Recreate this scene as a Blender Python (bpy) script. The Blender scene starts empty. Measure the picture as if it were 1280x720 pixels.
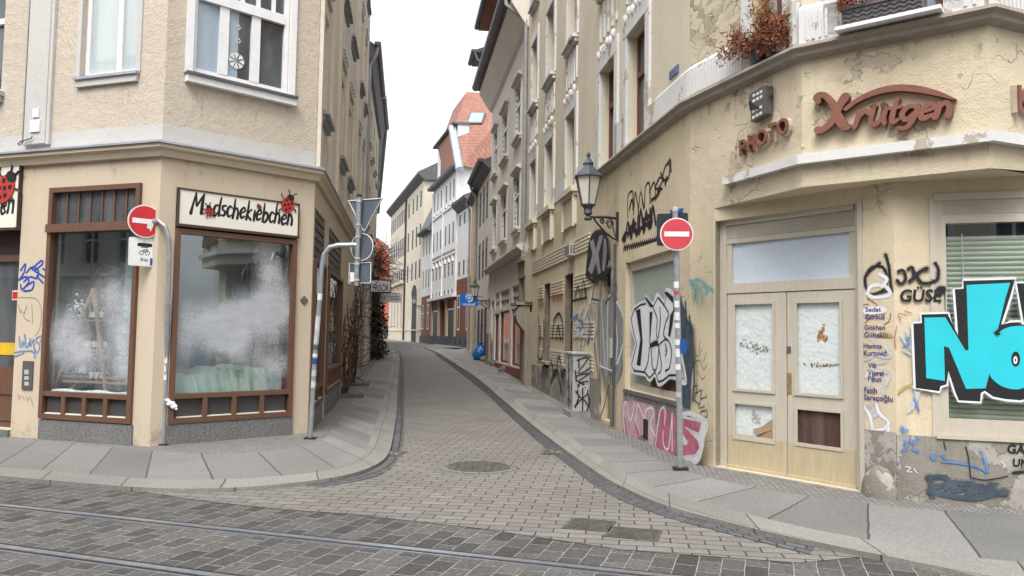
import bpy, bmesh, math, random
from mathutils import Vector, Matrix
from mathutils.geometry import tessellate_polygon
random.seed(7)
scn = bpy.context.scene
col = scn.collection
R = math.radians
# ------------------------------------------------------------------ camera
FPX, EYE, PITCH, ROLL = 980.0, 1.65, 0.0598, 0.0148
cF = Vector((0, math.cos(PITCH), math.sin(PITCH)))
_r0 = Vector((1, 0, 0)); _u0 = _r0.cross(cF)
cR = _r0*math.cos(ROLL) + _u0*math.sin(ROLL); cU = cR.cross(cF)
CAM = Vector((0, 0, EYE))
cd = bpy.data.cameras.new('camera'); cam = bpy.data.objects.new('camera', cd); col.objects.link(cam)
cd.sensor_width = 36.0; cd.lens = FPX*36/1280; cd.clip_start = .05; cd.clip_end = 3000
cam.matrix_world = Matrix(((cR.x, cU.x, -cF.x, CAM.x), (cR.y, cU.y, -cF.y, CAM.y), (cR.z, cU.z, -cF.z, CAM.z), (0, 0, 0, 1)))
scn.camera = cam
# ------------------------------------------------------------------ light
w = bpy.data.worlds.new('World'); scn.world = w; w.use_nodes = True
nt = w.node_tree; bg = nt.nodes['Background']
sky = nt.nodes.new('ShaderNodeTexSky'); sky.sky_type = 'NISHITA'; sky.sun_disc = False
SUN_EL, SUN_AZ = 58, 192            # degrees; azimuth measured clockwise from +Y
sky.sun_elevation = R(SUN_EL); sky.sun_rotation = R(SUN_AZ)
sky.air_density = 1.0; sky.dust_density = 4.0; sky.ozone_density = 1.0
hs = nt.nodes.new('ShaderNodeHueSaturation'); hs.inputs['Saturation'].default_value = .12; hs.inputs['Value'].default_value = 1.75
nt.links.new(sky.outputs[0], hs.inputs['Color']); nt.links.new(hs.outputs[0], bg.inputs['Color'])
bg.inputs['Strength'].default_value = .15
sl = bpy.data.lights.new('sun', 'SUN'); so = bpy.data.objects.new('sun', sl); col.objects.link(so)
sl.energy = 1.15; sl.angle = R(18); sl.color = (1, .96, .9)
sdir = Vector((math.sin(R(SUN_AZ))*math.cos(R(SUN_EL)), math.cos(R(SUN_AZ))*math.cos(R(SUN_EL)), math.sin(R(SUN_EL))))
so.rotation_euler = sdir.to_track_quat('Z', 'Y').to_euler()
scn.view_settings.view_transform = 'Standard'; scn.view_settings.look = 'None'
scn.view_settings.exposure = 0.52; scn.view_settings.gamma = 1.0
scn.view_settings.use_curve_mapping = False
scn.cycles.max_bounces = 6; scn.cycles.transparent_max_bounces = 12

# ------------------------------------------------------------------ helpers
def ray(x, y): return cF*FPX + cR*(x-640) + cU*(360-y)
_HT = [(-50, 0), (14, 0), (17, .03), (21.5, .15), (25, .24), (31, .40), (36, .53), (42, .68), (52, .80), (71, .90), (120, 1.05), (600, 1.2)]
def H(y):
    for (a, za), (b, zb) in zip(_HT, _HT[1:]):
        if y <= b:
            return za + (zb-za)*max(0, (y-a))/(b-a)
    return 1.2
def gp(x, y, dz=0.0):
    d = ray(x, y); z = dz; P = None
    for _ in range(40):
        t = (z-EYE)/d.z if d.z < -1e-6 else 9e9
        P = CAM + d*min(t, 600/d.y*1.0)
        z = z*.5 + (H(P.y)+dz)*.5
    return Vector((P.x, P.y))
class Wall:
    def __init__(s, A, B):
        s.A = Vector(A[:2]); s.B = Vector(B[:2]); s.L = (s.B-s.A).length
        s.t = (s.B-s.A)/s.L; s.n = Vector((s.t.y, -s.t.x))
    def pt(s, u, z, d=0): q = s.A + s.t*u + s.n*d; return Vector((q.x, q.y, z))
    def px(s, x, y, d=0):
        r = ray(x, y); a = s.A + s.n*d
        k = (a - CAM.xy).dot(s.n)/r.xy.dot(s.n); P = CAM + r*k
        return (P.xy-a).dot(s.t), P.z
    def dist(s, x, y): u, z = s.px(x, y); return (s.pt(u, z)-CAM).dot(cF)
    def rect(s, x0, y0, x1, y1, d=0):
        a = s.px(x0, y0, d); b = s.px(x1, y1, d); return a[0], b[0], b[1], a[1]
class MB:
    def __init__(s): s.v = []; s.f = []; s.uv = []; s.mi = []
    def face(s, pts, uv=None, m=0):
        b = len(s.v); s.v += [Vector(p) for p in pts]; s.f.append(tuple(range(b, b+len(pts)))); s.uv.append(uv); s.mi.append(m)
    def hexa(s, p, m=0):           # p: bottom 4 (ccw), top 4
        b = len(s.v); s.v += [Vector(q) for q in p]
        for f in ((3, 2, 1, 0), (4, 5, 6, 7), (0, 1, 5, 4), (1, 2, 6, 5), (2, 3, 7, 6), (3, 0, 4, 7)):
            s.f.append(tuple(b+i for i in f)); s.uv.append(None); s.mi.append(m)
    def box(s, x0, x1, y0, y1, z0, z1, m=0, M=None):
        p = [(x0, y0, z0), (x1, y0, z0), (x1, y1, z0), (x0, y1, z0), (x0, y0, z1), (x1, y0, z1), (x1, y1, z1), (x0, y1, z1)]
        if M is not None: p = [M @ Vector(q) for q in p]
        s.hexa(p, m)
    def wbox(s, W, u0, u1, z0, z1, d0, d1, m=0):
        p = [W.pt(u, z, d) for z in (z0, z1) for (u, d) in ((u0, d1), (u1, d1), (u1, d0), (u0, d0))]
        s.hexa(p, m)
    def wprofile(s, W, u0, u1, prof, ms=0, me=0):   # prof: list of (d,z) swept along u; ms, me: mitre slopes du/dd at the ends
        n = len(prof); b = len(s.v)
        for (d, z) in prof: s.v.append(W.pt(u0+ms*d, z, d))
        for (d, z) in prof: s.v.append(W.pt(u1+me*d, z, d))
        for i in range(n):
            j = (i+1) % n; s.f.append((b+i, b+n+i, b+n+j, b+j)); s.uv.append(None); s.mi.append(0)
        s.f.append(tuple(b+i for i in range(n))); s.uv.append(None); s.mi.append(0)
        s.f.append(tuple(b+n+i for i in reversed(range(n)))); s.uv.append(None); s.mi.append(0)
    def tube(s, pts, r, n=8, m=0, cap=True):
        pts = [Vector(p) for p in pts]; rs = r if isinstance(r, (list, tuple)) else [r]*len(pts)
        b = len(s.v); up = None
        for i, p in enumerate(pts):
            t = (pts[min(i+1, len(pts)-1)] - pts[max(i-1, 0)])
            if t.length < 1e-9: t = Vector((0, 0, 1))
            t.normalize()
            if up is None:
                up = Vector((1, 0, 0)) if abs(t.x) < .8 else Vector((0, 1, 0))
            a = (up - t*up.dot(t)).normalized(); c = t.cross(a); up = a
            for k in range(n):
                q = 2*math.pi*k/n; s.v.append(p + (a*math.cos(q)+c*math.sin(q))*rs[i])
        for i in range(len(pts)-1):
            for k in range(n):
                k2 = (k+1) % n; s.f.append((b+i*n+k, b+i*n+k2, b+(i+1)*n+k2, b+(i+1)*n+k)); s.uv.append(None); s.mi.append(m)
        if cap:
            s.f.append(tuple(b+k for k in reversed(range(n)))); s.uv.append(None); s.mi.append(m)
            e = b+(len(pts)-1)*n; s.f.append(tuple(e+k for k in range(n))); s.uv.append(None); s.mi.append(m)
    def prism(s, pts3, off, m=0):   # planar polygon (3D points) extruded by vector off
        n = len(pts3); b = len(s.v); P = [Vector(p) for p in pts3]
        s.v += P + [p+Vector(off) for p in P]
        for tri in tessellate_polygon([P]):
            s.f.append(tuple(b+i for i in tri)); s.uv.append(None); s.mi.append(m)
            s.f.append(tuple(b+n+i for i in reversed(tri))); s.uv.append(None); s.mi.append(m)
        for i in range(n):
            j = (i+1) % n; s.f.append((b+i, b+j, b+n+j, b+n+i)); s.uv.append(None); s.mi.append(m)
    def ell(s, c, rx, ry, rz, nu=12, nv=8, M=None, m=0, jit=0):
        b = len(s.v)
        for i in range(nv+1):
            th = math.pi*i/nv
            for k in range(nu):
                ph = 2*math.pi*k/nu
                q = Vector((rx*math.sin(th)*math.cos(ph), ry*math.sin(th)*math.sin(ph), rz*math.cos(th)))*(1+random.uniform(-jit, jit))
                if M is not None: q = M @ q
                s.v.append(Vector(c)+q)
        for i in range(nv):
            for k in range(nu):
                k2 = (k+1) % nu; s.f.append((b+i*nu+k, b+(i+1)*nu+k, b+(i+1)*nu+k2, b+i*nu+k2)); s.uv.append(None); s.mi.append(m)
    def lathe(s, c, prof, n=12, m=0, ang0=0, axis=None):
        b = len(s.v); c = Vector(c)
        for (r, z) in prof:
            for k in range(n):
                a = ang0+2*math.pi*k/n; q = Vector((r*math.cos(a), r*math.sin(a), z))
                s.v.append(c+(axis @ q if axis is not None else q))
        for i in range(len(prof)-1):
            for k in range(n):
                k2 = (k+1) % n; s.f.append((b+i*n+k, b+i*n+k2, b+(i+1)*n+k2, b+(i+1)*n+k)); s.uv.append(None); s.mi.append(m)
        s.f.append(tuple(b+k for k in reversed(range(n)))); s.uv.append(None); s.mi.append(m)
        e = b+(len(prof)-1)*n; s.f.append(tuple(e+k for k in range(n))); s.uv.append(None); s.mi.append(m)
    def pieces(s):
        """loose pieces that stand well apart, as lists of face numbers"""
        par = list(range(len(s.v)))
        def find(a):
            while par[a] != a: par[a] = par[par[a]]; a = par[a]
            return a
        for f in s.f:
            r = find(f[0])
            for i in f[1:]: par[find(i)] = r
        isl = {}
        for k, f in enumerate(s.f): isl.setdefault(find(f[0]), []).append(k)
        isl = list(isl.values())
        if len(isl) < 2 or len(isl) > 300: return [list(range(len(s.f)))]
        bb = []
        for fs in isl:
            P = [s.v[i] for k in fs for i in s.f[k]]; bb.append([(min(p[j] for p in P), max(p[j] for p in P)) for j in range(3)])
        sz = [max(b[j][1]-b[j][0] for j in range(3)) for b in bb]; g = list(range(len(isl)))
        def fg(a):
            while g[a] != a: a = g[a]
            return a
        for i in range(len(isl)):
            for j in range(i):
                gap = math.sqrt(sum(max(0, bb[i][k][0]-bb[j][k][1], bb[j][k][0]-bb[i][k][1])**2 for k in range(3)))
                if gap <= max(.02, .5*max(sz[i], sz[j]))*.98: g[fg(i)] = fg(j)
        out = {}
        for i, fs in enumerate(isl): out.setdefault(fg(i), []).extend(fs)
        return sorted(out.values(), key=len, reverse=True)
    def sub(s, fs):
        q = MB(); mp = {}
        for k in fs:
            ids = []
            for i in s.f[k]:
                if i not in mp: mp[i] = len(q.v); q.v.append(s.v[i])
                ids.append(mp[i])
            q.f.append(tuple(ids)); q.uv.append(s.uv[k]); q.mi.append(s.mi[k])
        return q
    def build(s, name, mats, parent=None, smooth=False, fix=True, bevel=0, split=True):
        o_ = worg(parent)
        if split and parent is not None and 'foliage' not in name:
            ps = s.pieces()
            if 1 < len(ps) <= 24:
                return [s.sub(f).build(name, mats, parent, smooth, fix, bevel, False) for f in ps][0]
        me = bpy.data.meshes.new(name); me.from_pydata([v-o_ for v in s.v], [], s.f)
        mats = mats if isinstance(mats, (list, tuple)) else [mats]
        for m in mats: me.materials.append(m)
        for p, k in zip(me.polygons, s.mi): p.material_index = k; p.use_smooth = smooth
        if any(u is not None for u in s.uv):
            lay = me.uv_layers.new(name='UVMap')
            for p, u in zip(me.polygons, s.uv):
                if u is not None:
                    for li, q in zip(p.loop_indices, u): lay.data[li].uv = q
        if fix or bevel:
            bm = bmesh.new(); bm.from_mesh(me)
            if bevel:
                bmesh.ops.remove_doubles(bm, verts=bm.verts, dist=1e-5)
                bmesh.ops.bevel(bm, geom=list(bm.edges), offset=bevel, segments=2, affect='EDGES', profile=.5)
            bmesh.ops.recalc_face_normals(bm, faces=bm.faces)
            bm.to_mesh(me); bm.free()
        me.update()
        o = bpy.data.objects.new(name, me); col.objects.link(o)
        if parent is not None: o.parent = parent; ORG[o.name] = o_
        return o
ORG = {}
def worg(o): return Vector((0, 0, 0)) if o is None else ORG.get(o.name, Vector((0, 0, 0)))
def tag(o, label=None, cat=None, group=None, kind=None):
    if label: o['label'] = label
    if cat: o['category'] = cat
    if group: o['group'] = group
    if kind: o['kind'] = kind
    return o
def thing(name, loc, label, cat, group=None):
    e = bpy.data.objects.new(name, None); col.objects.link(e); e.location = loc; e.empty_display_size = .1
    ORG[e.name] = Vector(loc); return tag(e, label, cat, group)
def structure(o, label=None, cat=None): return tag(o, label, cat, kind='structure')

# ------------------------------------------------------------------ materials
def newmat(name):
    m = bpy.data.materials.new(name); m.use_nodes = True
    return m, m.node_tree, m.node_tree.nodes['Principled BSDF']
class N:
    def __init__(s, nt): s.nt = nt
    def __call__(s, t, **k):
        n = s.nt.nodes.new('ShaderNode'+t)
        for a, v in k.items():
            if a in n.inputs.keys(): n.inputs[a].default_value = v
            else: setattr(n, a, v)
        return n
    def ln(s, a, b): s.nt.links.new(a, b)
    def coord(s, scale=(1, 1, 1), kind='Object', rot=0):
        t = s('TexCoord'); m = s('Mapping'); m.inputs['Scale'].default_value = scale; m.inputs['Rotation'].default_value = (0, 0, rot)
        s.ln(t.outputs[kind], m.inputs['Vector']); return m.outputs[0]
    def noise(s, vec, scale, detail=4, rough=.55):
        n = s('TexNoise'); n.inputs['Scale'].default_value = scale; n.inputs['Detail'].default_value = detail; n.inputs['Roughness'].default_value = rough
        if vec is not None: s.ln(vec, n.inputs['Vector'])
        return n.outputs['Fac']
    def ramp(s, fac, a, b, ca=(0, 0, 0, 1), cb=(1, 1, 1, 1)):
        n = s('ValToRGB'); e = n.color_ramp.elements; e[0].position = a; e[1].position = b; e[0].color = ca; e[1].color = cb
        s.ln(fac, n.inputs[0]); return n.outputs[0]
    def mix(s, fac, a, b, mode='MIX'):
        n = s('MixRGB'); n.blend_type = mode
        for i, v in ((0, fac), (1, a), (2, b)):
            if isinstance(v, (int, float)): n.inputs[i].default_value = v
            elif isinstance(v, tuple): n.inputs[i].default_value = v if len(v) == 4 else (*v, 1)
            else: s.ln(v, n.inputs[i])
        return n.outputs[0]
    def math(s, op, a, b=0.0):
        n = s('Math'); n.operation = op
        for i, v in ((0, a), (1, b)):
            if isinstance(v, (int, float)): n.inputs[i].default_value = v
            else: s.ln(v, n.inputs[i])
        return n.outputs[0]
    def bump(s, h, strength, dist=.01):
        n = s('Bump'); n.inputs['Strength'].default_value = strength; n.inputs['Distance'].default_value = dist
        s.ln(h, n.inputs['Height']); return n.outputs[0]
def sc(c, k): return tuple(min(1, x*k) for x in c)
def M(name, c, rough=.75, var=.12, scale=6, metal=0, bump=0, bs=80, spec=.35):
    m, nt, p = newmat(name); n = N(nt)
    v = n.coord()
    if var:
        f = n.noise(v, scale, 5); cc = n.mix(n.ramp(f, .3, .7), sc(c, 1-var), sc(c, 1+var)); n.ln(cc, p.inputs['Base Color'])
    else: p.inputs['Base Color'].default_value = (*c, 1)
    p.inputs['Roughness'].default_value = rough; p.inputs['Metallic'].default_value = metal; p.inputs['Specular IOR Level'].default_value = spec
    if bump: n.ln(n.bump(n.noise(v, bs, 4), bump, .01), p.inputs['Normal'])
    return m
def plaster(name, c, stain, var=.12, streak=.35, grain=60, bump=.3, peel=0, peelc=(.33, .29, .23), fine=.06, crack=0):
    """rendered wall: broad tone drift, vertical rain streaks, fine grain, optional peeling patches"""
    m, nt, p = newmat(name); n = N(nt); v = n.coord()
    f = n.noise(v, .9, 6, .6)
    base = n.mix(n.ramp(f, .3, .72), sc(c, 1-var), sc(c, 1+var*.6))
    sv = n.coord((5, 5, .35)); sf = n.noise(sv, 1.3, 5, .6)
    base = n.mix(n.math('MULTIPLY', n.ramp(sf, .52, .8), streak), base, stain)
    blot = n.noise(v, 3.1, 8, .7)
    base = n.mix(n.math('MULTIPLY', n.ramp(blot, .58, .75), streak*.8), base, stain)
    g = n.noise(v, grain, 3)
    base = n.mix(fine*4, base, n.mix(n.ramp(g, .35, .65), sc(c, .8), sc(c, 1.12)))
    h = n.math('ADD', n.math('MULTIPLY', g, .5), n.math('MULTIPLY', n.noise(v, 7, 6), 1.0))
    if peel:
        pf = n.ramp(n.noise(v, 2.3, 9, .66), .61-peel*.12, .625-peel*.12)
        base = n.mix(pf, base, n.mix(n.noise(v, 12, 5), sc(peelc, .75), sc(peelc, 1.25)))
        h = n.math('SUBTRACT', h, n.math('MULTIPLY', pf, .9))
    if crack:
        ad = n('VectorMath'); ad.operation = 'ADD'; nz = n('TexNoise'); nz.inputs['Scale'].default_value = 1.7; nz.inputs['Detail'].default_value = 7; n.ln(v, nz.inputs['Vector'])
        n.ln(v, ad.inputs[0]); n.ln(nz.outputs['Color'], ad.inputs[1])
        vo = n('TexVoronoi'); vo.feature = 'DISTANCE_TO_EDGE'; vo.inputs['Scale'].default_value = 1.1; n.ln(ad.outputs[0], vo.inputs['Vector'])
        ck = n.math('MULTIPLY', n.ramp(vo.outputs['Distance'], .002, .011, (1, 1, 1, 1), (0, 0, 0, 1)), n.ramp(n.noise(v, 1.3, 4), .5, .62))
        base = n.mix(n.math('MULTIPLY', ck, crack), base, sc(stain, .4)); h = n.math('SUBTRACT', h, n.math('MULTIPLY', ck, .6))
    n.ln(base, p.inputs['Base Color']); p.inputs['Roughness'].default_value = .9; p.inputs['Specular IOR Level'].default_value = .2
    n.ln(n.bump(h, bump, .02), p.inputs['Normal'])
    return m
def cracked(name, c, crackc, patch):
    """plaster with alligatored, flaking paint"""
    m, nt, p = newmat(name); n = N(nt); v = n.coord((1, 1, 1.6))
    wv = n('MixRGB'); wv.blend_type = 'ADD'; wv.inputs[0].default_value = .35
    nz = n('TexNoise'); nz.inputs['Scale'].default_value = 2.2; nz.inputs['Detail'].default_value = 6; n.ln(v, nz.inputs['Vector'])
    n.ln(v, wv.inputs[1]); n.ln(nz.outputs['Color'], wv.inputs[2])
    vo = n('TexVoronoi'); vo.feature = 'DISTANCE_TO_EDGE'; vo.inputs['Scale'].default_value = 5.5; n.ln(wv.outputs[0], vo.inputs['Vector'])
    vo2 = n('TexVoronoi'); vo2.inputs['Scale'].default_value = 5.5; n.ln(wv.outputs[0], vo2.inputs['Vector'])
    sep = n('SeparateColor'); n.ln(vo2.outputs['Color'], sep.inputs[0])
    area = n.ramp(n.noise(n.coord(), 1.1, 4), .42, .55)
    crack = n.math('MULTIPLY', n.ramp(vo.outputs['Distance'], 0, .035, (1, 1, 1, 1), (0, 0, 0, 1)), n.ramp(n.noise(v, 3, 4), .38, .6))
    fl = n.math('MULTIPLY', n.ramp(sep.outputs[0], .62, .64), area)
    base = n.mix(n.noise(v, 1.2, 6), sc(c, .85), sc(c, 1.1))
    base = n.mix(fl, base, n.mix(n.noise(v, 9, 6), sc(patch, .7), sc(patch, 1.2)))
    base = n.mix(n.math('MULTIPLY', crack, .85), base, crackc)
    n.ln(base, p.inputs['Base Color']); p.inputs['Roughness'].default_value = .9
    h = n.math('SUBTRACT', n.math('MULTIPLY', n.noise(v, 14, 5), .5), n.math('ADD', crack, n.math('MULTIPLY', fl, .6)))
    n.ln(n.bump(h, .7, .02), p.inputs['Normal']); return m
def bricks(name, c1, c2, mort, bw, bh, ms, kind='Object', rot=0, off=.5, rough=.75, bump=.6, speck=0.1, var=.25, dirt=None, squash=1.0, patchy=.5, spec=.3, msm=.3, bd=.012, gum=0, tex=0):
    m, nt, p = newmat(name); n = N(nt); v = n.coord((1, 1, 1), kind, rot)
    wn = n('TexNoise'); wn.inputs['Scale'].default_value = 3.0; wn.inputs['Detail'].default_value = 2; n.ln(v, wn.inputs['Vector'])
    dv = n('VectorMath'); dv.operation = 'SCALE'; dv.inputs['Scale'].default_value = min(bh, .2)*.16; n.ln(wn.outputs['Color'], dv.inputs[0])
    av = n('VectorMath'); av.operation = 'ADD'; n.ln(v, av.inputs[0]); n.ln(dv.outputs[0], av.inputs[1])
    b = n('TexBrick'); n.ln(av.outputs[0], b.inputs['Vector']); b.offset = off; b.squash = squash
    b.inputs['Scale'].default_value = 1; b.inputs['Brick Width'].default_value = bw; b.inputs['Row Height'].default_value = bh
    b.inputs['Mortar Size'].default_value = ms; b.inputs['Mortar Smooth'].default_value = .3; b.inputs['Bias'].default_value = 0
    b.inputs['Color1'].default_value = (*c1, 1); b.inputs['Color2'].default_value = (*c2, 1); b.inputs['Mortar'].default_value = (*mort, 1)
    b.inputs['Mortar Smooth'].default_value = msm
    big = n.noise(v, .7, 5, .6); sp = n.noise(v, 90, 3); mid = n.noise(v, 9, 5)
    cc = n.mix(patchy, b.outputs['Color'], n.ramp(big, .3, .7, (1-var,)*3+(1,), (1+var*.4,)*3+(1,)), 'MULTIPLY')
    cc = n.mix(.5, cc, n.ramp(sp, .3, .7, (1-speck*2,)*3+(1,), (1+speck,)*3+(1,)), 'MULTIPLY')
    if dirt: cc = n.mix(n.math('MULTIPLY', n.ramp(n.noise(v, 1.7, 8, .7), .55, .75), .5), cc, dirt)
    if tex: cc = n.mix(tex, cc, n.ramp(n.noise(v, 26, 6, .7), .32, .68, (.45, .45, .45, 1), (1.5, 1.5, 1.5, 1)), 'MULTIPLY')
    if gum:
        vo = n('TexVoronoi'); vo.inputs['Scale'].default_value = 2.6; n.ln(v, vo.inputs['Vector'])
        cc = n.mix(n.math('MULTIPLY', n.ramp(vo.outputs['Distance'], .05, .075, (1, 1, 1, 1), (0, 0, 0, 1)), gum), cc, sc(c1, .45))
    n.ln(cc, p.inputs['Base Color'])
    p.inputs['Roughness'].default_value = rough; p.inputs['Specular IOR Level'].default_value = spec
    h = n.math('ADD', n.math('MULTIPLY', b.outputs['Fac'], -1.0), n.math('MULTIPLY', mid, .35))
    n.ln(n.bump(h, bump, bd), p.inputs['Normal']); return m
def granite(name, c, scale=55):
    m, nt, p = newmat(name); n = N(nt); v = n.coord()
    a = n.ramp(n.noise(v, scale, 2, .7), .35, .65, (*sc(c, .5), 1), (*sc(c, 1.5), 1))
    a = n.mix(.4, a, n.ramp(n.noise(v, 2, 5), .3, .7, (.75, .75, .75, 1), (1.1, 1.1, 1.1, 1)), 'MULTIPLY')
    n.ln(a, p.inputs['Base Color']); p.inputs['Roughness'].default_value = .55; return m
def wood(name, c, rough=.5, along=(7, 7, 1.2), k=.12):
    m, nt, p = newmat(name); n = N(nt); v = n.coord(along)
    f = n.noise(v, 3, 6, .6)
    n.ln(n.mix(n.ramp(f, .3, .7), sc(c, 1-k), sc(c, 1+k*.8)), p.inputs['Base Color'])
    p.inputs['Roughness'].default_value = rough; return m
def pane_mat(name, c, rough=.04, spec=.6, c2=None, scale=1.2):
    m, nt, p = newmat(name); n = N(nt)
    if c2: n.ln(n.mix(n.ramp(n.noise(n.coord((2.2, 2.2, .5)), scale, 3), .38, .62), c, c2), p.inputs['Base Color'])
    else: p.inputs['Base Color'].default_value = (*c, 1)
    p.inputs['Roughness'].default_value = rough; p.inputs['Specular IOR Level'].default_value = spec
    p.inputs['Coat Weight'].default_value = 0.3; p.inputs['Coat Roughness'].default_value = .02
    v = n.coord(); n.ln(n.bump(n.noise(v, 2.0, 2), .04, .02), p.inputs['Normal']); return m
def glass_mat(name, tint=(.9, .95, .95), refl=.09, frost=None, frostc=(.52, .54, .58), grain=95):
    """clear glass; frost = list of (u,v,ru,rv,strength) sprayed snow blobs in pane UV"""
    m, nt, p = newmat(name); n = N(nt); out = nt.nodes['Material Output']
    nt.nodes.remove(p)
    tr = n('BsdfTransparent'); tr.inputs[0].default_value = (*tint, 1)
    gl = n('BsdfGlossy'); gl.inputs['Roughness'].default_value = .02; gl.inputs[0].default_value = (.9, .95, 1, 1)
    fr = n('LayerWeight'); fr.inputs[0].default_value = .5
    fac = n.math('ADD', n.math('MULTIPLY', n.math('POWER', fr.outputs['Facing'], 4.0), .8), refl)
    mx = n('MixShader'); n.ln(fac, mx.inputs[0]); n.ln(tr.outputs[0], mx.inputs[1]); n.ln(gl.outputs[0], mx.inputs[2])
    last = mx
    if frost:
        uv = n.coord(kind='UV'); sepn = n('SeparateXYZ'); n.ln(uv, sepn.inputs[0])
        wob = n.noise(uv, 5, 6, .65); tot = None
        for (bu, bv, ru, rv, st) in frost:
            dx = n.math('DIVIDE', n.math('SUBTRACT', sepn.outputs[0], bu), ru); dy = n.math('DIVIDE', n.math('SUBTRACT', sepn.outputs[1], bv), rv)
            d2 = n.math('ADD', n.math('MULTIPLY', dx, dx), n.math('MULTIPLY', dy, dy))
            g = n.math('MULTIPLY', n.math('POWER', 2.718, n.math('MULTIPLY', d2, -1.0)), st)
            tot = g if tot is None else n.math('ADD', tot, g)
        tot = n.math('MULTIPLY', tot, n.math('ADD', n.math('MULTIPLY', wob, 1.3), .35))
        sp = n.noise(n.coord(), grain, 3, .7)
        f = n.ramp(n.math('ADD', n.math('MULTIPLY', tot, .75), n.math('MULTIPLY', n.math('SUBTRACT', sp, .5), 1.7)), .16, 1.0)
        f = n.math('MULTIPLY', f, n.math('ADD', .42, n.math('MULTIPLY', n.noise(n.coord((1, 1, 3)), 4, 6, .65), .52)))
        df = n('BsdfDiffuse'); df.inputs[0].default_value = (*frostc, 1)
        m2 = n('MixShader'); n.ln(f, m2.inputs[0]); n.ln(mx.outputs[0], m2.inputs[1]); n.ln(df.outputs[0], m2.inputs[2]); last = m2
    n.ln(last.outputs[0], out.inputs[0]); return m
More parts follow.
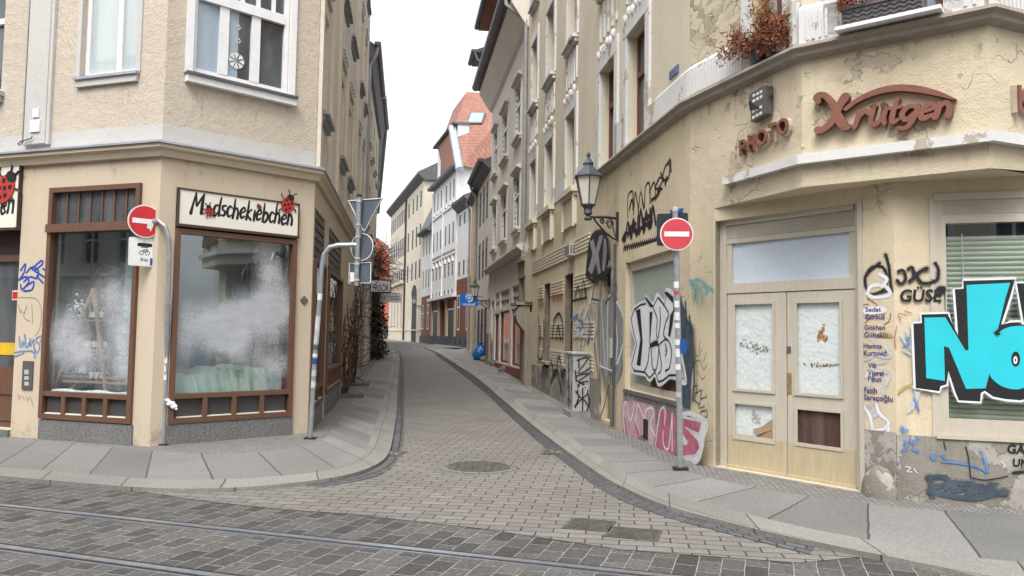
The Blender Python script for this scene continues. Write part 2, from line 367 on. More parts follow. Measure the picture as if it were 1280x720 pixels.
MT = dict(
    cream=plaster('cream_smooth_plaster', (.535, .45, .345), (.42, .35, .26), var=.07, streak=.35, bump=.1, fine=.02),
    beige=plaster('beige_pebble_dash', (.53, .462, .38), (.39, .335, .27), var=.10, streak=.4, grain=38, bump=.9, fine=.13),
    beige_side=plaster('grey_beige_render', (.61, .545, .455), (.46, .41, .34), var=.10, streak=.4, grain=50, bump=.4),
    white_band=plaster('white_plaster', (.52, .505, .485), (.40, .38, .36), var=.08, streak=.25, bump=.35, grain=40, fine=.08),
    white_pl=plaster('white_painted_trim', (.64, .635, .63), (.40, .39, .37), var=.08, streak=.35, bump=.3, peel=.25, peelc=(.42, .37, .30)),
    yellow=plaster('faded_yellow_plaster', (.60, .515, .37), (.41, .345, .25), var=.15, streak=.6, bump=.4, crack=.6),
    yellow_up=plaster('greyish_yellow_plaster', (.63, .57, .45), (.44, .395, .305), var=.12, streak=.4, bump=.35),
    yellow_old=plaster('rough_old_yellow_plaster', (.59, .51, .375), (.40, .335, .245), var=.16, streak=.55, bump=.8, crack=.8, peel=.12, peelc=(.46, .40, .30)),
    cracked=cracked('cracked_yellow_plaster', (.55, .485, .36), (.16, .13, .09), (.36, .30, .21)),
    grey_pl=plaster('grey_plinth_render', (.25, .23, .20), (.10, .095, .085), var=.25, streak=.6, bump=.6, peel=.5, peelc=(.36, .34, .31)),
    taupe=plaster('taupe_render', (.65, .60, .54), (.49, .445, .395), var=.10, streak=.4, bump=.3),
    taupe2=plaster('grey_brown_render', (.62, .575, .52), (.48, .44, .39), var=.10, streak=.4, bump=.3),
    pale=plaster('pale_cream_render', (.58, .52, .42), (.45, .40, .32), var=.08, streak=.3, bump=.15),
    white_far=plaster('white_render', (.66, .66, .66), (.5, .5, .5), var=.06, streak=.25, bump=.1),
    red_pl=plaster('red_render', (.36, .105, .075), (.26, .08, .06), var=.1, streak=.3, bump=.1),
    redbrick=bricks('dark_red_brick', (.22, .075, .05), (.17, .06, .042), (.2, .14, .11), .25, .08, .006, bump=.2),
    brick_wall=bricks('weathered_brick', (.26, .13, .09), (.2, .09, .06), (.3, .26, .2), .25, .075, .01, bump=.5),
    sandstone=M('sandstone_trim', (.36, .29, .21), .85, .15, 5, bump=.2),
    brown=wood('brown_painted_wood', (.125, .062, .038), .5),
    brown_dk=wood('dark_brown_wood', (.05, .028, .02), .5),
    redbrown=wood('red_brown_window_wood', (.13, .05, .035), .5),
    cream_wood=wood('cream_painted_door_wood', (.48, .435, .36), .55, k=.07),
    ochre_wood=wood('yellowed_kick_panel', (.46, .385, .25), .55),
    board=wood('weathered_plywood', (.34, .24, .15), .8),
    bare_wood=wood('bare_shelf_wood', (.30, .20, .12), .7),
    white_fr=M('white_window_paint', (.74, .74, .75), .4, .05, 9),
    zinc=M('zinc_flashing', (.42, .45, .50), .42, .12, 4, metal=.6),
    lead=M('dark_gutter_metal', (.12, .12, .135), .5, .2, 3, metal=.3),
    grey_pipe=M('grey_downpipe', (.28, .285, .29), .55, .12, 4, metal=.3),
    galv=M('galvanised_steel', (.40, .43, .46), .42, .16, 14, metal=.65),
    galv_dk=M('grey_sign_back', (.095, .115, .14), .55, .15, 6, metal=.2),
    rim=M('white_sign_rim', (.66, .67, .68), .45, .04, 6),
    black=M('black_iron', (.025, .026, .03), .45, .2, 8),
    dark_metal=M('dark_lamp_metal', (.10, .11, .12), .5, .15, 8, metal=.5),
    sign_red=M('sign_red', (.50, .022, .030), .4, .06, 6),
    sign_pink=M('faded_sign_red', (.52, .055, .075), .45, .06, 6),
    sign_white=M('sign_white', (.72, .72, .72), .45, .04, 6),
    sign_blue=M('sign_blue', (.015, .07, .30), .4, .06, 6),
    uni_blue=M('bright_blue_sign', (.015, .13, .50), .4, .04, 6),
    sign_cream=M('cream_sign_board', (.71, .68, .60), .5, .03, 3),
    ink=M('black_lettering', (.012, .011, .014), .5, 0),
    red_paint=M('ladybird_red', (.42, .035, .03), .45, .12, 12),
    terracotta=M('brown_red_letters', (.20, .085, .06), .75, .12, 8),
    letter_side=M('pale_letter_sides', (.48, .42, .34), .6, .1, 8),
    plate_grey=M('grey_bell_plate', (.14, .13, .13), .4, .1, 8, metal=.4),
    pane_dark=pane_mat('dark_window_glass', (.045, .05, .058), c2=(.10, .11, .12)),
    pane_blue=pane_mat('sky_tinted_curtained_glass', (.27, .34, .42), c2=(.34, .41, .48)),  # curtain tone and reflected sky blue both put into the base colour
    pane_curtain=pane_mat('curtained_glass', (.40, .45, .46), c2=(.48, .53, .53)),
    pane_far=M('far_window_glass', (.045, .048, .054), .45, .4, 1.5, spec=.15),
    pane_mid=pane_mat('grey_window_glass', (.09, .098, .11), c2=(.18, .19, .20)),
    pane_red=pane_mat('window_glass_painted_red_reflection', (.27, .075, .05), .1, c2=(.33, .10, .06)),  # a red wall's reflection painted into the base colour
    paperwhite=plaster('crinkled_white_paper', (.60, .645, .64), (.50, .54, .53), var=.06, streak=.25, bump=.7, grain=22, fine=.04),
    papergrey=plaster('crinkled_grey_film', (.50, .56, .635), (.44, .5, .57), var=.05, streak=.15, bump=.45, grain=16, fine=.03),
    dirty_panel=plaster('scorched_panel', (.085, .05, .04), (.26, .22, .2), var=.5, streak=.9, bump=.8),
    green_paint=plaster('whitewashed_shop_glass', (.36, .42, .37), (.44, .49, .44), var=.08, streak=.4, bump=.1),
    rust_paint=plaster('brown_painted_glass', (.20, .085, .05), (.12, .05, .03), var=.2, streak=.5, bump=.1),
    teal_film=plaster('teal_sticker_film', (.08, .22, .27), (.20, .33, .36), var=.4, streak=.8, bump=.1, grain=40, fine=.2),
    mesh_panel=M('perforated_metal', (.05, .048, .046), .6, .5, 160),
    granite_pl=granite('grey_granite', (.15, .15, .15)),
    interior=M('shop_interior', (.30, .34, .34), .9, .25, 1.2),
    interior_b=M('shop_interior_blue', (.30, .40, .43), .9, .35, 1.0),
    cloth=M('pale_green_cloth', (.36, .47, .43), .9, .08, 3),
    snow=M('white_cotton_snow', (.75, .75, .78), .95, .05, 12, bump=.5, bs=30),
    bottle=M('dark_bottle_glass', (.02, .02, .018), .12, .1, 9, spec=.6),
    paper=M('white_paper_label', (.66, .66, .64), .8, .08, 20),
    lampglass=M('milky_lamp_glass', (.62, .59, .49), .25, .06, 6, spec=.5),
    blind=None, leaf=M('dark_ivy_leaf', (.022, .036, .018), .55, .5, 7),
    twig=M('dead_vine_bark', (.085, .055, .038), .9, .3, 12),
    dry=M('dried_brown_foliage', (.26, .10, .055), .9, .35, 18), dry2=M('straw_dried_foliage', (.33, .20, .085), .9, .3, 18),
    plastic_dk=M('brown_grey_plastic', (.115, .10, .105), .5, .1, 5),
    bag=M('blue_plastic_bag', (.012, .10, .30), .3, .3, 7, bump=.6, bs=14),
    stone=M('dark_foot_stone', (.12, .115, .11), .9, .25, 10, bump=.4, bs=30),
    cabinet=plaster('dirty_white_cabinet', (.40, .40, .385), (.22, .215, .20), var=.2, streak=.9, bump=.1),
    carpaint=M('dark_car_paint', (.03, .035, .045), .25, 0, spec=.6), tyre=M('tyre_rubber', (.02, .02, .02), .85, .1),
    rooft=bricks('red_roof_tiles', (.33, .165, .125), (.28, .125, .095), (.16, .08, .065), .22, .16, .012, bump=.5),
    slate=M('dark_slate_roof', (.10, .104, .115), .6, .25, 5), concrete=M('threshold_concrete', (.27, .25, .23), .9, .25, 5, bump=.4),
    alu=M('pale_aluminium', (.50, .50, .47), .4, .06, 5, metal=.2), brass=M('worn_brass_plate', (.35, .28, .14), .4, .2, 12, metal=.6),
    g_black=M('black_spray_paint', (.016, .016, .018), .55, .2, 20), g_white=M('white_spray_paint', (.68, .69, .72), .55, .07, 10),
    g_cyan=M('cyan_spray_paint', (.025, .50, .60), .5, .05, 4), g_silver=M('silver_spray_paint', (.30, .305, .32), .45, .22, 6, metal=.2),
    g_pink=M('pink_spray_paint', (.45, .13, .20), .6, .3, 7), g_palepink=M('pale_pink_spray_paint', (.52, .34, .37), .65, .25, 5), g_blue=M('blue_spray_paint', (.02, .06, .36), .5, .2, 8),
    g_lblue=M('light_blue_spray_paint', (.08, .22, .48), .55, .2, 8), g_red=M('red_marker', (.36, .10, .07), .6, .2, 9), g_navy=M('navy_print', (.05, .035, .17), .6, .1, 9),
    g_teal=M('faded_teal_paint', (.22, .40, .39), .7, .2, 8), g_slate=M('slate_blue_paint', (.055, .075, .10), .7, .35, 8), g_grey=M('grey_marker', (.14, .13, .12), .7, .3, 12),
    g_olive=M('yellow_marker', (.40, .30, .10), .7, .2, 8), g_haze=M('thin_white_overspray', (.47, .48, .50), .8, .25, 7),
)
def blind_mat():
    m, nt, p = newmat('pale_green_blind_slats'); n = N(nt)
    wv = n('TexWave'); wv.wave_type = 'BANDS'; wv.bands_direction = 'Z'; wv.inputs['Scale'].default_value = 6.3; wv.inputs['Distortion'].default_value = .15
    n.ln(n.coord(), wv.inputs['Vector'])
    n.ln(n.mix(n.ramp(wv.outputs['Fac'], .05, .35), (.26, .275, .23), (.50, .53, .46)), p.inputs['Base Color'])
    p.inputs['Roughness'].default_value = .35; n.ln(n.bump(wv.outputs['Fac'], .4, .02), p.inputs['Normal']); return m
MT['blind'] = blind_mat()
def mist(name, c, scale=120, cover=.5, alpha=.8):
    """spray mist or dirt specks: opaque specks with clear gaps between them"""
    m, nt, p = newmat(name); n = N(nt); out = nt.nodes['Material Output']; v = n.coord()
    p.inputs['Base Color'].default_value = (*c, 1); p.inputs['Roughness'].default_value = .9
    tr = n('BsdfTransparent'); mx = n('MixShader')
    f = n.math('MULTIPLY', n.ramp(n.noise(v, scale, 3 if scale > 20 else 10, .7), .62-cover*.25, .70-cover*.2 if scale > 20 else .75), n.ramp(n.noise(v, 5, 4), .35, .6))
    n.ln(n.math('MULTIPLY', f, alpha), mx.inputs[0]); n.ln(tr.outputs[0], mx.inputs[1]); n.ln(p.outputs[0], mx.inputs[2]); n.ln(mx.outputs[0], out.inputs[0]); return m
MT.update(m_black=mist('black_overspray', (.02, .02, .022)), m_white=mist('white_overspray', (.62, .63, .66)), m_pink=mist('pink_overspray', (.45, .15, .22)), m_silver=mist('silver_overspray', (.32, .33, .34)),
    m_dirt=mist('splash_dirt', (.20, .165, .125), 9, .75, .45), m_rain=mist('rain_streak_dirt', (.24, .20, .155), 6, .8, .38), m_blue=mist('blue_overspray', (.08, .20, .45)), m_slate=mist('slate_overspray', (.06, .08, .11)))
# ------------------------------------------------------------------ ground, roads, pavements
def poly2(pts, dz=0): return [gp(x, y, dz) for (x, y) in pts]
def ext(P, a, b):   # extrapolate both ends by a and b metres
    P = list(P)
    if a: P = [P[0] + (P[0]-P[1]).normalized()*a] + P
    if b: P = P + [P[-1] + (P[-1]-P[-2]).normalized()*b]
    return P
def smooth(P, it=2):
    for _ in range(it):
        Q = [P[0]]
        for a, b in zip(P, P[1:]): Q += [a*.75+b*.25, a*.25+b*.75]
        P = Q + [P[-1]]
    return P
def resamp(P, n):
    L = [0]
    for a, b in zip(P, P[1:]): L.append(L[-1]+(b-a).length)
    out = []; k = 0
    for i in range(n+1):
        s = L[-1]*i/n
        while k < len(P)-2 and L[k+1] < s: k += 1
        out.append(P[k].lerp(P[k+1], (s-L[k])/max(1e-9, L[k+1]-L[k])))
    return out, L[-1]
def cutat(P, keys):
    out = []; i0 = 0
    for k in keys:
        i = min(range(len(P)), key=lambda j: (P[j]-k).length); out.append(P[i0:i+1]); i0 = i
    return out+[P[i0:]]
def strip(mb, P, Q, zp, zq, n=160, v0=.1, kp=(), kq=()):
    if kp:
        A, B = [], []
        for a, b in zip(cutat(P, kp), cutat(Q, kq)):
            m_ = max(4, n//(len(kp)+1)); A += resamp(a, m_)[0]; B += resamp(b, m_)[0]
        n = len(A)-1
    else: A, B = resamp(P, n)[0], resamp(Q, n)[0]
    s = 0
    for i in range(n):
        ds = ((A[i+1]-A[i]).length + (B[i+1]-B[i]).length)/2
        w0 = (B[i]-A[i]).length; w1 = (B[i+1]-A[i+1]).length
        mb.face([(A[i].x, A[i].y, H(A[i].y)+zp), (A[i+1].x, A[i+1].y, H(A[i+1].y)+zp), (B[i+1].x, B[i+1].y, H(B[i+1].y)+zq), (B[i].x, B[i].y, H(B[i].y)+zq)],
                [(s, v0), (s+ds, v0), (s+ds, v0+w1), (s, v0+w0)])
        s += ds
def skirt(mb, P, z0, z1, n=160):
    A, _ = resamp(P, n); s = 0
    for a, b in zip(A, A[1:]):
        l = (b-a).length
        mb.face([(a.x, a.y, H(a.y)+z0), (b.x, b.y, H(b.y)+z0), (b.x, b.y, H(b.y)+z1), (a.x, a.y, H(a.y)+z1)], [(s, .1), (s+l, .1), (s+l, .2), (s, .2)]); s += l
KZ = .045
g_asph = M('dark_ground', (.09, .088, .085), .9, .2, 2, bump=.3)
g_tram = bricks('dark_granite_setts', (.058, .055, .054), (.135, .127, .122), (.32, .315, .29), .27, .165, .007, rot=R(-72), bump=1.0, speck=.45, var=.35, rough=.6, msm=.5, bd=.02, tex=.95, dirt=(.07, .066, .066))
g_pave = bricks('worn_concrete_pavers', (.175, .163, .149), (.215, .202, .184), (.055, .05, .045), .275, .142, .007, rot=R(8), bump=.9, msm=.4, bd=.015, gum=.2, speck=.25, tex=.25, var=.28, dirt=(.17, .155, .14))
g_pave2 = bricks('grey_setts', (.155, .15, .146), (.19, .184, .178), (.085, .08, .075), .20, .125, .008, rot=R(8), bump=.8, var=.28, dirt=(.11, .105, .10))
g_kerb = bricks('pale_granite_kerb', (.21, .20, .183), (.26, .25, .228), (.07, .065, .06), 1.05, .62, .010, kind='UV', off=0, bump=.5, speck=.3, var=.35, dirt=(.2, .19, .175), gum=.3, tex=.45)
g_slab = bricks('grey_granite_slabs', (.16, .157, .151), (.235, .23, .222), (.07, .066, .06), .72, 4.0, .011, kind='UV', off=0, bump=.5, speck=.2, var=.35, dirt=(.15, .145, .14), gum=.5, tex=.45)
g_gut = bricks('dark_gutter_setts', (.085, .085, .09), (.13, .13, .135), (.05, .048, .045), .17, .11, .011, kind='UV', bump=1.0, speck=.2)
g_cob = bricks('small_mosaic_setts', (.19, .185, .177), (.25, .243, .232), (.13, .122, .112), .075, .06, .008, rot=R(40), bump=1.0, speck=.2, var=.3, dirt=(.13, .125, .115))

# left and right kerb lines etc. traced on the ground
LKo = ext(poly2([(0, 600), (79, 607), (192, 616.7), (282, 616), (344, 611.5), (404, 604.5), (440, 597.5), (471, 586), (487, 572), (491.6, 547), (496, 519), (497, 488), (498.3, 469.6), (500, 452), (499, 444), (493, 438)]), 14, 0)
LKi = ext(poly2([(0, 588), (103, 598.4), (196, 605.3), (280, 605.3), (340, 601.5), (400, 593.5), (440, 584), (455, 573), (462, 556), (468, 536), (478, 506.7), (485, 475), (491, 450), (489.5, 442), (485, 437)]), 14, 0)
LG = poly2([(404, 609.5), (446, 602.5), (471, 597), (494, 583), (504, 562), (505.4, 530), (505.3, 500), (505, 470), (504.4, 455), (501.7, 443.5), (495, 437.5)])
LS_ = ext(poly2([(0, 550), (137.5, 564), (213, 571), (282, 572.6), (344, 569), (395, 560.6), (418, 540), (443, 500), (467, 459), (476, 444), (474, 438)]), 14, 0)
RKo = ext(poly2([(530, 435.5), (548.6, 442.5), (565, 453.4), (588, 468), (606, 482), (624.5, 498.5), (646, 517), (695, 558), (731, 584), (758, 603.6), (806.6, 628), (840, 641), (902, 657), (977.5, 676), (1043, 690), (1139, 708), (1184, 719)]), 0, 14)
RKi = ext(poly2([(534, 434), (548.6, 439), (570, 450), (595.6, 464), (621, 482), (642.6, 500), (660.6, 515), (696, 538.6), (735.5, 566), (758, 580), (786, 600.5), (819, 616), (863, 632), (931, 649), (1015, 669), (1115, 688), (1228, 707), (1280, 712)]), 0, 14)
RG = poly2([(541, 442), (560, 455), (580, 470), (600, 486), (618, 502), (640, 523), (674.5, 555), (711, 583), (737.5, 604.6), (770, 624), (800, 636), (840, 650), (929, 673), (1012, 694)])
RS = ext(poly2([(570, 438), (592, 446), (617, 462), (642.6, 478.6), (666, 493), (700, 514), (727, 530.5), (782, 561), (823, 582), (855, 595.5), (885, 604.6), (930, 613.5), (984, 624), (1053, 634.5), (1122, 642), (1190, 649), (1280, 652)]), 0, 14)
LKo, LKi, LG, LS_, RKo, RKi, RG, RS = (smooth(p) for p in (LKo, LKi, LG, LS_, RKo, RKi, RG, RS))
mb = MB()
ys = [-60, -12, 5, 14, 17, 20, 22, 25, 28, 31, 36, 42, 52, 71, 120, 600]
xs = [-600, -60, -12, 0, 12, 60, 600]
for ya, yb in zip(ys, ys[1:]):
    for xa, xb in zip(xs, xs[1:]):
        mb.face([(xa, ya, H(ya)-.03), (xb, ya, H(ya)-.03), (xb, yb, H(yb)-.03), (xa, yb, H(yb)-.03)])
structure(mb.build('ground', g_asph))
mb = MB(); mb.face([(-40, -12, 0), (40, -12, 0), (40, 9.3, 0), (-40, 9.3, 0)]); structure(mb.build('tram_road', g_tram))
# paved alley: near mouth as one flat polygon, further up as a strip
iL = [p for p in LKo if p.y < 19.5 and p.x > -3.75]
iR = [p for p in RKo if p.y < 19.5 and p.x < 2.75]
stone = [gp(x, y) for (x, y) in [(1000, 704), (780, 688), (600, 661), (440, 643), (330, 635), (250, 626)]]
# alley mouth
poly = iL + iR + stone
mb = MB()
P3 = [Vector((p.x, p.y, H(p.y)+.004)) for p in poly]
for t in tessellate_polygon([P3]): mb.face([P3[i] for i in t])
structure(mb.build('alley_road', g_pave))
farL = [iL[-1]] + [p for p in LKo if p.y >= 19.5]; farR = [iR[0]] + [p for p in reversed(RKo) if p.y >= 19.5]
farL += [Vector((-9.5, 62)), Vector((-18.0, 90)), Vector((-30, 125))]; farR += [Vector((-5.8, 62)), Vector((-13.0, 90)), Vector((-24, 125))]
mb = MB(); strip(mb, farL, farR, .004, .004, 120); structure(mb.build('alley_road', g_pave2))
LKo2 = LKo + farL[-3:]; RKo2 = list(reversed(farR[-3:])) + RKo
# gutters
for nm, P, Q in (('gutter', LKo, LG), ('gutter', RG, RKo)):
    a = [p for p in Q]; lo = P
    if P is LKo: lo = [p for p in LKo if p.x > LG[0].x-.3 or p.y > 14]
    else: a = [p for p in RKo if p.x < RG[-1].x+.2]; 
    mb = MB(); strip(mb, lo, a, .008, .008, 160); structure(mb.build(nm, g_gut))
# kerbs, slabs, mosaic margins
def dense(P): return [P[i].lerp(P[i+1], k/20) for i in range(len(P)-1) for k in range(20)]+[P[-1]]
wallL = [Vector((-21, 16.2)), Vector((-7.4, 11.75)), Vector((-4.89, 10.9)), Vector((-3.3, 12.5)), Vector((-6.3, 36)), Vector((-9.5, 50))]
wallR = [Vector((-2.6, 48)), Vector((-.6, 31)), Vector((2.25, 10.2)), Vector((2.5, 9.7)), Vector((3.85, 7.9)), Vector((9, 6.2)), Vector((20, 2.5))]
mb = MB(); strip(mb, LKo, LKi, KZ, KZ+.005); skirt(mb, LKo, -.05, KZ); structure(mb.build('kerb', g_kerb))
wallL, wallR = dense(wallL), dense(wallR)
mb = MB(); strip(mb, RKi, RKo, KZ+.005, KZ); skirt(mb, RKo, -.05, KZ); structure(mb.build('kerb', g_kerb))
V2 = Vector
kLi = [gp(103, 598.4), gp(340, 601.5), gp(455, 573), gp(478, 506.7)]; kLs = [gp(137.5, 564), gp(300, 571.5), gp(405, 552), gp(440, 505)]
mb = MB(); strip(mb, LKi, LS_, KZ+.005, .055, kp=kLi, kq=kLs); structure(mb.build('pavement', g_slab))
jk = [((684, 503), (642.6, 500)), ((818, 580), (758, 580)), ((853, 595.5), (793, 602)), ((888, 605.6), (819, 616)), ((988, 624.5), (931, 649)), ((1051, 634.5), (1015, 669)), ((1119, 642), (1115, 688)), ((1190, 649), (1228, 707))]
mb = MB(); strip(mb, RS, RKi, .065, KZ+.005, 320, kp=[gp(*a) for a, b in jk], kq=[gp(*b) for a, b in jk]); structure(mb.build('pavement', g_slab))
mb = MB(); strip(mb, LS_, wallL, .055, .07, kp=[gp(137.5, 564), gp(240, 572), gp(405, 552), gp(467, 459)], kq=[V2((-7.4, 11.75)), V2((-4.89, 10.9)), V2((-3.3, 12.5)), V2((-6.3, 36))]); structure(mb.build('pavement_margin', g_cob))
mb = MB(); strip(mb, wallR, RS, .08, .065, kp=[V2((-.6, 31)), V2((2.25, 10.2)), V2((2.5, 9.7)), V2((3.85, 7.9))], kq=[gp(617, 462), gp(835, 587), gp(870, 600), gp(1090, 638)]); structure(mb.build('pavement_margin', g_cob))
# far pavements round the bend
mb = MB(); strip(mb, farL[-4:], [p+Vector((-3.5, -.8)) for p in farL[-4:]], .06, .07, 30); strip(mb, [p+Vector((4, 1.2)) for p in farR[-5:]], farR[-5:], .08, .06, 40); structure(mb.build('pavement', g_slab))
# tram rails
m_rail = M('polished_rail_steel', (.52, .55, .60), .36, .15, 10, metal=.9); m_groove = M('rail_groove_dirt', (.022, .02, .018), .9, .2, 8)
for lab, (a, b) in {'polished steel tram rail farther from the camera, crossing the whole road': ((0, 632), (800, 718)), 'polished steel tram rail nearest the camera in the lower left corner': ((0, 684), (250, 718))}.items():
    A = gp(*a); B = gp(*b); t = (B-A).normalized(); n = Vector((t.y, -t.x)); A2 = A - t*26; B2 = B + t*26
    e = thing('tram_rail', (A.x, A.y, 0), lab, 'rail', 'tram rails set in the cobbled road')
    for nm, d0, d1, z, mm in (('rail_head', -.032, .032, .012, m_rail), ('groove', .032, .075, .006, m_groove), ('guard_lip', .075, .093, .011, m_rail), ('joint_filler', -.075, -.032, .006, m_groove)):
        q = MB(); c = [A2+n*d0, B2+n*d0, B2+n*d1, A2+n*d1]
        q.hexa([(p.x, p.y, -.05) for p in c] + [(p.x, p.y, z) for p in c]); q.build(nm, mm, e)
# manholes and drains
iron = M('rusty_cast_iron', (.085, .076, .07), .7, .3, 12, bump=.5, bs=60)
c = gp(598, 584); e = thing('manhole_cover', (c.x, c.y, 0), 'round rusty cast iron manhole cover in the middle of the paved alley mouth', 'manhole cover')
q = MB(); q.lathe((c.x, c.y, 0), [(.50, .007), (.50, .009), (.395, .009), (.395, .007)], 40); q.build('paving_ring', g_pave2, e)
q = MB(); q.lathe((c.x, c.y, 0), [(.39, .0), (.39, .013), (.36, .014), (.36, .010), (.01, .010)], 40); q.build('frame', iron, e)
q = MB()
for i in range(7):
    for k in range(7):
        x = (i-3)*.085; y = (k-3)*.085
        if x*x+y*y < .31**2: q.box(c.x+x-.026, c.x+x+.026, c.y+y-.026, c.y+y+.026, .008, .016)
q.build('lid_studs', iron, e)
for (x, y, w_, l_, lab, vmark) in [(490, 568, .26, .42, 'square iron gully grate in the left gutter with two curved marks', 1), (692, 566, .26, .42, 'square iron gully grate in the right gutter', 1),
                           (737, 657, .36, .36, 'square ribbed iron cover in the tan pavers', 0), (792, 668, .4, .32, 'square iron cover lying at the edge of the dark cobbles', 0)]:
    c = gp(x, y); a = R(-8 if vmark else -17); Mx = Matrix.Translation((c.x, c.y, 0)) @ Matrix.Rotation(a, 4, 'Z')
    e = thing('drain_cover', (c.x, c.y, 0), lab, 'drain cover')
    q = MB(); q.box(-w_/2-.02, w_/2+.02, -l_/2-.02, l_/2+.02, -.02, .0115, M=Mx); q.build('frame', iron, e)
    q = MB()
    for i in range(9): q.box(-w_/2+.01, w_/2-.01, -l_/2+l_*i/9+.008, -l_/2+l_*(i+1)/9-.008, .0, .017, M=Mx)
    q.build('bars', iron, e)
    if vmark:
        q = MB()
        for sgn in (-1, 1):
            for k in range(-3, 3):
                f = lambda j: Mx @ Vector((sgn*(.03+.10*(j/3.0)**2), j*.05, .018)); g = lambda j: Mx @ Vector((sgn*(.03+.10*(j/3.0)**2)+.04, j*.05, .0185))
                q.face([f(k), g(k), g(k+1), f(k+1)])
        q.build('pale_inlay', g_kerb, e, fix=False)
# ------------------------------------------------------------------ building helpers
def wall_face(mb, W, u0, u1, z0, z1, ops=(), dep=.22, m=0):
    ops = [(max(o[0], u0), min(o[1], u1), max(o[2], z0), min(o[3], z1)) for o in ops if o[1] > u0+.01 and o[0] < u1-.01 and o[3] > z0+.01 and o[2] < z1-.01]
    us = sorted({u0, u1, *[round(o[0], 4) for o in ops], *[round(o[1], 4) for o in ops]}); zs = sorted({z0, z1, *[round(o[2], 4) for o in ops], *[round(o[3], 4) for o in ops]})
    for a, b in zip(us, us[1:]):
        for c, d in zip(zs, zs[1:]):
            if b-a < 1e-3 or d-c < 1e-3: continue
            cu, cz = (a+b)/2, (c+d)/2
            if any(o[0] < cu < o[1] and o[2] < cz < o[3] for o in ops): continue
            mb.face([W.pt(a, c), W.pt(b, c), W.pt(b, d), W.pt(a, d)], m=m)
    for (a, b, c, d) in ops:
        for p, q in (((a, c), (a, d)), ((b, d), (b, c)), ((a, d), (b, d)), ((b, c), (a, c))):
            mb.face([W.pt(*p), W.pt(*q), W.pt(*q, -dep), W.pt(*p, -dep)], m=m)
def window(parent, W, o, fr='white_fr', pn='pane_dark', d=-.14, fw=.06, mull=(.5,), trans=(), tw=.045, sill=None, surround=None, sr=.13, sd=.03, label=None, sillmat='white_pl', name='window', th=.05):
    a, b, c, e = o
    q = MB()
    q.wbox(W, a, a+fw, c, e, d-.02, d+th); q.wbox(W, b-fw, b, c, e, d-.02, d+th); q.wbox(W, a+fw, b-fw, e-fw, e, d-.02, d+th); q.wbox(W, a+fw, b-fw, c, c+fw*1.2, d-.02, d+th)
    zt = [c+(e-c)*t for t in trans]
    for z in zt: q.wbox(W, a+fw, b-fw, z-tw, z+tw, d-.02, d+th+.02)
    for f in mull:
        u = a+(b-a)*f; ed = [c+fw*1.2] + [x for z in zt for x in (z-tw, z+tw)] + [e-fw]
        for z0, z1 in zip(ed[::2], ed[1::2]): q.wbox(W, u-tw, u+tw, z0, z1, d-.02, d+th-.004)
    w_ = q.build(name, MT[fr], parent)
    if label: w_['label'] = label
    q = MB(); q.wbox(W, a+.01, b-.01, c+.01, e-.01, d-.012, d+.008); q.build('pane', MT[pn], w_)
    if surround:
        q = MB(); q.wbox(W, a-sr, a, c, e, .002, sd); q.wbox(W, b, b+sr, c, e, .002, sd); q.wbox(W, a-sr, b+sr, e, e+sr*1.5, .002, sd+.005)
        q.build('surround', MT[surround], w_)
    if sill:
        q = MB(); q.wbox(W, a-sill-.03, b+sill+.03, c-.07, c, d, .15); q.wbox(W, a-sill, b+sill, c-.16, c-.07, .002, .08); q.build('sill', MT[sillmat], w_)
    return w_
def shell(mb, pts, z0, z1, m=0):    # closing rear walls
    for a, b in zip(pts, pts[1:]): mb.face([(a[0], a[1], z0), (b[0], b[1], z0), (b[0], b[1], z1), (a[0], a[1], z1)], m=m)
def flat(mb, pts, z, m=0):
    P = [Vector((p[0], p[1], z)) for p in pts]
    for t in tessellate_polygon([P]): mb.face([P[i] for i in t], m=m)
def gutter(parent, W, u0, u1, z, d, r=.09, name='gutter', drop=.0):
    q = MB(); q.wprofile(W, u0, u1, [(d+r*math.cos(a), z+r*math.sin(a)) for a in [math.pi+math.pi*i/8 for i in range(9)]] + [(d+r*.6, z+.02), (d-r*.6, z+.02)]); return q.build(name, MT['lead'], parent)

# ============================================================ left corner building
pA, pC = Vector((-4.889, 10.756)), Vector((-3.169, 12.388))
dLS = Vector((math.sin(R(-7.6)), math.cos(R(-7.6))))
pL0 = Vector((-9.63, 12.34)); pE = pC + dLS*13.3
LA, CH, LS = Wall(pL0, pA), Wall(pA, pC), Wall(pC, pE)
L1 = thing('corner_building', (-4.5, 12.5, 0), 'beige corner house with shop windows and white framed upper windows on the left', 'building')
TOP1 = 15.6; ZB = 4.26
def R4(W, x0, y0, x1, y1, d=0): return W.rect(x0, y0, x1, y1, d)
oLAshop = R4(LA, 65, 235.7, 168.5, 527.3); zsb = oLAshop[2]
oLAshop = (LA.px(65, 240)[0], LA.px(178, 240)[0], .36, 3.69)
oDoor = (LA.L-5.5, LA.px(24.5, 320)[0], .16, 3.62)
oLAw = R4(LA, 108, -60, 171, 90); oLAw2 = (LA.px(-80, 60)[0], LA.px(2.5, 90)[0], 5.22, 6.95)
oCHs = (CH.px(221, 233)[0], CH.px(371.7, 255)[0], .36, 3.655)
oCHw = (CH.px(240.5, 60)[0], CH.px(360, 100)[0], 5.33, 7.45)
lsx = lambda x, y: LS.px(x, y)[0]
oLS = [(lsx(393, 300), lsx(406.5, 300), .42, 3.66), (lsx(411, 300), lsx(427.5, 320), .5, 3.66), (11.3, 12.2, .2, 3.3)]
upL = [(.45, 1.45), (3.75, 5.0), (5.9, 7.3), (9.4, 10.5), (11.4, 12.5)]
oUP = [(a, b, z, z+1.85) for z in (5.32, 8.72, 12.0) for (a, b) in upL]
q = MB()
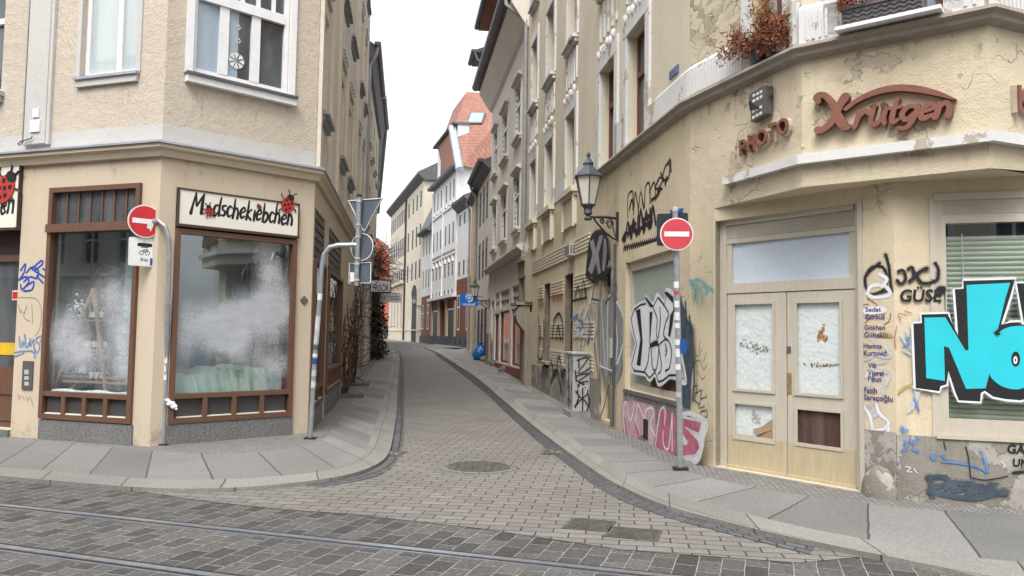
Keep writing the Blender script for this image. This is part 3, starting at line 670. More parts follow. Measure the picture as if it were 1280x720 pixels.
for W, lo, up in ((LA, [oLAshop, oDoor], [oLAw, oLAw2]), (CH, [oCHs], [oCHw]), (LS, oLS, [])):
    wall_face(q, W, 0, W.L, -.3, ZB, lo, .2, 0)
    if W is LS: wall_face(q, W, 0, W.L, ZB, TOP1, oUP, .2, 2)
    else:
        zt = 4.52
        wall_face(q, W, 0, W.L, ZB, zt, [], .2, 3); wall_face(q, W, 0, W.L, zt, TOP1, [(a, b, max(c, zt), e) for (a, b, c, e) in up], .2, 1)
shell(q, [pE, (-12.5, 24.0), pL0], -.3, TOP1, 2)
q.build('wall', [MT['cream'], MT['beige'], MT['beige_side'], MT['white_band']], L1)
q = MB(); flat(q, [pL0, pA, pC, pE, (-12.5, 24)], TOP1); q.build('roof', MT['slate'], L1)
# zinc covered ledge with moulding
mA = math.tan((CH.t.angle_signed(LA.t))/2); mC = math.tan((LS.t.angle_signed(CH.t))/2)
prof_z = [(.002, 4.30), (.17, 4.245), (.17, 4.215), (.002, 4.215)]
prof_m = [(.002, 4.213), (.14, 4.213), (.14, 4.16), (.09, 4.13), (.06, 4.05), (.002, 4.05)]
for nm, pr, mt in (('zinc_ledge', prof_z, 'zinc'), ('moulding', prof_m, 'cream')):
    q = MB()
    q.wprofile(LA, 0, LA.L, pr, 0, -mA if False else abs(mA)); q.wprofile(CH, 0, CH.L, pr, -abs(mA), abs(mC)); q.wprofile(LS, 0, LS.L, [(a, z) for a, z in pr], -abs(mC), 0)
    q.build(nm, MT[mt] if nm != 'zinc_ledge' else MT['zinc'], L1)
# corner pilaster faces at street level stand slightly proud; granite plinths
q = MB()
q.wbox(LA, oLAshop[0]-.005, oLAshop[1]+.02, -.1, .34, .002, .03); q.wbox(CH, oCHs[0]-.01, oCHs[1]+.02, -.1, .34, .002, .03)
q.wbox(LS, oLS[0][0], oLS[0][1], -.1, .40, .002, .03); q.wbox(LS, oLS[1][0], oLS[1][1], -.1, .48, .002, .03); q.wbox(LA, oDoor[0], oDoor[1], -.1, .155, -.3, .05)
q.build('plinth', MT['granite_pl'], L1)
# white pilaster strip with small plates
q = MB(); ua, ub = LA.px(37, 100)[0], LA.px(68, 100)[0]
q.wbox(LA, ua, ub, 4.35, TOP1-.1, .002, .05); q.wbox(LA, ua+.06, ub-.06, 4.36, TOP1-.2, .05, .065)
q.build('pilaster', MT['white_band'], L1)
q = MB()
for (x0, y0, x1, y1) in ((47, 138, 54, 148), (44, 152, 55, 166)): a = LA.rect(x0, y0, x1, y1); q.wbox(LA, *a, .066, .085)
q.build('cover_plate', MT['white_fr'], L1)
q = MB(); P = [LA.pt(*LA.px(x, y), .09) for (x, y) in ((47, 172), (46, 175), (38, 177), (32, 179), (29, 182), (31, 183.5), (34, 181), (36, 178))]
q.tube(P, .008, 6); q.build('loose_cable', MT['black'], L1)
q = MB(); u = LA.px(36, 90)[0]; q.tube([LA.pt(u-.03, z, .02) for z in (4.4, 9, TOP1-.5)], .012, 6); q.build('lightning_wire', MT['grey_pipe'], L1)
# side facade relief: pilaster strips and aprons
q = MB()
for (a, b) in ((.02, .22), (1.75, 2.05), (3.3, 3.5), (5.25, 5.6), (7.6, 7.9), (8.8, 9.1), (10.8, 11.1), (13.05, 13.3)): q.wbox(LS, a, b, 4.3, TOP1-.4, .002, .07)
q.build('pilaster', MT['beige_side'], L1)
q = MB()
for z in (7.45, 10.9):
    for (a, b) in upL:
        q.wbox(LS, a-.1, b+.1, z, z+.9, .002, .05)
        for k in range(5): u = a+(b-a)*(k+.5)/5; q.wbox(LS, u-.06, u+.06, z+.15, z+.7, .05, .09)
q.build('relief_panel', MT['white_band'], L1)
for (a, b, c, e) in oUP:
    window(L1, LS, (a, b, c, e), 'white_fr', 'pane_mid', fw=.07, trans=(.68,), sill=.05, sillmat='grey_pipe')
wl = window(L1, LA, oLAw, 'white_fr', 'pane_curtain', d=-.13, fw=.07, mull=(.6,)); q = MB(); q.wbox(LA, oLAw[0]-.06, oLAw[1]+.06, oLAw[2]-.04, oLAw[2], -.13, .08); q.build('sill', MT['zinc'], wl); q = MB(); q.wbox(LA, oLAw[0]-.04, oLAw[1]+.04, oLAw[2]-.14, oLAw[2]-.04, .002, .05); q.build('sill', MT['white_band'], wl)
q = MB(); q.wbox(LA, oLAw[0]-.07, oLAw[0], oLAw[2], oLAw[3], .002, .02); q.wbox(LA, oLAw[1], oLAw[1]+.07, oLAw[2], oLAw[3], .002, .02); q.build('surround', MT['white_band'], wl)
window(L1, LA, oLAw2, 'white_fr', 'pane_dark', d=-.13, fw=.07, mull=(.5,), trans=(.66,), sill=.05, sillmat='zinc')
# big triple window on the chamfer, three panes of different look
a, b, c, e = oCHw
w_ = MB(); d = -.1
fr = [a, a+.085]; us = [a+(b-a)*k for k in (0, .315, .645, 1)]
w_.wbox(CH, a, a+.07, c, e, d, d+.07); w_.wbox(CH, b-.07, b, c, e, d, d+.07); w_.wbox(CH, a+.07, b-.07, c, c+.09, d, d+.06); w_.wbox(CH, a+.07, b-.07, e-.08, e, d, d+.06)
zt = CH.px(300, 7)[1]
w_.wbox(CH, a+.07, b-.07, zt-.075, zt+.075, d, d+.09)
for u in us[1:3]: w_.wbox(CH, u-.07, u+.07, c+.09, zt-.075, d, d+.066)
for k in range(1, 6): u = a+(b-a)*k/6; w_.wbox(CH, u-.03, u+.03, zt+.075, e-.08, d, d+.05)
wf = w_.build('window', MT['white_fr'], L1)
for i, pn in enumerate(('pane_blue', 'pane_blue', 'pane_dark')):
    u0, u1 = us[i]+.02, us[i+1]-.02
    if i == 1:
        um = u0+(u1-u0)*.48
        q = MB(); q.wbox(CH, u0, um, c+.02, zt, d+.005, d+.02); q.build('pane', MT['pane_blue'], wf); u0, pn = um, 'pane_dark'
    q = MB(); q.wbox(CH, u0, u1, c+.02, zt, d+.005, d+.02); q.build('pane', MT[pn], wf)
q = MB(); q.wbox(CH, a+.02, b-.02, zt, e-.02, d+.005, d+.02); q.build('pane', MT['pane_dark'], wf)
q = MB(); q.wbox(CH, a-.1, a, c-.02, e, .002, .05); q.wbox(CH, b, b+.1, c-.02, e, .002, .05); q.build('surround', MT['white_fr'], wf)
q = MB(); q.wbox(CH, a-.1, b+.12, c-.06, c-.02, d, .13); q.build('sill', MT['lead'], wf); q = MB(); q.wbox(CH, a-.09, b+.11, c-.16, c-.06, .002, .10); q.build('sill', MT['white_fr'], wf)
# paper stars hanging behind the middle pane (seen on the glass plane)
for (x, y, r_, nsp) in ((298, 34, .042, 6), (298, 51, .042, 6), (295.5, 76, .125, 8)):
    u, z = CH.px(x, y, d+.03); e_ = thing('paper_star', CH.pt(u, z, d+.03), {34: 'smallest top white paper flower hanging in the triple window', 51: 'lower small white paper flower hanging in the triple window', 76: 'large folded white paper star hanging in the triple window'}[y], 'window ornament')
    q = MB()
    for k in range(nsp):
        t0 = 2*math.pi*k/nsp; pts = [CH.pt(u+r_*rr*math.cos(t0+dt), z+r_*rr*math.sin(t0+dt), d+.028) for (rr, dt) in ((.25, 0), (.95, -.33), (1, 0), (.95, .33))]
        q.prism(pts, CH.n.to_3d()*.004)
    q.build('paper_fold', MT['paper'], e_)

# shop window on the tram street side
def shopframe(W, o, glass, zt, panels, zp, parent=L1, trans_n=0, d=-.02, fw=.07):
    a, b, c, e = o; q = MB(); th = .07
    q.wbox(W, a, a+fw, c, e, d-.05, d+th); q.wbox(W, b-fw, b, c, e, d-.05, d+th)
    q.wbox(W, a+fw, b-fw, c, c+.07, d-.05, d+th-.004); q.wbox(W, a+fw, b-fw, zp-.05, zp+.015, d-.05, d+th-.004); q.wbox(W, a+fw, b-fw, e-fw, e, d-.05, d+th-.004)
    if trans_n:
        q.wbox(W, a, b, zt-.10, zt+.02, d+th, d+th+.035); q.wbox(W, a+fw, b-fw, zt-.10, zt+.02, d-.05, d+th-.004)
        for k in range(1, trans_n):
            u = a+fw+(b-a-2*fw)*k/trans_n; q.wbox(W, u-.014, u+.014, zt+.02, e-fw, d-.03, d+.012)
    for k in range(1, panels):
        u = a+fw+(b-a-2*fw)*k/panels; q.wbox(W, u-.035, u+.035, c+.07, zp-.05, d-.05, d+th-.006)
    f = q.build('shop_window', MT['brown'], parent)
    q = MB(); zt2 = zt-.1 if trans_n else e-fw
    q.face([W.pt(a+fw*.8, zp, d), W.pt(b-fw*.8, zp, d), W.pt(b-fw*.8, zt2, d), W.pt(a+fw*.8, zt2, d)], [(0, 0), (1, 0), (1, 1), (0, 1)]); q.build('pane', glass, f)
    if trans_n: q = MB(); q.wbox(W, a+fw*.8, b-fw*.8, zt, e-fw*.5, d-.02, d-.01); q.build('pane', MT['pane_dark'], f)
    if panels:
        for k in range(panels):
            u0 = a+fw+(b-a-2*fw)*k/panels+.03; u1 = a+fw+(b-a-2*fw)*(k+1)/panels-.03
            q = MB(); q.wbox(W, u0, u1, c+.06, zp-.045, d-.01, d+.01); q.build('perforated_panel', MT['mesh_panel'], f)
            q = MB(); q.wbox(W, u0+.005, u1-.005, c+.07, c+.085, d+.012, d+.05); q.build('panel_ledge', MT['sign_cream'], f)
    return f
gl_A = glass_mat('snow_sprayed_glass', refl=.12, frost=[(.28, .42, .22, .16, .8), (.40, .24, .26, .12, 1.1), (.84, .45, .20, .24, 1.15), (.60, .62, .30, .14, .6), (.12, .34, .16, .14, .7), (.92, .2, .15, .16, .8), (.5, .1, .6, .1, .3)], grain=70)
gl_B = glass_mat('snow_sprayed_glass_corner', refl=.20, frost=[(.30, .36, .16, .11, 1.2), (.52, .34, .14, .14, 1.5), (.42, .48, .42, .11, 1.0), (.86, .45, .17, .28, .75), (.80, .80, .10, .08, 1.0), (.74, .93, .12, .08, .6), (.06, .38, .12, .18, .9), (.86, .18, .22, .08, .9), (.62, .55, .3, .1, .8), (.85, .62, .2, .16, .8)], grain=62)
gl_clear = glass_mat('shop_glass', tint=(.75, .8, .8))
zpA = LA.px(120, 493)[1]; ztA = LA.px(115, 281)[1]
shopframe(LA, oLAshop, gl_A, ztA, 4, zpA, trans_n=7)
zpB = CH.px(290, 491)[1]
a, b, c, e = oCHs; zsb2 = CH.px(371, 299)[1]-.02
shopframe(CH, (a, b, c, zsb2), gl_B, zsb2, 4, zpB)
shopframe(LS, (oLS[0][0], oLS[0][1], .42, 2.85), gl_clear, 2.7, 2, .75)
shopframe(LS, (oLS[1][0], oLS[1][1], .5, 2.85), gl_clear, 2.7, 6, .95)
for o in oLS[:2]:
    q = MB(); q.wbox(LS, o[0], o[1], 2.85, o[3], -.12, -.03)
    for k in range(5): q.wbox(LS, o[0]+.05, o[1]-.05, 2.9+k*.15, 3.0+k*.15, -.03, -.01)
    q.build('brown_panel', MT['brown_dk'], L1)
q = MB(); q.wbox(LS, oLS[2][0], oLS[2][1], .2, 3.3, -.15, -.08); q.build('side_door', MT['brown_dk'], L1)
# display rooms
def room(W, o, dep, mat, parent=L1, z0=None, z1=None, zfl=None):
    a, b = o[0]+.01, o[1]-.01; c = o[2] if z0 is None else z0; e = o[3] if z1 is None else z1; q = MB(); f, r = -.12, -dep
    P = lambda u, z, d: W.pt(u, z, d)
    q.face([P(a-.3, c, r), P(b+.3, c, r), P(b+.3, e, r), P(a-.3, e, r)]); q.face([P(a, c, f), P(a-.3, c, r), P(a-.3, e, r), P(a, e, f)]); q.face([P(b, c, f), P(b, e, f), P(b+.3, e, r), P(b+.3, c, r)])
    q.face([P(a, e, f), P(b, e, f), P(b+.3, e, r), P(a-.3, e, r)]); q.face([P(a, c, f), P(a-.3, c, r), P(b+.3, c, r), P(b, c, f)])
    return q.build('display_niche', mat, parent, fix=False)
room(LA, oLAshop, 1.2, MT['interior'], z0=zpA-.04); room(CH, oCHs, 1.1, MT['interior_b'], z0=zpB-.04, z1=zsb2)
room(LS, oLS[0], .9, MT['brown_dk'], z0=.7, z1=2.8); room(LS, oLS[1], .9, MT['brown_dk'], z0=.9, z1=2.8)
# entrance at the left edge of the picture
q = MB(); a, b, c, e = oDoor; d = -.26
q.wbox(LA, b-.10, b-.02, c, 2.75, d, d+.08); q.wbox(LA, b-.9, b-.10, c, 1.05, d, d+.07); q.wbox(LA, b-.9, b-.10, c+.1, c+.35, d+.07, d+.09); q.wbox(LA, b-.9, b-.10, .65, .95, d+.07, d+.09)
q.wbox(LA, b-1.2, b-.02, 2.65, 2.75, d, d+.085); q.wbox(LA, b-.9, b-.8, 1.05, 2.65, d, d+.07); q.wbox(LA, a, b-.9, c, 2.65, d, d+.06)
dr = q.build('entrance_door', MT['brown'], L1)
q = MB(); q.wbox(LA, b-.8, b-.1, 1.05, 2.65, d+.01, d+.03); q.build('pane', MT['pane_dark'], dr)
q = MB(); q.wbox(LA, a, b-.02, 2.75, 3.6, d, d+.04); q.build('dark_overdoor', MT['brown_dk'], L1)
q = MB(); x = LA.rect(-8, 428, 18.5, 444, d+.04); q.wbox(LA, *x, d+.032, d+.04); q.build('yellow_poster', M('yellow_poster', (.62, .40, .02), .6), dr)
q = MB(); x = LA.rect(14.5, 363, 21.5, 375, d+.05); q.wbox(LA, *x, d+.032, d+.036); q.build('notice', MT['paper'], dr)
q = MB(); q.wbox(LA, x[0]+.01, x[1]-.005, x[2]+.02, x[3]-.02, d+.037, d+.040); q.build('notice_panel', MT['sign_red'], dr)
# bell plate and little tile
q = MB(); x = LA.rect(30, 451, 41, 487); q.wbox(LA, *x, .002, .02)
bp = q.build('bell_plate', MT['plate_grey'], L1)
q = MB()
for k, (y0, y1) in enumerate(((462, 468), (470, 475), (477, 482))): x = LA.rect(32.5, y0, 37.5, y1); q.wbox(LA, *x, .02, .026)
q.build('name_label', MT['alu'], bp)
q = MB(); u, z = CH.px(380, 375.5); q.prism([CH.pt(u-.07, z, .002), CH.pt(u, z-.075, .002), CH.pt(u+.07, z, .002), CH.pt(u, z+.075, .002)], CH.n.to_3d()*.012); q.build('diamond_tile', MT['plate_grey'], L1)

# ============================================================ houses further up on the left
pE2 = pC + dLS*24.3; L2w = Wall(pE, pE2); pE3 = Vector((-11.4, 64)); L3w = Wall(pE2, pE3)
L2 = thing('row_house', (pE.x-3, 31, .4), 'tan row house behind the bare vines, with projecting dark gutters', 'building')
op = [(a, a+1.0, z, z+1.8) for z in (5.4, 8.3) for a in (1.2, 3.6, 6.0, 8.6)]; op0 = [(.9, 1.7, .4, 3.2), (3.2, 4.4, .4, 3.3), (6.0, 7.2, 1.2, 3.2)]
q = MB(); wall_face(q, L2w, 0, L2w.L, -.2, 11.2, op+op0); shell(q, [pE2, (-14, 36), (-12.5, 24)], 0, 11.2); q.build('wall', MT['beige_side'], L2)
for o in op: window(L2, L2w, o, 'white_fr', 'pane_mid', trans=(.68,), sill=.06, sillmat='taupe')
for o in op0: window(L2, L2w, o, 'brown', 'pane_dark', trans=(.7,))
q = MB(); q.wprofile(L2w, -.05, L2w.L+.05, [(.002, 10.75), (.12, 10.8), (.26, 11.12), (.3, 11.2), (-3.5, 13.6), (-3.5, 11.2)]); q.build('roof', MT['slate'], L2)
gutter(L2, L2w, -.15, L2w.L*.52, 11.28, .34, .11); gutter(L2, L2w, L2w.L*.55, L2w.L+.1, 11.35, .36, .11)
q = MB(); q.tube([L2w.pt(.0, 11.2, .34), L2w.pt(.0, 10.9, .3), L2w.pt(.05, 10.5, .1), L2w.pt(.05, 5, .09), L2w.pt(.05, .2, .09)], .06, 8); q.build('downpipe', MT['grey_pipe'], L2)
L3 = thing('row_house', (pE2.x-3, 50, .7), 'dark roofed row house round the bend beyond the ivy on the left', 'building')
op = [(a, a+1.1, z, z+1.8) for z in (2.0, 5.2, 8.2) for a in [1.5+2.6*i for i in range(10)]]
q = MB(); wall_face(q, L3w, 0, L3w.L, -.2, 11.2, op); shell(q, [pE3, (-19, 62), (-14, 36)], 0, 11.2); q.build('wall', MT['taupe'], L3)
for o in op: window(L3, L3w, o, 'white_fr', 'pane_mid', trans=(.68,))
q = MB(); q.wprofile(L3w, 0, L3w.L, [(.002, 10.8), (.22, 11.3), (.26, 11.45), (-3.5, 13.6), (-3.5, 11.2)]); q.build('roof', MT['slate'], L3)
gutter(L3, L3w, 0, L3w.L, 11.55, .30, .12)

# ============================================================ right corner building (faded photo shop)
K1, T, K2, K3 = Vector((2.300, 10.124)), Vector((2.4895, 9.631)), Vector((3.8356, 7.844)), Vector((5.25, 7.357))
dS = Vector((math.sin(R(-8.2)), math.cos(R(-8.2)))); SL = 13.3
S0 = K1 + dS*SL
P1, P3_, P4 = Vector((3.046, 8.180)), Vector((4.387, 7.1435)), Vector((8.2, 8.77)); K4 = Vector((8.6, 8.8))
S, KT, D, RW, RX = Wall(S0, K1), Wall(K1, T), Wall(T, K2), Wall(K2, K3), Wall(K3, K4)
U2, U3, U4 = Wall(K1, P1), Wall(P1, P3_), Wall(P3_, P4)
R1 = thing('photo_shop_building', (3.2, 14, 0), 'peeling yellow corner house with graffiti and an old photo shop on the right', 'building')
TOPR = 13.6; ZS = 3.25
su = lambda u: SL+u               # u counted backwards from the corner
oSs = (su(-2.80), su(-.47), .80, 2.86); oSn = (su(-4.42), su(-3.72), .15, 2.87)
oSt = [(su(-7.72), su(-6.87), .35, 3.02), (su(-10.25), su(-9.45), .35, 2.97)]
sx = lambda x, y: S.px(x, y)[0]
W1 = (sx(785.5, 100), sx(809, 100), 4.75, 6.68); W2 = (sx(751.5, 150), sx(770, 130), 4.75, 6.66)
W3 = (sx(708.7, 200), sx(720, 190), 4.86, 6.62); W4 = (sx(682.5, 230), sx(691.8, 220), 4.86, 6.6); W5 = (sx(663.7, 250), sx(670.6, 245), 4.86, 6.6)
fl1 = [W1, W2, W3, W4, W5]; fl2 = [(a, b, 8.2, 10.1) for (a, b, c, e) in fl1]; fl3 = [(a, b, 11.2, 12.9) for (a, b, c, e) in fl1]
oDr = (.02, 1.86, .10, 3.09); oRw = (RW.px(1172, 400)[0], RW.L-.05, .74, 3.05)
oU2 = (U2.px(941, 20)[0]-.0, U2.px(982, 20)[0], 4.80, 6.9); oU3 = (U3.px(1051, 20)[0], U3.px(1180, 10)[0], 4.80, 6.9)
q = MB()
wall_face(q, S, 0, SL, -.3, 4.6, [oSs, oSn]+oSt, .25, 0); wall_face(q, S, 0, SL, 4.6, TOPR, fl1+fl2+fl3, .3, 1)
wall_face(q, KT, 0, KT.L, -.3, ZS, [], .2, 0); wall_face(q, D, 0, D.L, -.3, ZS+.05, [oDr], .2, 0); wall_face(q, RW, 0, RW.L, -.3, ZS+.05, [oRw], .2, 0); wall_face(q, RX, 0, RX.L, -.3, ZS+.05, [], .2, 0)
for W, o in ((U2, oU2), (U3, oU3), (U4, None)):
    wall_face(q, W, 0, W.L, ZS, 4.6, [], .2, 2)
    wall_face(q, W, 0, W.L, 4.6, TOPR, [o] if o else [], .2, 3 if W is U2 else 1)
flat(q, [K1, P1, P3_, P4, K4, K3, K2, T], ZS, 0)
shell(q, [P4, (9.5, 24.5), S0], -.3, TOPR, 1)
q.build('wall', [MT['yellow'], MT['yellow_up'], MT['yellow_old'], MT['cracked']], R1)
q = MB(); flat(q, [S0, K1, P1, P3_, P4, (9.5, 24.5)], TOPR); q.build('roof', MT['slate'], R1)
def mit(W1_, W2_):   # mitre slope at the joint of two walls
    a = W1_.t.angle_signed(W2_.t); return math.tan(a/2)
def sweep(name, walls, prof, mat, parent, us=None, first=0, last=0):
    q = MB()
    for i, W in enumerate(walls):
        ms = first if i == 0 else mits[i-1]; me = last if i == len(walls)-1 else -mits[i] * -1
        u0, u1 = (0, W.L) if us is None else us[i]
        q.wprofile(W, u0, u1, prof, -(abs(ms) if i and conv[i-1] else -abs(ms) if i else 0), (abs(me) if i < len(walls)-1 and conv[i] else -abs(me) if i < len(walls)-1 else 0))
    return q.build(name, mat, parent)
def setm(walls):
    global mits, conv
    mits = [abs(mit(a, b)) for a, b in zip(walls, walls[1:])]
    conv = [a.t.cross(b.t) > 0 for a, b in zip(walls, walls[1:])]   # convex seen from the street
ws = [S, U2, U3, U4]; setm(ws)
seg = [(su(-4.9), SL), (0, U2.L), (0, U3.L), (0, U4.L)]
m_ledge = plaster('weathered_stone_ledge', (.34, .30, .25), (.16, .14, .12), var=.25, streak=.7, bump=.6)
sweep('ledge', ws, [(.002, 4.76), (.15, 4.735), (.16, 4.70), (.11, 4.67), (.10, 4.63), (.002, 4.60)], m_ledge, R1, seg)
sweep('white_band', ws, [(.002, 4.765), (.05, 4.765), (.05, 5.14), (.002, 5.20)], MT['white_pl'], R1, [(su(-1.62), SL), (0, oU2[0]-.01), (0, oU3[0]-.01), (0, U4.L)])
q = MB(); q.wbox(S, su(-3.5), su(-2.95), 4.765, 5.35, .002, .045); q.wbox(U2, oU2[1]+.01, U2.L-.02, 4.765, 5.25, .002, .05); q.wbox(U3, oU3[1]+.01, U3.L-.01, 4.765, 5.3, .002, .05); q.build('white_band', MT['white_pl'], R1)
q = MB()
for W, u0, u1 in ((U2, .08, oU2[0]-.12), (U2, oU2[1]+.12, U2.L-.05), (U3, .05, oU3[0]-.1), (U3, oU3[1]+.15, U3.L-.05), (U4, .1, 1.2)):
    n_ = max(2, int((u1-u0)/.055))
    for k in range(n_): u = u0+(u1-u0)*(k+.5)/n_; q.wbox(W, u-.014, u+.014, 4.80, 5.09, .0505, .062)
q.build('fluting', MT['white_pl'], R1)
ws = [U2, U3, U4]; setm(ws)
sweep('canopy_band', ws, [(.002, 3.60), (.085, 3.585), (.085, 3.485), (.002, 3.485)], MT['white_pl'], R1, [(U2.px(910, 235)[0], U2.L), (0, U3.L), (0, U4.L)])
# aprons / sills / surrounds of the upper windows
for i, o in enumerate(fl1):
    window(R1, S, o, 'redbrown', 'pane_mid', d=-.20, fw=.06, mull=(.5,), trans=(.64,), surround='white_pl', sr=.20, sd=.045)
for i, o in enumerate(fl2): window(R1, S, o, 'redbrown', 'pane_mid', d=-.20, fw=.06, mull=(.5,), trans=(.64,), surround='white_pl', sr=.18, sd=.045, sill=.12)
for o in fl3: window(R1, S, o, 'redbrown', 'pane_mid', d=-.20, surround='white_pl', sr=.18, sill=.12)
window(R1, U2, oU2, 'redbrown', 'pane_blue', d=-.18, fw=.09, mull=(.55,), surround='white_pl', sr=.16, sd=.05)
window(R1, U3, oU3, 'redbrown', 'pane_blue', d=-.18, fw=.09, mull=(.34, .67), surround='white_pl', sr=.16, sd=.05)
q = MB()
for (a, b, c, e) in fl1[2:]:      # console aprons under the small windows
    q.wbox(S, a-.22, b+.22, 4.74, 4.86, .002, .16); q.wbox(S, a-.16, b+.16, 4.66, 4.74, .002, .10)
    q.wbox(S, a-.12, b+.12, 4.05, 4.64, .002, .05); q.wbox(S, a-.14, a-.04, 4.0, 4.66, .05, .10); q.wbox(S, b+.04, b+.14, 4.0, 4.66, .05, .10)
q.build('console_apron', MT['yellow_up'], R1)
q = MB()
for (a, b, c, e) in fl1:          # fluted aprons over the lintels and ornaments
    n_ = 4
    for k in range(n_+1): u = a-.05+(b-a+.1)*k/n_; q.wbox(S, u-.035, u+.035, 7.25, 7.95, .002, .035)
    for k in range(6):
        u = a-.1+(b-a+.2)*(k+.5)/6; q.ell(S.pt(u, 6.98+.05*(k % 2), .055), .05, .05, .09, 8, 6)
q.wbox(S, W3[1]+.2, W2[0]-.22, 4.86, 5.25, .002, .03); q.wbox(S, W4[1]+.2, W3[0]-.22, 4.86, 5.25, .002, .03); q.wbox(S, W5[1]+.2, W4[0]-.22, 4.86, 5.25, .002, .03)
q.build('stucco_ornament', MT['white_pl'], R1)
# ribbed string course, ribbed wall fields and door pier
q = MB()
for k in range(5): q.wbox(S, .9, su(-5.35), 3.36+k*.075, 3.41+k*.075, .002, .035)
for (u0, u1) in ((su(-6.75), su(-5.0)), (su(-9.35), su(-7.85)), (.9+1.3, su(-10.35))):
    for z0 in (2.62, 1.62, .98):
        for k in range(5): q.wbox(S, u0, u1, z0+k*.07, z0+.042+k*.07, .002, .025)
q.build('ribbed_course', MT['yellow_up'], R1)
q = MB(); pu = (0.15, 1.15)
q.wbox(S, .12, 1.25, -.2, 2.3, .002, .06); q.wbox(S, 0.7, 1.2, -.2, 1.75, .06, .20); q.wprofile(S, .7, 1.2, [(.06, 1.75), (.20, 1.75), (.40, 2.0), (.46, 2.2), (.40, 2.42), (.30, 2.5), (.06, 2.5)])
q.wbox(S, .05, 1.25, 2.5, 2.58, .002, .46); q.wbox(S, .05, 1.3, 3.30, 3.75, .002, .24); q.wbox(S, .05, 1.3, 3.75, 3.82, .002, .32); q.wbox(S, 1.0, 1.3, 2.58, 3.3, .002, .22); q.wbox(S, .05, .3, 2.58, 3.3, .002, .22)
q.wprofile(S, .15, 1.2, [(.002, 3.82), (.22, 3.82), (.22, 3.90), (.002, 4.2)])
q.build('portal_pier', plaster('dark_stained_portal', (.27, .235, .185), (.13, .11, .09), var=.2, streak=.6, bump=.4), R1)
m_jamb = M('dark_brown_jamb', (.17, .14, .105), .85, .3, 4)  # lining strips that make the reveal darker than the wall
for o in oSt:
    q = MB(); q.wbox(S, o[0], o[1], o[2], o[3], -.22, -.14); q.build('barred_opening', MT['brown_dk'], R1); q = MB(); q.wbox(S, o[0]+.003, o[0]+.02, o[2], o[3], -.14, -.004); q.wbox(S, o[0]+.02, o[1]-.003, o[3]-.02, o[3]-.003, -.14, -.004); q.build('dark_jamb', m_jamb, R1)
    q = MB(); q.wbox(S, o[0]-.08, o[1]+.08, .93, 1.0, -.1, .12); q.build('sill', MT['grey_pl'], R1)
# whitewashed shop window
a, b, c, e = oSs; q = MB(); d = -.10
q.wbox(S, a, a+.08, c, e, d-.03, d+.05); q.wbox(S, b-.08, b, c, e, d-.03, d+.05); q.wbox(S, a+.08, b-.08, c, c+.1, d-.03, d+.05); q.wbox(S, a+.08, b-.08, e-.14, e, d-.03, d+.06)
f = q.build('shop_window', MT['cream_wood'], R1)
q = MB(); q.wbox(S, a+.05, b-.05, 1.06, e-.1, d-.02, d); q.build('pane', MT['green_paint'], f)
q = MB(); q.wbox(S, a+.05, a+.95, c+.06, 1.06, d-.018, d+.002); q.build('lower_pane', MT['green_paint'], f); q = MB(); q.wbox(S, a+.95, b-.05, c+.06, 1.06, d-.02, d+.004); q.build('lower_pane', MT['rust_paint'], f)
q = MB(); q.wbox(S, a+.1, a+.42, 1.25, 2.05, d+.001, d+.004); q.build('film_patch', MT['teal_film'], f)
q = MB(); q.wbox(S, a-.1, b+.08, e, e+.18, .002, .03); q.wbox(S, a-.13, a, c, e, .002, .028); q.build('window_casing', MT['yellow'], R1)
q = MB(); q.wbox(S, a-.05, b+.05, c-.06, c-.005, -.1, .05); q.build('sill', MT['stone'], R1)
# boarded niche
a, b, c, e = oSn; q = MB(); q.wbox(S, a, b, c, e-.3, -.2, -.12); q.build('boarded_door', MT['board'], R1); q = MB(); q.wbox(S, a, b, e-.3, e, -.18, -.1); q.build('dark_overdoor', MT['g_black'], R1)
q = MB(); q.wbox(S, a-.1, b+.1, e, e+.12, .002, .04); q.wbox(S, a-.08, a, .1, e, .002, .03); q.wbox(S, b, b+.08, .1, e, .002, .03); q.build('niche_casing', MT['grey_pl'], R1)
# plinths
q = MB(); q.wbox(S, su(-2.95), SL+.001, -.2, .73, .002, .02); q.wbox(S, oSt[1][0]-2, su(-4.6), -.2, .85, .0025, .012)
q.wbox(D, 1.9, D.L, -.2, .74, .002, .012); q.wbox(RW, 0, RW.L, -.2, .72, .002, .012); q.build('plinth', MT['grey_pl'], R1)
q = MB(); q.wbox(RW, .95+.42, RW.L, .02, .25, .0125, .018); q.build('bare_brick_patch', MT['brick_wall'], R1)
q = MB(); q.ell(D.pt(2.06, .10, .0), .19, .09, .30, 14, 10, M=Matrix(((D.t.x, D.n.x, 0), (D.t.y, D.n.y, 0), (0, 0, 1))), jit=.05); q.build('render_bulge', MT['grey_pl'], R1, smooth=True)
q = MB(); x = S.rect(812, 540, 819, 556); q.wbox(S, su(-1.85), su(-1.62), .12, .42, .021, .024); q.build('vent_hole', MT['g_black'], R1)
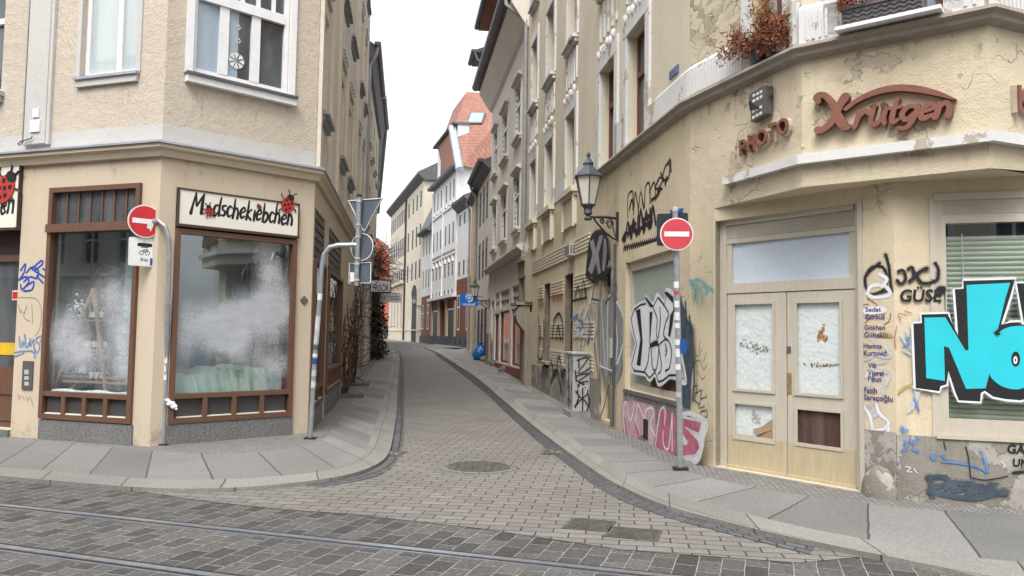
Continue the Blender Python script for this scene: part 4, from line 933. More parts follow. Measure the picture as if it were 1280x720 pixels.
# ---- double door with transom and roller shutter box
a, b, c, e = oDr; d = -.13
R_ = lambda x0, y0, x1, y1, dd=d: D.rect(x0, y0, x1, y1, dd)
q = MB()
q.wbox(D, a, a+.09, c, e, d-.04, d+.04); q.wbox(D, b-.09, b, c, e, d-.04, d+.04); q.wbox(D, a+.09, b-.09, e-.06, e, d-.04, d+.06)
q.wbox(D, a-.03, a, c, e+.03, -.2, .012); q.wbox(D, b, b+.05, c, e+.03, -.02, .014)
tb, tt = D.px(985, 351, d)[1], D.px(985, 298, d)[1]
q.wbox(D, a+.09, b-.09, tt, tt+.06, d-.04, d+.03); q.wbox(D, a+.09, b-.09, tb-.12, tb, d-.04, d+.035); q.wbox(D, a+.09, a+.16, tb, tt, d-.04, d+.02); q.wbox(D, b-.16, b-.09, tb, tt, d-.04, d+.02)
fr = q.build('door_frame', MT['cream_wood'], R1)
q = MB(); q.wbox(D, a+.16, b-.16, tb, tt, d-.02, d-.005); q.build('transom_pane', MT['papergrey'], fr)
q = MB()
nsl = 9
for k in range(nsl):
    z = tt+.065+(e-.065-tt-.06)*k/nsl; q.wbox(D, a+.09, b-.09, z, z+(e-.065-tt-.06)/nsl*.8, d-.02, d+.03)
q.build('roller_shutter', MT['cream_wood'], fr)
q = MB(); q.wbox(D, a-.03, b+.05, -.1, .098, -.2, .06); q.build('threshold', MT['concrete'], R1)
lt = tb-.13; mid = D.px(985.5, 470, d)[0]
def leaf(u0, u1, lab, gx, px_, right):
    q = MB(); z0 = .12
    g = R_(*gx); p = R_(*px_); gu0, gu1 = g[0], g[1]; pu0, pu1 = g[0], g[1]
    q.wbox(D, u0, gu0, z0, lt, d-.025, d+.025); q.wbox(D, gu1, u1, z0, lt, d-.025, d+.025)
    q.wbox(D, gu0, gu1, g[3], lt, d-.025, d+.025); q.wbox(D, gu0, gu1, p[3], g[2], d-.025, d+.025); q.wbox(D, gu0, gu1, .5, p[2], d-.025, d+.025); q.wbox(D, gu0, gu1, z0, .5, d-.025, d+.015)
    for (z_0, z_1) in ((g[2], g[3]), (p[2], p[3])):
        q.wbox(D, gu0-.012, gu0+.02, z_0-.012, z_1+.012, d+.026, d+.04); q.wbox(D, gu1-.02, gu1+.012, z_0-.012, z_1+.012, d+.026, d+.04); q.wbox(D, gu0+.02, gu1-.02, z_1-.02, z_1+.012, d+.026, d+.04); q.wbox(D, gu0+.02, gu1-.02, z_0-.012, z_0+.02, d+.026, d+.04)
    lf = q.build('door_leaf', MT['cream_wood'], R1)
    lf['label'] = lab
    q = MB(); q.wbox(D, u0+.01, u1-.01, z0+.005, .49, d+.0255, d+.031); q.wbox(D, u0-.01, u1+.01, z0-.02, z0+.012, d+.02, d+.06); q.build('kick_panel', MT['ochre_wood'], lf)
    q = MB(); q.wbox(D, gu0, gu1, g[2], g[3], d-.012, d); q.build('papered_pane', MT['paperwhite'], lf)
    q = MB(); q.wbox(D, gu0, gu1, p[2], p[3], d-.012, d); q.build('lower_pane', MT['dirty_panel'] if right else MT['paperwhite'], lf)
    if not right:
        q = MB(); q.prism([D.pt(gu0+.30, p[2]+.10, d+.002), D.pt(gu1-.04, p[2]+.20, d+.004), D.pt(gu1-.02, p[2]+.03, d+.002), D.pt(gu0+.33, p[2]+.02, d+.002)], D.n.to_3d()*.002)
        q.prism([D.pt(gu0+.26, p[2]+.13, d+.02), D.pt(gu0+.38, p[2]+.17, d+.012), D.pt(gu1-.05, p[2]+.27, d+.006), D.pt(gu1-.03, p[2]+.16, d+.004), D.pt(gu0+.33, p[2]+.07, d+.02)], D.n.to_3d()*.002); q.build('torn_paper', MT['board'], lf)
    return lf
l1 = leaf(a+.10, mid-.006, 'left door leaf with torn paper in its lower pane', (919, 379, 970, 491), (919, 502, 970, 554), 0)
l2 = leaf(mid+.006, b-.10, 'right door leaf with a dark scorched lower panel', (996, 377, 1055, 497), (997, 509, 1055, 563), 1)
q = MB(); x = R_(985.3, 466, 990.6, 492); q.wbox(D, x[0]+.004, x[1]+.006, x[2], x[3], d+.026, d+.034); q.ell(D.pt((x[0]+x[1])/2, (x[2]+x[3])/2, d+.04), .012, .012, .012, 8, 6); q.build('lock_plate', MT['brass'], l2)
q = MB(); x = R_(985, 433, 990, 441); q.wbox(D, x[0]+.003, x[1]+.004, x[2], x[3], d+.026, d+.034); q.build('upper_lock', MT['plate_grey'], l2)
# flower decals on the paper
def decal(pts_px, cols, n_, spread, size):
    for (x0, y0, x1, y1) in pts_px:
        for i in range(n_):
            t = random.random(); x = x0+(x1-x0)*t; y = y0+(y1-y0)*t + random.gauss(0, spread)
            u, z = D.px(x, y, d+.002); m = random.choice(cols); r_ = size*random.uniform(.5, 1.2); k0 = random.random()*6
            yield m, [D.pt(u+r_*math.cos(k0+k*1.05)*(1 if k % 2 else .55), z+r_*math.sin(k0+k*1.05)*(1 if k % 2 else .55), d+.0022+.00005*i) for k in range(6)]
mc = [M('decal_green', (.12, .20, .08), .7, 0), M('decal_pink', (.50, .28, .30), .7, 0), M('decal_orange', (.55, .18, .05), .7, 0), M('decal_brown', (.20, .14, .09), .7, 0), M('decal_sky', (.25, .42, .50), .7, 0)]
for (lf, area, cols, n_, sp, sz) in ((l1, [(925, 430, 960, 437)], [0, 0, 1, 3, 4], 70, 3.0, .017), (l2, [(1022, 424, 1030, 408), (1021, 421, 1034, 424)], [2, 2, 0, 3, 1], 34, 2.2, .018), (l2, [(1004, 456, 1050, 457)], [3, 0, 3], 60, 1.2, .013), (l1, [(941, 513, 948, 528), (940, 524, 950, 525)], [4, 4, 1, 2, 4], 26, 1.8, .017)):
    qs = MB()
    for m, pts in decal(area, cols, n_, sp, sz): qs.face(pts, m=m)
    qs.build('flower_decal', mc, lf, fix=False)
# ---- right shop window with blinds
a, b, c, e = oRw; q = MB(); d = .0
gz0, gz1 = RW.px(1230, 525)[1], RW.px(1230, 278)[1]; gu = RW.px(1184, 400)[0]
q.wbox(RW, a-.06, a, c-.02, e+.02, -.1, .014); q.wbox(RW, a, gu, c, e, -.12, .004); q.wbox(RW, gu, b, c, gz0, -.12, .004); q.wbox(RW, gu, b, gz1, e, -.12, .004); q.wbox(RW, a-.03, b, c-.035, c-.003, -.05, .03)
q.wbox(RW, a-.02, b, e-.01, e+.06, -.05, .02)
f = q.build('shop_window', MT['cream_wood'], R1)
q = MB(); q.wbox(RW, gu, b, gz0, gz1, -.02, -.012); q.build('pane', glass_mat('blind_window_glass', tint=(.92, .95, .93)), f)
q = MB(); q.wbox(RW, gu-.1, b+.1, gz0-.05, gz1-.12, -.12, -.10); q.build('blind', MT['blind'], f); q = MB(); q.wbox(RW, gu-.1, b+.1, gz1-.14, gz1+.05, -.16, -.105); q.build('blind_box', MT['g_black'], f)
q = MB(); u = RW.px(1204, 300)[0]; q.tube([RW.pt(u, gz1-.1, -.06), RW.pt(u+.01, 2.2, -.06), RW.pt(u, 1.8, -.06)], .006, 6); q.build('blind_cord', MT['rim'], f)
q = MB(); x0 = RW.px(1178, 262)[0]
for k in range(8): q.wbox(RW, x0, b, 2.90+k*.016, 2.911+k*.016, .0045, .010)
q.build('roller_shutter', MT['cream_wood'], f)

# ============================================================ middle houses on the right
pR = [K1+dS*u for u in (13.3, 22.8, 28.2, 31.6)]
R2w, R3w, R4w = Wall(pR[1], pR[0]), Wall(pR[2], pR[1]), Wall(pR[3], pR[2])
R2 = thing('gutter_house', (3, 28, .3), 'grey brown house with quoined windows, deep dark gutter and ground floor shopfront', 'building')
L = R2w.L; rx = lambda x, y: R2w.px(x, y)[0]
oW = [(rx(x0, 260), rx(x1, 255)) for (x0, x1) in ((616.5, 621), (627, 634), (643, 650))]
opu = [(a, b, z, z+1.75) for z in (5.05, 8.05) for (a, b) in oW]
oSh = [(rx(x0, 420), rx(x1, 420), .65, z1) for (x0, x1, z1) in ((618, 623.5, 2.45), (624.5, 636, 2.5), (639, 653, 2.5))]; oFan = [(a, b, 2.6, 3.25) for (a, b, c, e) in oSh]; oD2 = [(rx(613.2, 420), rx(616.5, 420), .3, 3.0)]
q = MB(); wall_face(q, R2w, 0, L, -.2, 12.0, opu+oSh+oFan+oD2); shell(q, [pR[0], (11, 25), (10, 34), pR[1]], 0, 12); q.build('wall', MT['taupe'], R2)
for o in opu:
    w_ = window(R2, R2w, o, 'white_fr', 'pane_far', d=-.10, trans=(.66,), sill=.12, sillmat='taupe2', surround='taupe2', sr=.1, sd=.03)
    q = MB()
    for k in range(9):
        z = o[2]+.1+k*.19
        for s_ in (0, 1): u = (o[0]+.012 if s_ == 0 else o[1]-.092); q.wbox(R2w, u, u+.08, z, z+.11, -.045, .0)
    q.build('quoin', MT['white_fr'], w_)
    q = MB(); q.wprofile(R2w, o[0]-.18, o[1]+.18, [(.002, o[3]+.1), (.16, o[3]+.16), (.16, o[3]+.22), (.002, o[3]+.26)]); q.build('hood_mould', MT['taupe2'], w_)
for o in oSh: window(R2, R2w, o, 'brown', 'pane_red', d=-.1, fw=.07, mull=(.5,) if o[1]-o[0] > 3 else (), name='shop_window')
for o in oFan: window(R2, R2w, o, 'taupe2', 'pane_mid', d=-.1, fw=.05, mull=(.25, .5, .75), trans=(.5,), tw=.025, name='fanlight')
window(R2, R2w, oD2[0], 'brown_dk', 'pane_dark', d=-.15)
q = MB(); q.wprofile(R2w, .05, L, [(.002, 4.15), (.10, 4.15), (.28, 4.28), (.28, 4.36), (.002, 4.42)]); q.build('string_course', MT['taupe2'], R2)
q = MB(); q.wbox(R2w, rx(618, 420), L-.1, -.2, .6, .003, .05); q.build('brick_plinth', MT['redbrick'], R2)
q = MB(); q.wbox(R2w, rx(610.5, 440), rx(613.8, 440), .3, 1.7, .002, .12); q.wbox(R2w, L-.45, L-.12, .1, 2.0, .002, .08); q.build('brick_pier', MT['brick_wall'], R2)
q = MB(); q.wprofile(R2w, 0, L, [(.002, 11.0), (.12, 11.1), (.55, 11.75), (.55, 11.9), (-.2, 12.0)]); q.build('cove_cornice', MT['taupe'], R2)
q = MB(); q.wprofile(R2w, 0, L, [(.62, 11.92), (-2.2, 15.6), (-6, 15.7), (-6, 11.95)]); q.build('roof', MT['rooft'], R2)
gutter(R2, R2w, -.1, L-.25, 12.1, .70, .17)
q = MB(); q.tube([R2w.pt(L-.35, 12.1, .72), R2w.pt(L-.3, 11.75, .66), R2w.pt(L-.2, 11.55, .45), R2w.pt(L-.05, 11.2, .08), R2w.pt(L-.05, 8, .07), R2w.pt(L-.05, 4.4, .07), R2w.pt(L-.05, 3.9, .09)], .06, 8); q.build('downpipe', MT['grey_pipe'], R2)
q = MB(); q.prism([R2w.pt(L-.7, 12.15, .66), R2w.pt(L+.05, 12.15, .4), R2w.pt(L+.05, 12.6, .4), R2w.pt(L-.5, 12.45, .6)], -R2w.n.to_3d()*.35); q.build('rain_hopper', MT['zinc'], R2)
# dormers: a big one near the yellow house and a little one behind it
def dormer(parent, W, u0, u1, z0, z1, d0, d1, roofm, name='dormer'):
    q = MB(); q.wbox(W, u0, u1, z0, z1, d0, d1); dm = q.build(name, MT['taupe'], parent)
    q = MB(); q.wbox(W, u0+(u1-u0)*.25, u0+(u1-u0)*.75, z0+.35, z1-.25, d1-.05, d1+.02); q.build('window', MT['pane_mid'], dm)
    q = MB(); q.wprofile(W, u0-.25, u1+.2, [(d1+.55, z1-.02), (d1+.55, z1+.08), (d0, z1+.9), (d0, z1)]); q.build('dormer_roof', roofm, dm)
    q = MB(); q.wprofile(W, u0-.25, u1+.2, [(d1+.62+.1*math.cos(a), z1+.1+.1*math.sin(a)) for a in [math.pi+math.pi*i/6 for i in range(7)]]); q.build('dormer_gutter', MT['lead'], dm)
    q = MB(); q.tube([W.pt(u1+.15, z1+.05, d1+.6), W.pt(u1+.1, z1-.3, d1+.45), W.pt(u1+.1, z1-.5, d1+.1), W.pt(u1+.1, z0+.1, d1+.06)], .045, 8); q.build('dormer_pipe', MT['grey_pipe'], dm)
    return dm
dormer(R2, R2w, 2.4, 6.8, 12.0, 13.7, -1.5, .30, MT['rooft'])
dormer(R2, R2w, .2, 1.5, 12.0, 13.0, -1.2, .35, MT['slate'])
# three-window house
R3 = thing('narrow_house', (1, 34, .5), 'narrow plain grey house with three slim windows per floor beside the wall lantern', 'building')
L = R3w.L; rx = lambda x, y: R3w.px(x, y)[0]
ws_ = [(rx(x0, y0), rx(x0+2.2, y0)) for (x0, y0) in ((598.6, 310), (602.8, 310), (607.0, 310))]
op = [(a, b, z0, z1) for (z0, z1) in ((4.2, 5.9), (6.7, 8.35)) for (a, b) in ws_]; op0 = [(a-.1, b+.15, .6, 2.8) for (a, b) in ws_]
q = MB(); wall_face(q, R3w, 0, L, -.2, 9.0, op+op0); shell(q, [pR[1], (10, 34), (9, 40), pR[2]], 0, 9.0); q.build('wall', MT['taupe2'], R3)
for o in op+op0: window(R3, R3w, o, 'brown_dk', 'pane_far', d=-.012, th=.014, fw=.05, mull=(), trans=(.66,))
q = MB(); q.wprofile(R3w, -.1, L, [(.002, 8.6), (.35, 8.9), (.35, 9.0), (-3.5, 10.8), (-6, 10.8), (-6, 9)]); q.build('roof', MT['slate'], R3)
gutter(R3, R3w, -.1, L-.1, 9.08, .42, .13)
q = MB(); q.tube([R3w.pt(.05, 9.0, .42), R3w.pt(.05, 8.6, .3), R3w.pt(.05, 8.3, .1), R3w.pt(.05, 5, .09), R3w.pt(.05, .7, .09)], .07, 8); q.build('downpipe', MT['grey_pipe'], R3)
q = MB(); q.wbox(R3w, L-2.0, L-.8, 9.2, 10.2, -1.2, -.2); q.build('dormer', MT['white_far'], R3)
R4b = thing('yellow_house', (0, 40, .6), 'narrow strip of a yellow house behind the blue hanging sign', 'building')
q = MB(); wall_face(q, R4w, 0, R4w.L, -.2, 8.7); shell(q, [pR[2], (9, 40), (8, 44), pR[3]], 0, 8.7); flat(q, [pR[3], pR[2], (9, 40), (8, 44)], 8.7)
q.build('wall', plaster('pale_yellow_render', (.58, .46, .26), (.4, .33, .22), streak=.4), R4b)
q = MB(); q.wprofile(R4w, 0, R4w.L, [(.002, 8.4), (.3, 8.65), (.3, 8.75), (-4, 10.2), (-4, 8.7)]); q.build('roof', MT['slate'], R4b)
q = MB(); q.tube([R4w.pt(.06, 8.6, .3), R4w.pt(.06, 8.2, .1), R4w.pt(.06, .8, .09)], .06, 8); q.build('downpipe', MT['grey_pipe'], R4b)

# ============================================================ white and brick house at the bend, cream house, red house
q0 = Vector((-2.55, 48)); d5 = Vector((math.sin(R(-15.8)), math.cos(R(-15.8))))
def far_u(x): # distance along the bend facade for a picture column
    s_ = (x-640)/FPX; return (s_*q0.y - q0.x)/(d5.x - s_*d5.y)
u570, u540, u527, u487 = far_u(570.5), far_u(539.5), far_u(527), far_u(486.5)
R5w = Wall(q0+d5*u527, q0); L5 = u527; R6w = Wall(q0+d5*(u487), q0+d5*(u527+.02)); L6 = R6w.L
R5 = thing('brick_and_white_house', (2, 54, .8), 'tall white house with dark red brick ground floor and red tiled mansard at the bend', 'building')
z5 = lambda x, y: R5w.px(x, y)
ua, ub = L5-u540, L5-u570    # local u of the middle bay
ops = []
for (x, y0, y1) in ((543.5, 245, 264), (547.7, 241, 262), (552, 237, 259), (558.3, 230.5, 254.5), (563, 226, 251), (567.7, 221, 247)):
    u, zt = z5(x, y0); zb = z5(x, y1)[1]; ops.append((u-.27, u+.27))
mid_u = ops
rows = [(z5(568, 247)[1], z5(568, 222)[1]), (z5(568, 303)[1], z5(568, 275)[1]), (z5(568, 344)[1], z5(568, 328)[1]), (z5(568, 367)[1], z5(568, 359)[1])]
opm = [(a, b, z0, z1) for (z0, z1) in rows for (a, b) in mid_u]
sec1 = [(z5(x, 300)[0]-.28, z5(x, 300)[0]+.28) for (x) in (574.6, 580.3, 585.8)]
rows1 = [(z5(575, 284)[1], z5(575, 268)[1]), (z5(575, 346)[1], z5(575, 326)[1]), (z5(575, 312)[1], z5(575, 298)[1])]
op1 = [(a, b, z0, z1) for (z0, z1) in rows1[:2] for (a, b) in sec1]; zbr = z5(575, 349)[1]
opb1 = [(a-.1, b+.1, 1.9, 4.2) for (a, b) in (sec1[0], sec1[2])]
sec3 = [(z5(x, 300)[0]-.28, z5(x, 300)[0]+.28) for x in (530, 533.5, 537)]
op3 = [(a, b, z0, z1) for (z0, z1) in ((5.3, 6.9), (8.0, 9.4)) for (a, b) in sec3]
opb3 = [(sec3[0][0], sec3[0][1]+.2, 2.0, 4.0), (sec3[2][0]-.2, sec3[2][1], 2.0, 4.0)]
dmid = [(z5(x0, 400)[0], z5(x1, 400)[0], 1.0, zt) for (x0, x1, zt) in ((541, 547, 3.4), (550, 555.5, 4.0), (559.5, 568.5, 3.4))]
ztop_mid = z5(568, 213)[1]; ztop1 = z5(575, 257)[1]; ztop3 = z5(533, 318)[1]+2.2
zb5 = 4.25
q = MB()
wall_face(q, R5w, 0, ua, 4.7, 9.9, op3, .2, 0); wall_face(q, R5w, 0, ua, 0, 4.7, opb3, .2, 1)
wall_face(q, R5w, ua, ub, zb5, ztop_mid, opm, .2, 0); wall_face(q, R5w, ua, ub, 0, zb5, dmid, .3, 1)
wall_face(q, R5w, ub, L5, zbr, ztop1, op1, .2, 0); wall_face(q, R5w, ub, L5, 0, zbr, opb1, .2, 1)
e5 = [R5w.pt(0, 0), R5w.pt(L5, 0), R5w.pt(L5, 0, -9), R5w.pt(0, 0, -9)]
shell(q, [e5[1], e5[2], e5[3], e5[0]], 0, 9.9); flat(q, e5, 9.9)
for (u0, u1, zt, d1) in ((ua, ub, ztop_mid, -7),):
    q.face([R5w.pt(u1, 9.9), R5w.pt(u1, 9.9, d1), R5w.pt(u1, zt, d1), R5w.pt(u1, zt)]); q.face([R5w.pt(u0, 9.9), R5w.pt(u0, 9.9, d1), R5w.pt(u0, zt, d1), R5w.pt(u0, zt)])
    q.face([R5w.pt(u0, 9.9, d1), R5w.pt(u1, 9.9, d1), R5w.pt(u1, zt, d1), R5w.pt(u0, zt, d1)]); q.face([R5w.pt(u0, zt), R5w.pt(u1, zt), R5w.pt(u1, zt, d1), R5w.pt(u0, zt, d1)])
q.build('wall', [MT['white_far'], MT['redbrick']], R5)
q = MB()
for z in (rows[0][0]-.45, rows[1][0]-.35, 7.2): q.wbox(R5w, ua, ub, z-.1, z+.05, .002, .08)
q.wbox(R5w, ua-.1, ub+.1, zb5-.12, zb5+.1, .002, .35)
for (a, b) in mid_u:
    for z in (rows[0][0]-.30,): q.wbox(R5w, a, b, z, z+.18, .002, .10)
    q.prism([R5w.pt(a-.12, rows[2][1]+.15, .002), R5w.pt(b+.12, rows[2][1]+.15, .002), R5w.pt((a+b)/2, rows[2][1]+.6, .002)], R5w.n.to_3d()*.08)
q.wbox(R5w, (mid_u[2][1]+mid_u[3][0])/2-.1, (mid_u[2][1]+mid_u[3][0])/2+.1, zb5, ztop_mid-.3, .002, .10); q.wbox(R5w, ua, ua+.15, zb5, ztop_mid-.3, .002, .10); q.wbox(R5w, ub-.15, ub, zb5, ztop_mid-.3, .002, .12)
q.build('white_moulding', MT['white_far'], R5)
for o in opm: window(R5, R5w, o, 'white_fr', 'pane_far', d=-.012, th=.014, fw=.04, mull=())
for o in op1+op3: window(R5, R5w, o, 'white_fr', 'pane_far', d=-.012, th=.014, fw=.04, mull=())
for o in opb1+opb3: window(R5, R5w, o, 'white_fr', 'pane_far', d=-.012, th=.014, fw=.09, mull=(), trans=(.65,))
for i, o in enumerate(dmid):
    if i == 1: q = MB(); q.wbox(R5w, o[0], o[1], o[2], o[3], -.3, -.22); q.build('entrance_door', MT['brown'], R5)
    else: window(R5, R5w, o, 'white_fr', 'pane_far', d=-.012, th=.014, fw=.1, mull=())
q = MB()
for o in dmid:
    q.wbox(R5w, o[0]-.45, o[0]-.02, .9, 3.9, .002, .1); q.wprofile(R5w, o[0]-.5, o[0]+.05, [(.002, 3.9), (.15, 3.9), (.15, 4.1), (.002, 4.12)])
q.wbox(R5w, dmid[2][1]+.02, dmid[2][1]+.4, .9, 3.9, .002, .1); q.build('stone_pier', MT['sandstone'], R5)
q = MB(); q.wbox(R5w, 0, L5, 0, 1.5, .003, .12); q.build('plinth', M('dark_blue_grey_plinth', (.075, .085, .095), .8, .2, 3), R5)
q = MB()
for k in range(12):
    u = .6+k*(L5-1.2)/11; q.wbox(R5w, u-.2, u+.2, 1.0, 1.35, .121, .13)
q.build('cellar_window', MT['g_black'], R5)
q = MB(); q.wprofile(R5w, ua-.25, ub+.15, [(.45, ztop_mid-.08), (.5, ztop_mid+.1), (-.3, ztop_mid+.35), (-.3, ztop_mid-.05)]); q.wprofile(R5w, ub, L5-.0, [(.002, ztop1-.5), (.45, ztop1-.05), (.5, ztop1+.12), (-.3, ztop1+.45), (-.3, ztop1-.5)])
q.build('eaves', MT['lead'], R5)
# attic storey and tiled mansard
za0, za1 = ztop_mid+.1, z5(560, 168)[1]
ux0, ux1 = z5(546, 190)[0], z5(570, 190)[0]
q = MB(); q.wbox(R5w, ux0, ux1, za0, za1, -.9, -.1); at = q.build('attic_storey', MT['white_far'], R5)
for (x0, x1) in ((.18, .27), (.36, .45), (.62, .7), (.8, .88)):
    q = MB(); q.wbox(R5w, ux0+(ux1-ux0)*x0, ux0+(ux1-ux0)*x1, za0+.6, za0+1.8, -.1, -.08); q.build('window', MT['pane_far'], at)
q = MB(); q.wprofile(R5w, ux0-.3, ux1+.1, [(.25, za1-.02), (.3, za1+.1), (-.9, za1+.15), (-.9, za1)]); q.build('attic_roof', MT['slate'], at)
zr1 = z5(572, 204)[1]; 
q = MB()   # lower, steep slope facing the viewer, then the upper slope to the ridge
yp = lambda x, y, Y: CAM + ray(x, y)*(Y/ray(x, y).y)
A0 = [yp(577, 207, 51.6), yp(616, 214, 52.4), yp(616, 160, 53.5), yp(567.5, 160, 53.5)]
B0 = [yp(567.5, 160, 53.5), yp(616, 160, 53.5), yp(616, 116.5, 57), yp(583, 115, 56.8)]
back = R5w.pt(ux0, 0, -7)-R5w.pt(ux1, 0, -.5)
for P in (A0, B0):
    q.face(P); 
q.face([A0[0], A0[3], A0[3]+R5w.t.to_3d()*-6, A0[0]+R5w.t.to_3d()*-6]); q.face([B0[0], B0[3], B0[3]+R5w.t.to_3d()*-5, B0[0]+R5w.t.to_3d()*-5]); q.face([B0[3], B0[2], B0[2]+R5w.t.to_3d()*-6, B0[3]+R5w.t.to_3d()*-5]); q.face([B0[1], B0[2], B0[2]+R5w.t.to_3d()*-6, B0[1]+R5w.t.to_3d()*-6]); q.face([A0[1], A0[2], A0[2]+R5w.t.to_3d()*-6, A0[1]+R5w.t.to_3d()*-6])
rf = q.build('mansard_roof', MT['rooft'], R5)
q = MB(); q.tube([A0[3]+Vector((-.1, -.15, .0)), A0[0]+Vector((-.1, -.2, -.3))], .28, 8); q.build('zinc_hip', MT['zinc'], rf)
q = MB(); c_ = (B0[0]*.36+B0[1]*.40+B0[2]*.14+B0[3]*.10); nn = (B0[1]-B0[0]).cross(B0[3]-B0[0]).normalized(); nn = nn if nn.y < 0 else -nn
e1 = (B0[1]-B0[0]).normalized()*.55; e2 = (B0[3]-B0[0]).normalized()*.75; q.prism([c_-e1-e2, c_+e1-e2, c_+e1+e2, c_-e1+e2], nn*.14); sk = q.build('skylight', MT['lead'], rf)
q = MB(); q.prism([c_-e1*.8-e2*.8+nn*.141, c_+e1*.8-e2*.8+nn*.141, c_+e1*.8+e2*.8+nn*.141, c_-e1*.8+e2*.8+nn*.141], nn*.01); q.build('pane', MT['pane_blue'], sk)
q = MB(); dz0 = z5(533, 318)[1]; q.wprofile(R5w, -.2, ua-.05, [(.35, 9.75), (.4, 9.9), (-1.2, 13.4), (-4, 13.5), (-4, 9.9)]); q.build('slate_mansard', MT['slate'], R5)
gutter(R5, R5w, -.2, ua-.05, 9.95, .45, .14)
# cream house
R6 = thing('cream_house', (-6, 80, .9), 'long pale cream house with arched ground floor at the far bend', 'building')
z6 = lambda x, y: R6w.px(x, y)
top6 = z6(525, 223)[1]; ops = []
for x in (489.5, 491.5, 493.5, 496, 498.3, 500.5, 502.8, 505.2, 510.5, 515.8, 520.5, 525.2):
    u = z6(x, 300)[0]; ops.append((u-.55, u+.55))
op6 = [(a, b, z0, z1) for (z0, z1) in ((6.35, 8.1), (9.2, 11.2), (12.45, 14.05)) for (a, b) in ops]
uar = z6(517, 400)[0]; opg = [(uar-1.5, uar+1.5, .7, z6(517, 370)[1])]
for x in (489, 492.5, 496.5, 501): u = z6(x, 400)[0]; opg.append((u-.7, u+.7, 2.0, 5.6))
q = MB(); wall_face(q, R6w, 0, L6, 0, top6, [(a, b, c, e) for (a, b, c, e) in op6]+opg, .25)
g6 = [R6w.pt(0, 0), R6w.pt(L6, 0), R6w.pt(L6, 0, -8), R6w.pt(0, 0, -8)]; shell(q, [g6[1], g6[2], g6[3], g6[0]], 0, top6); flat(q, g6, top6); q.build('wall', MT['pale'], R6)
for o in op6: window(R6, R6w, o, 'white_fr', 'pane_far', d=-.012, th=.014, fw=.05, mull=())
for i, o in enumerate(opg):
    if i == 0:
        q = MB(); q.wbox(R6w, o[0], o[1], o[2], o[3], -.2, -.05); q.build('gate', MT['g_black'], R6)
        q = MB(); q.prism([R6w.pt((o[0]+o[1])/2+1.5*math.cos(a), o[3]+.0+1.0*math.sin(a), .004) for a in [math.pi*i/10 for i in range(11)]], R6w.n.to_3d()*.02); q.build('gate_arch', MT['g_black'], R6)
    else: window(R6, R6w, o, 'taupe', 'pane_far', d=-.075, fw=.08)
q = MB(); q.wprofile(R6w, -.3, L6+.3, [(.002, top6-.6), (.5, top6-.1), (.55, top6+.1), (-1.5, top6+1.2), (-8, top6+1.3), (-8, top6)]); q.build('roof', MT['slate'], R6)
q = MB(); q.wbox(R6w, 0, z6(506, 300)[0], 6.5, 6.8, .002, .35); q.wbox(R6w, 0, L6, 1.0+.9, 2.0, .002, .05); q.build('string_course', MT['pale'], R6)
q = MB(); u = z6(508, 300)[0]; q.tube([R6w.pt(u, top6-.2, .12), R6w.pt(u, 6, .1), R6w.pt(u, 1, .1)], .09, 8); q.build('downpipe', MT['brown_dk'], R6)
q = MB(); q.wbox(R6w, z6(509.5, 410)[0], z6(513.5, 410)[0], .9, 3.0, -.2, .02); q.build('dark_door', MT['taupe'], R6)
# red house closing the view
Y8 = 118; x0, x1 = (471.5-640)/FPX*Y8, (488.5-640)/FPX*Y8
R8 = thing('red_house', (x0-3, Y8, 1), 'bright red rendered gable end closing the view at the far end', 'building')
zt_ = lambda y: EYE+(416-y)*Y8/FPX
R8w = Wall(Vector((x0-9, Y8)), Vector((x1, Y8)))
q = MB(); xs0 = R8w.L-(487.5-473)/FPX*Y8
wall_face(q, R8w, 0, R8w.L, 0, 8, [(R8w.L-3-2.2*k, R8w.L-2.1-2.2*k, 3.2, 4.8) for k in range(4)], .2); shell(q, [R8w.pt(R8w.L, 0), R8w.pt(R8w.L, 0, -9), R8w.pt(0, 0, -9), R8w.pt(0, 0)], 0, 8)
ap = xs0-.5; zap = zt_(298)
q.face([R8w.pt(0, 8), R8w.pt(R8w.L, 8), R8w.pt(R8w.L, zt_(322)), R8w.pt(ap, zap), R8w.pt(0, zt_(330))])
q.build('wall', MT['red_pl'], R8)
for k in range(4): window(R8, R8w, (R8w.L-3-2.2*k, R8w.L-2.1-2.2*k, 3.2, 4.8), 'white_fr', 'pane_far')
q = MB()
for (a, za, b, zb_) in ((ap, zap, R8w.L+.3, zt_(323)), (ap, zap, -.3, zt_(331))):
    q.hexa([R8w.pt(a, za, .3), R8w.pt(b, zb_, .3), R8w.pt(b, zb_, -9), R8w.pt(a, za, -9), R8w.pt(a, za+.2, .3), R8w.pt(b, zb_+.2, .3), R8w.pt(b, zb_+.2, -9), R8w.pt(a, za+.2, -9)])
q.build('roof', MT['rooft'], R8)
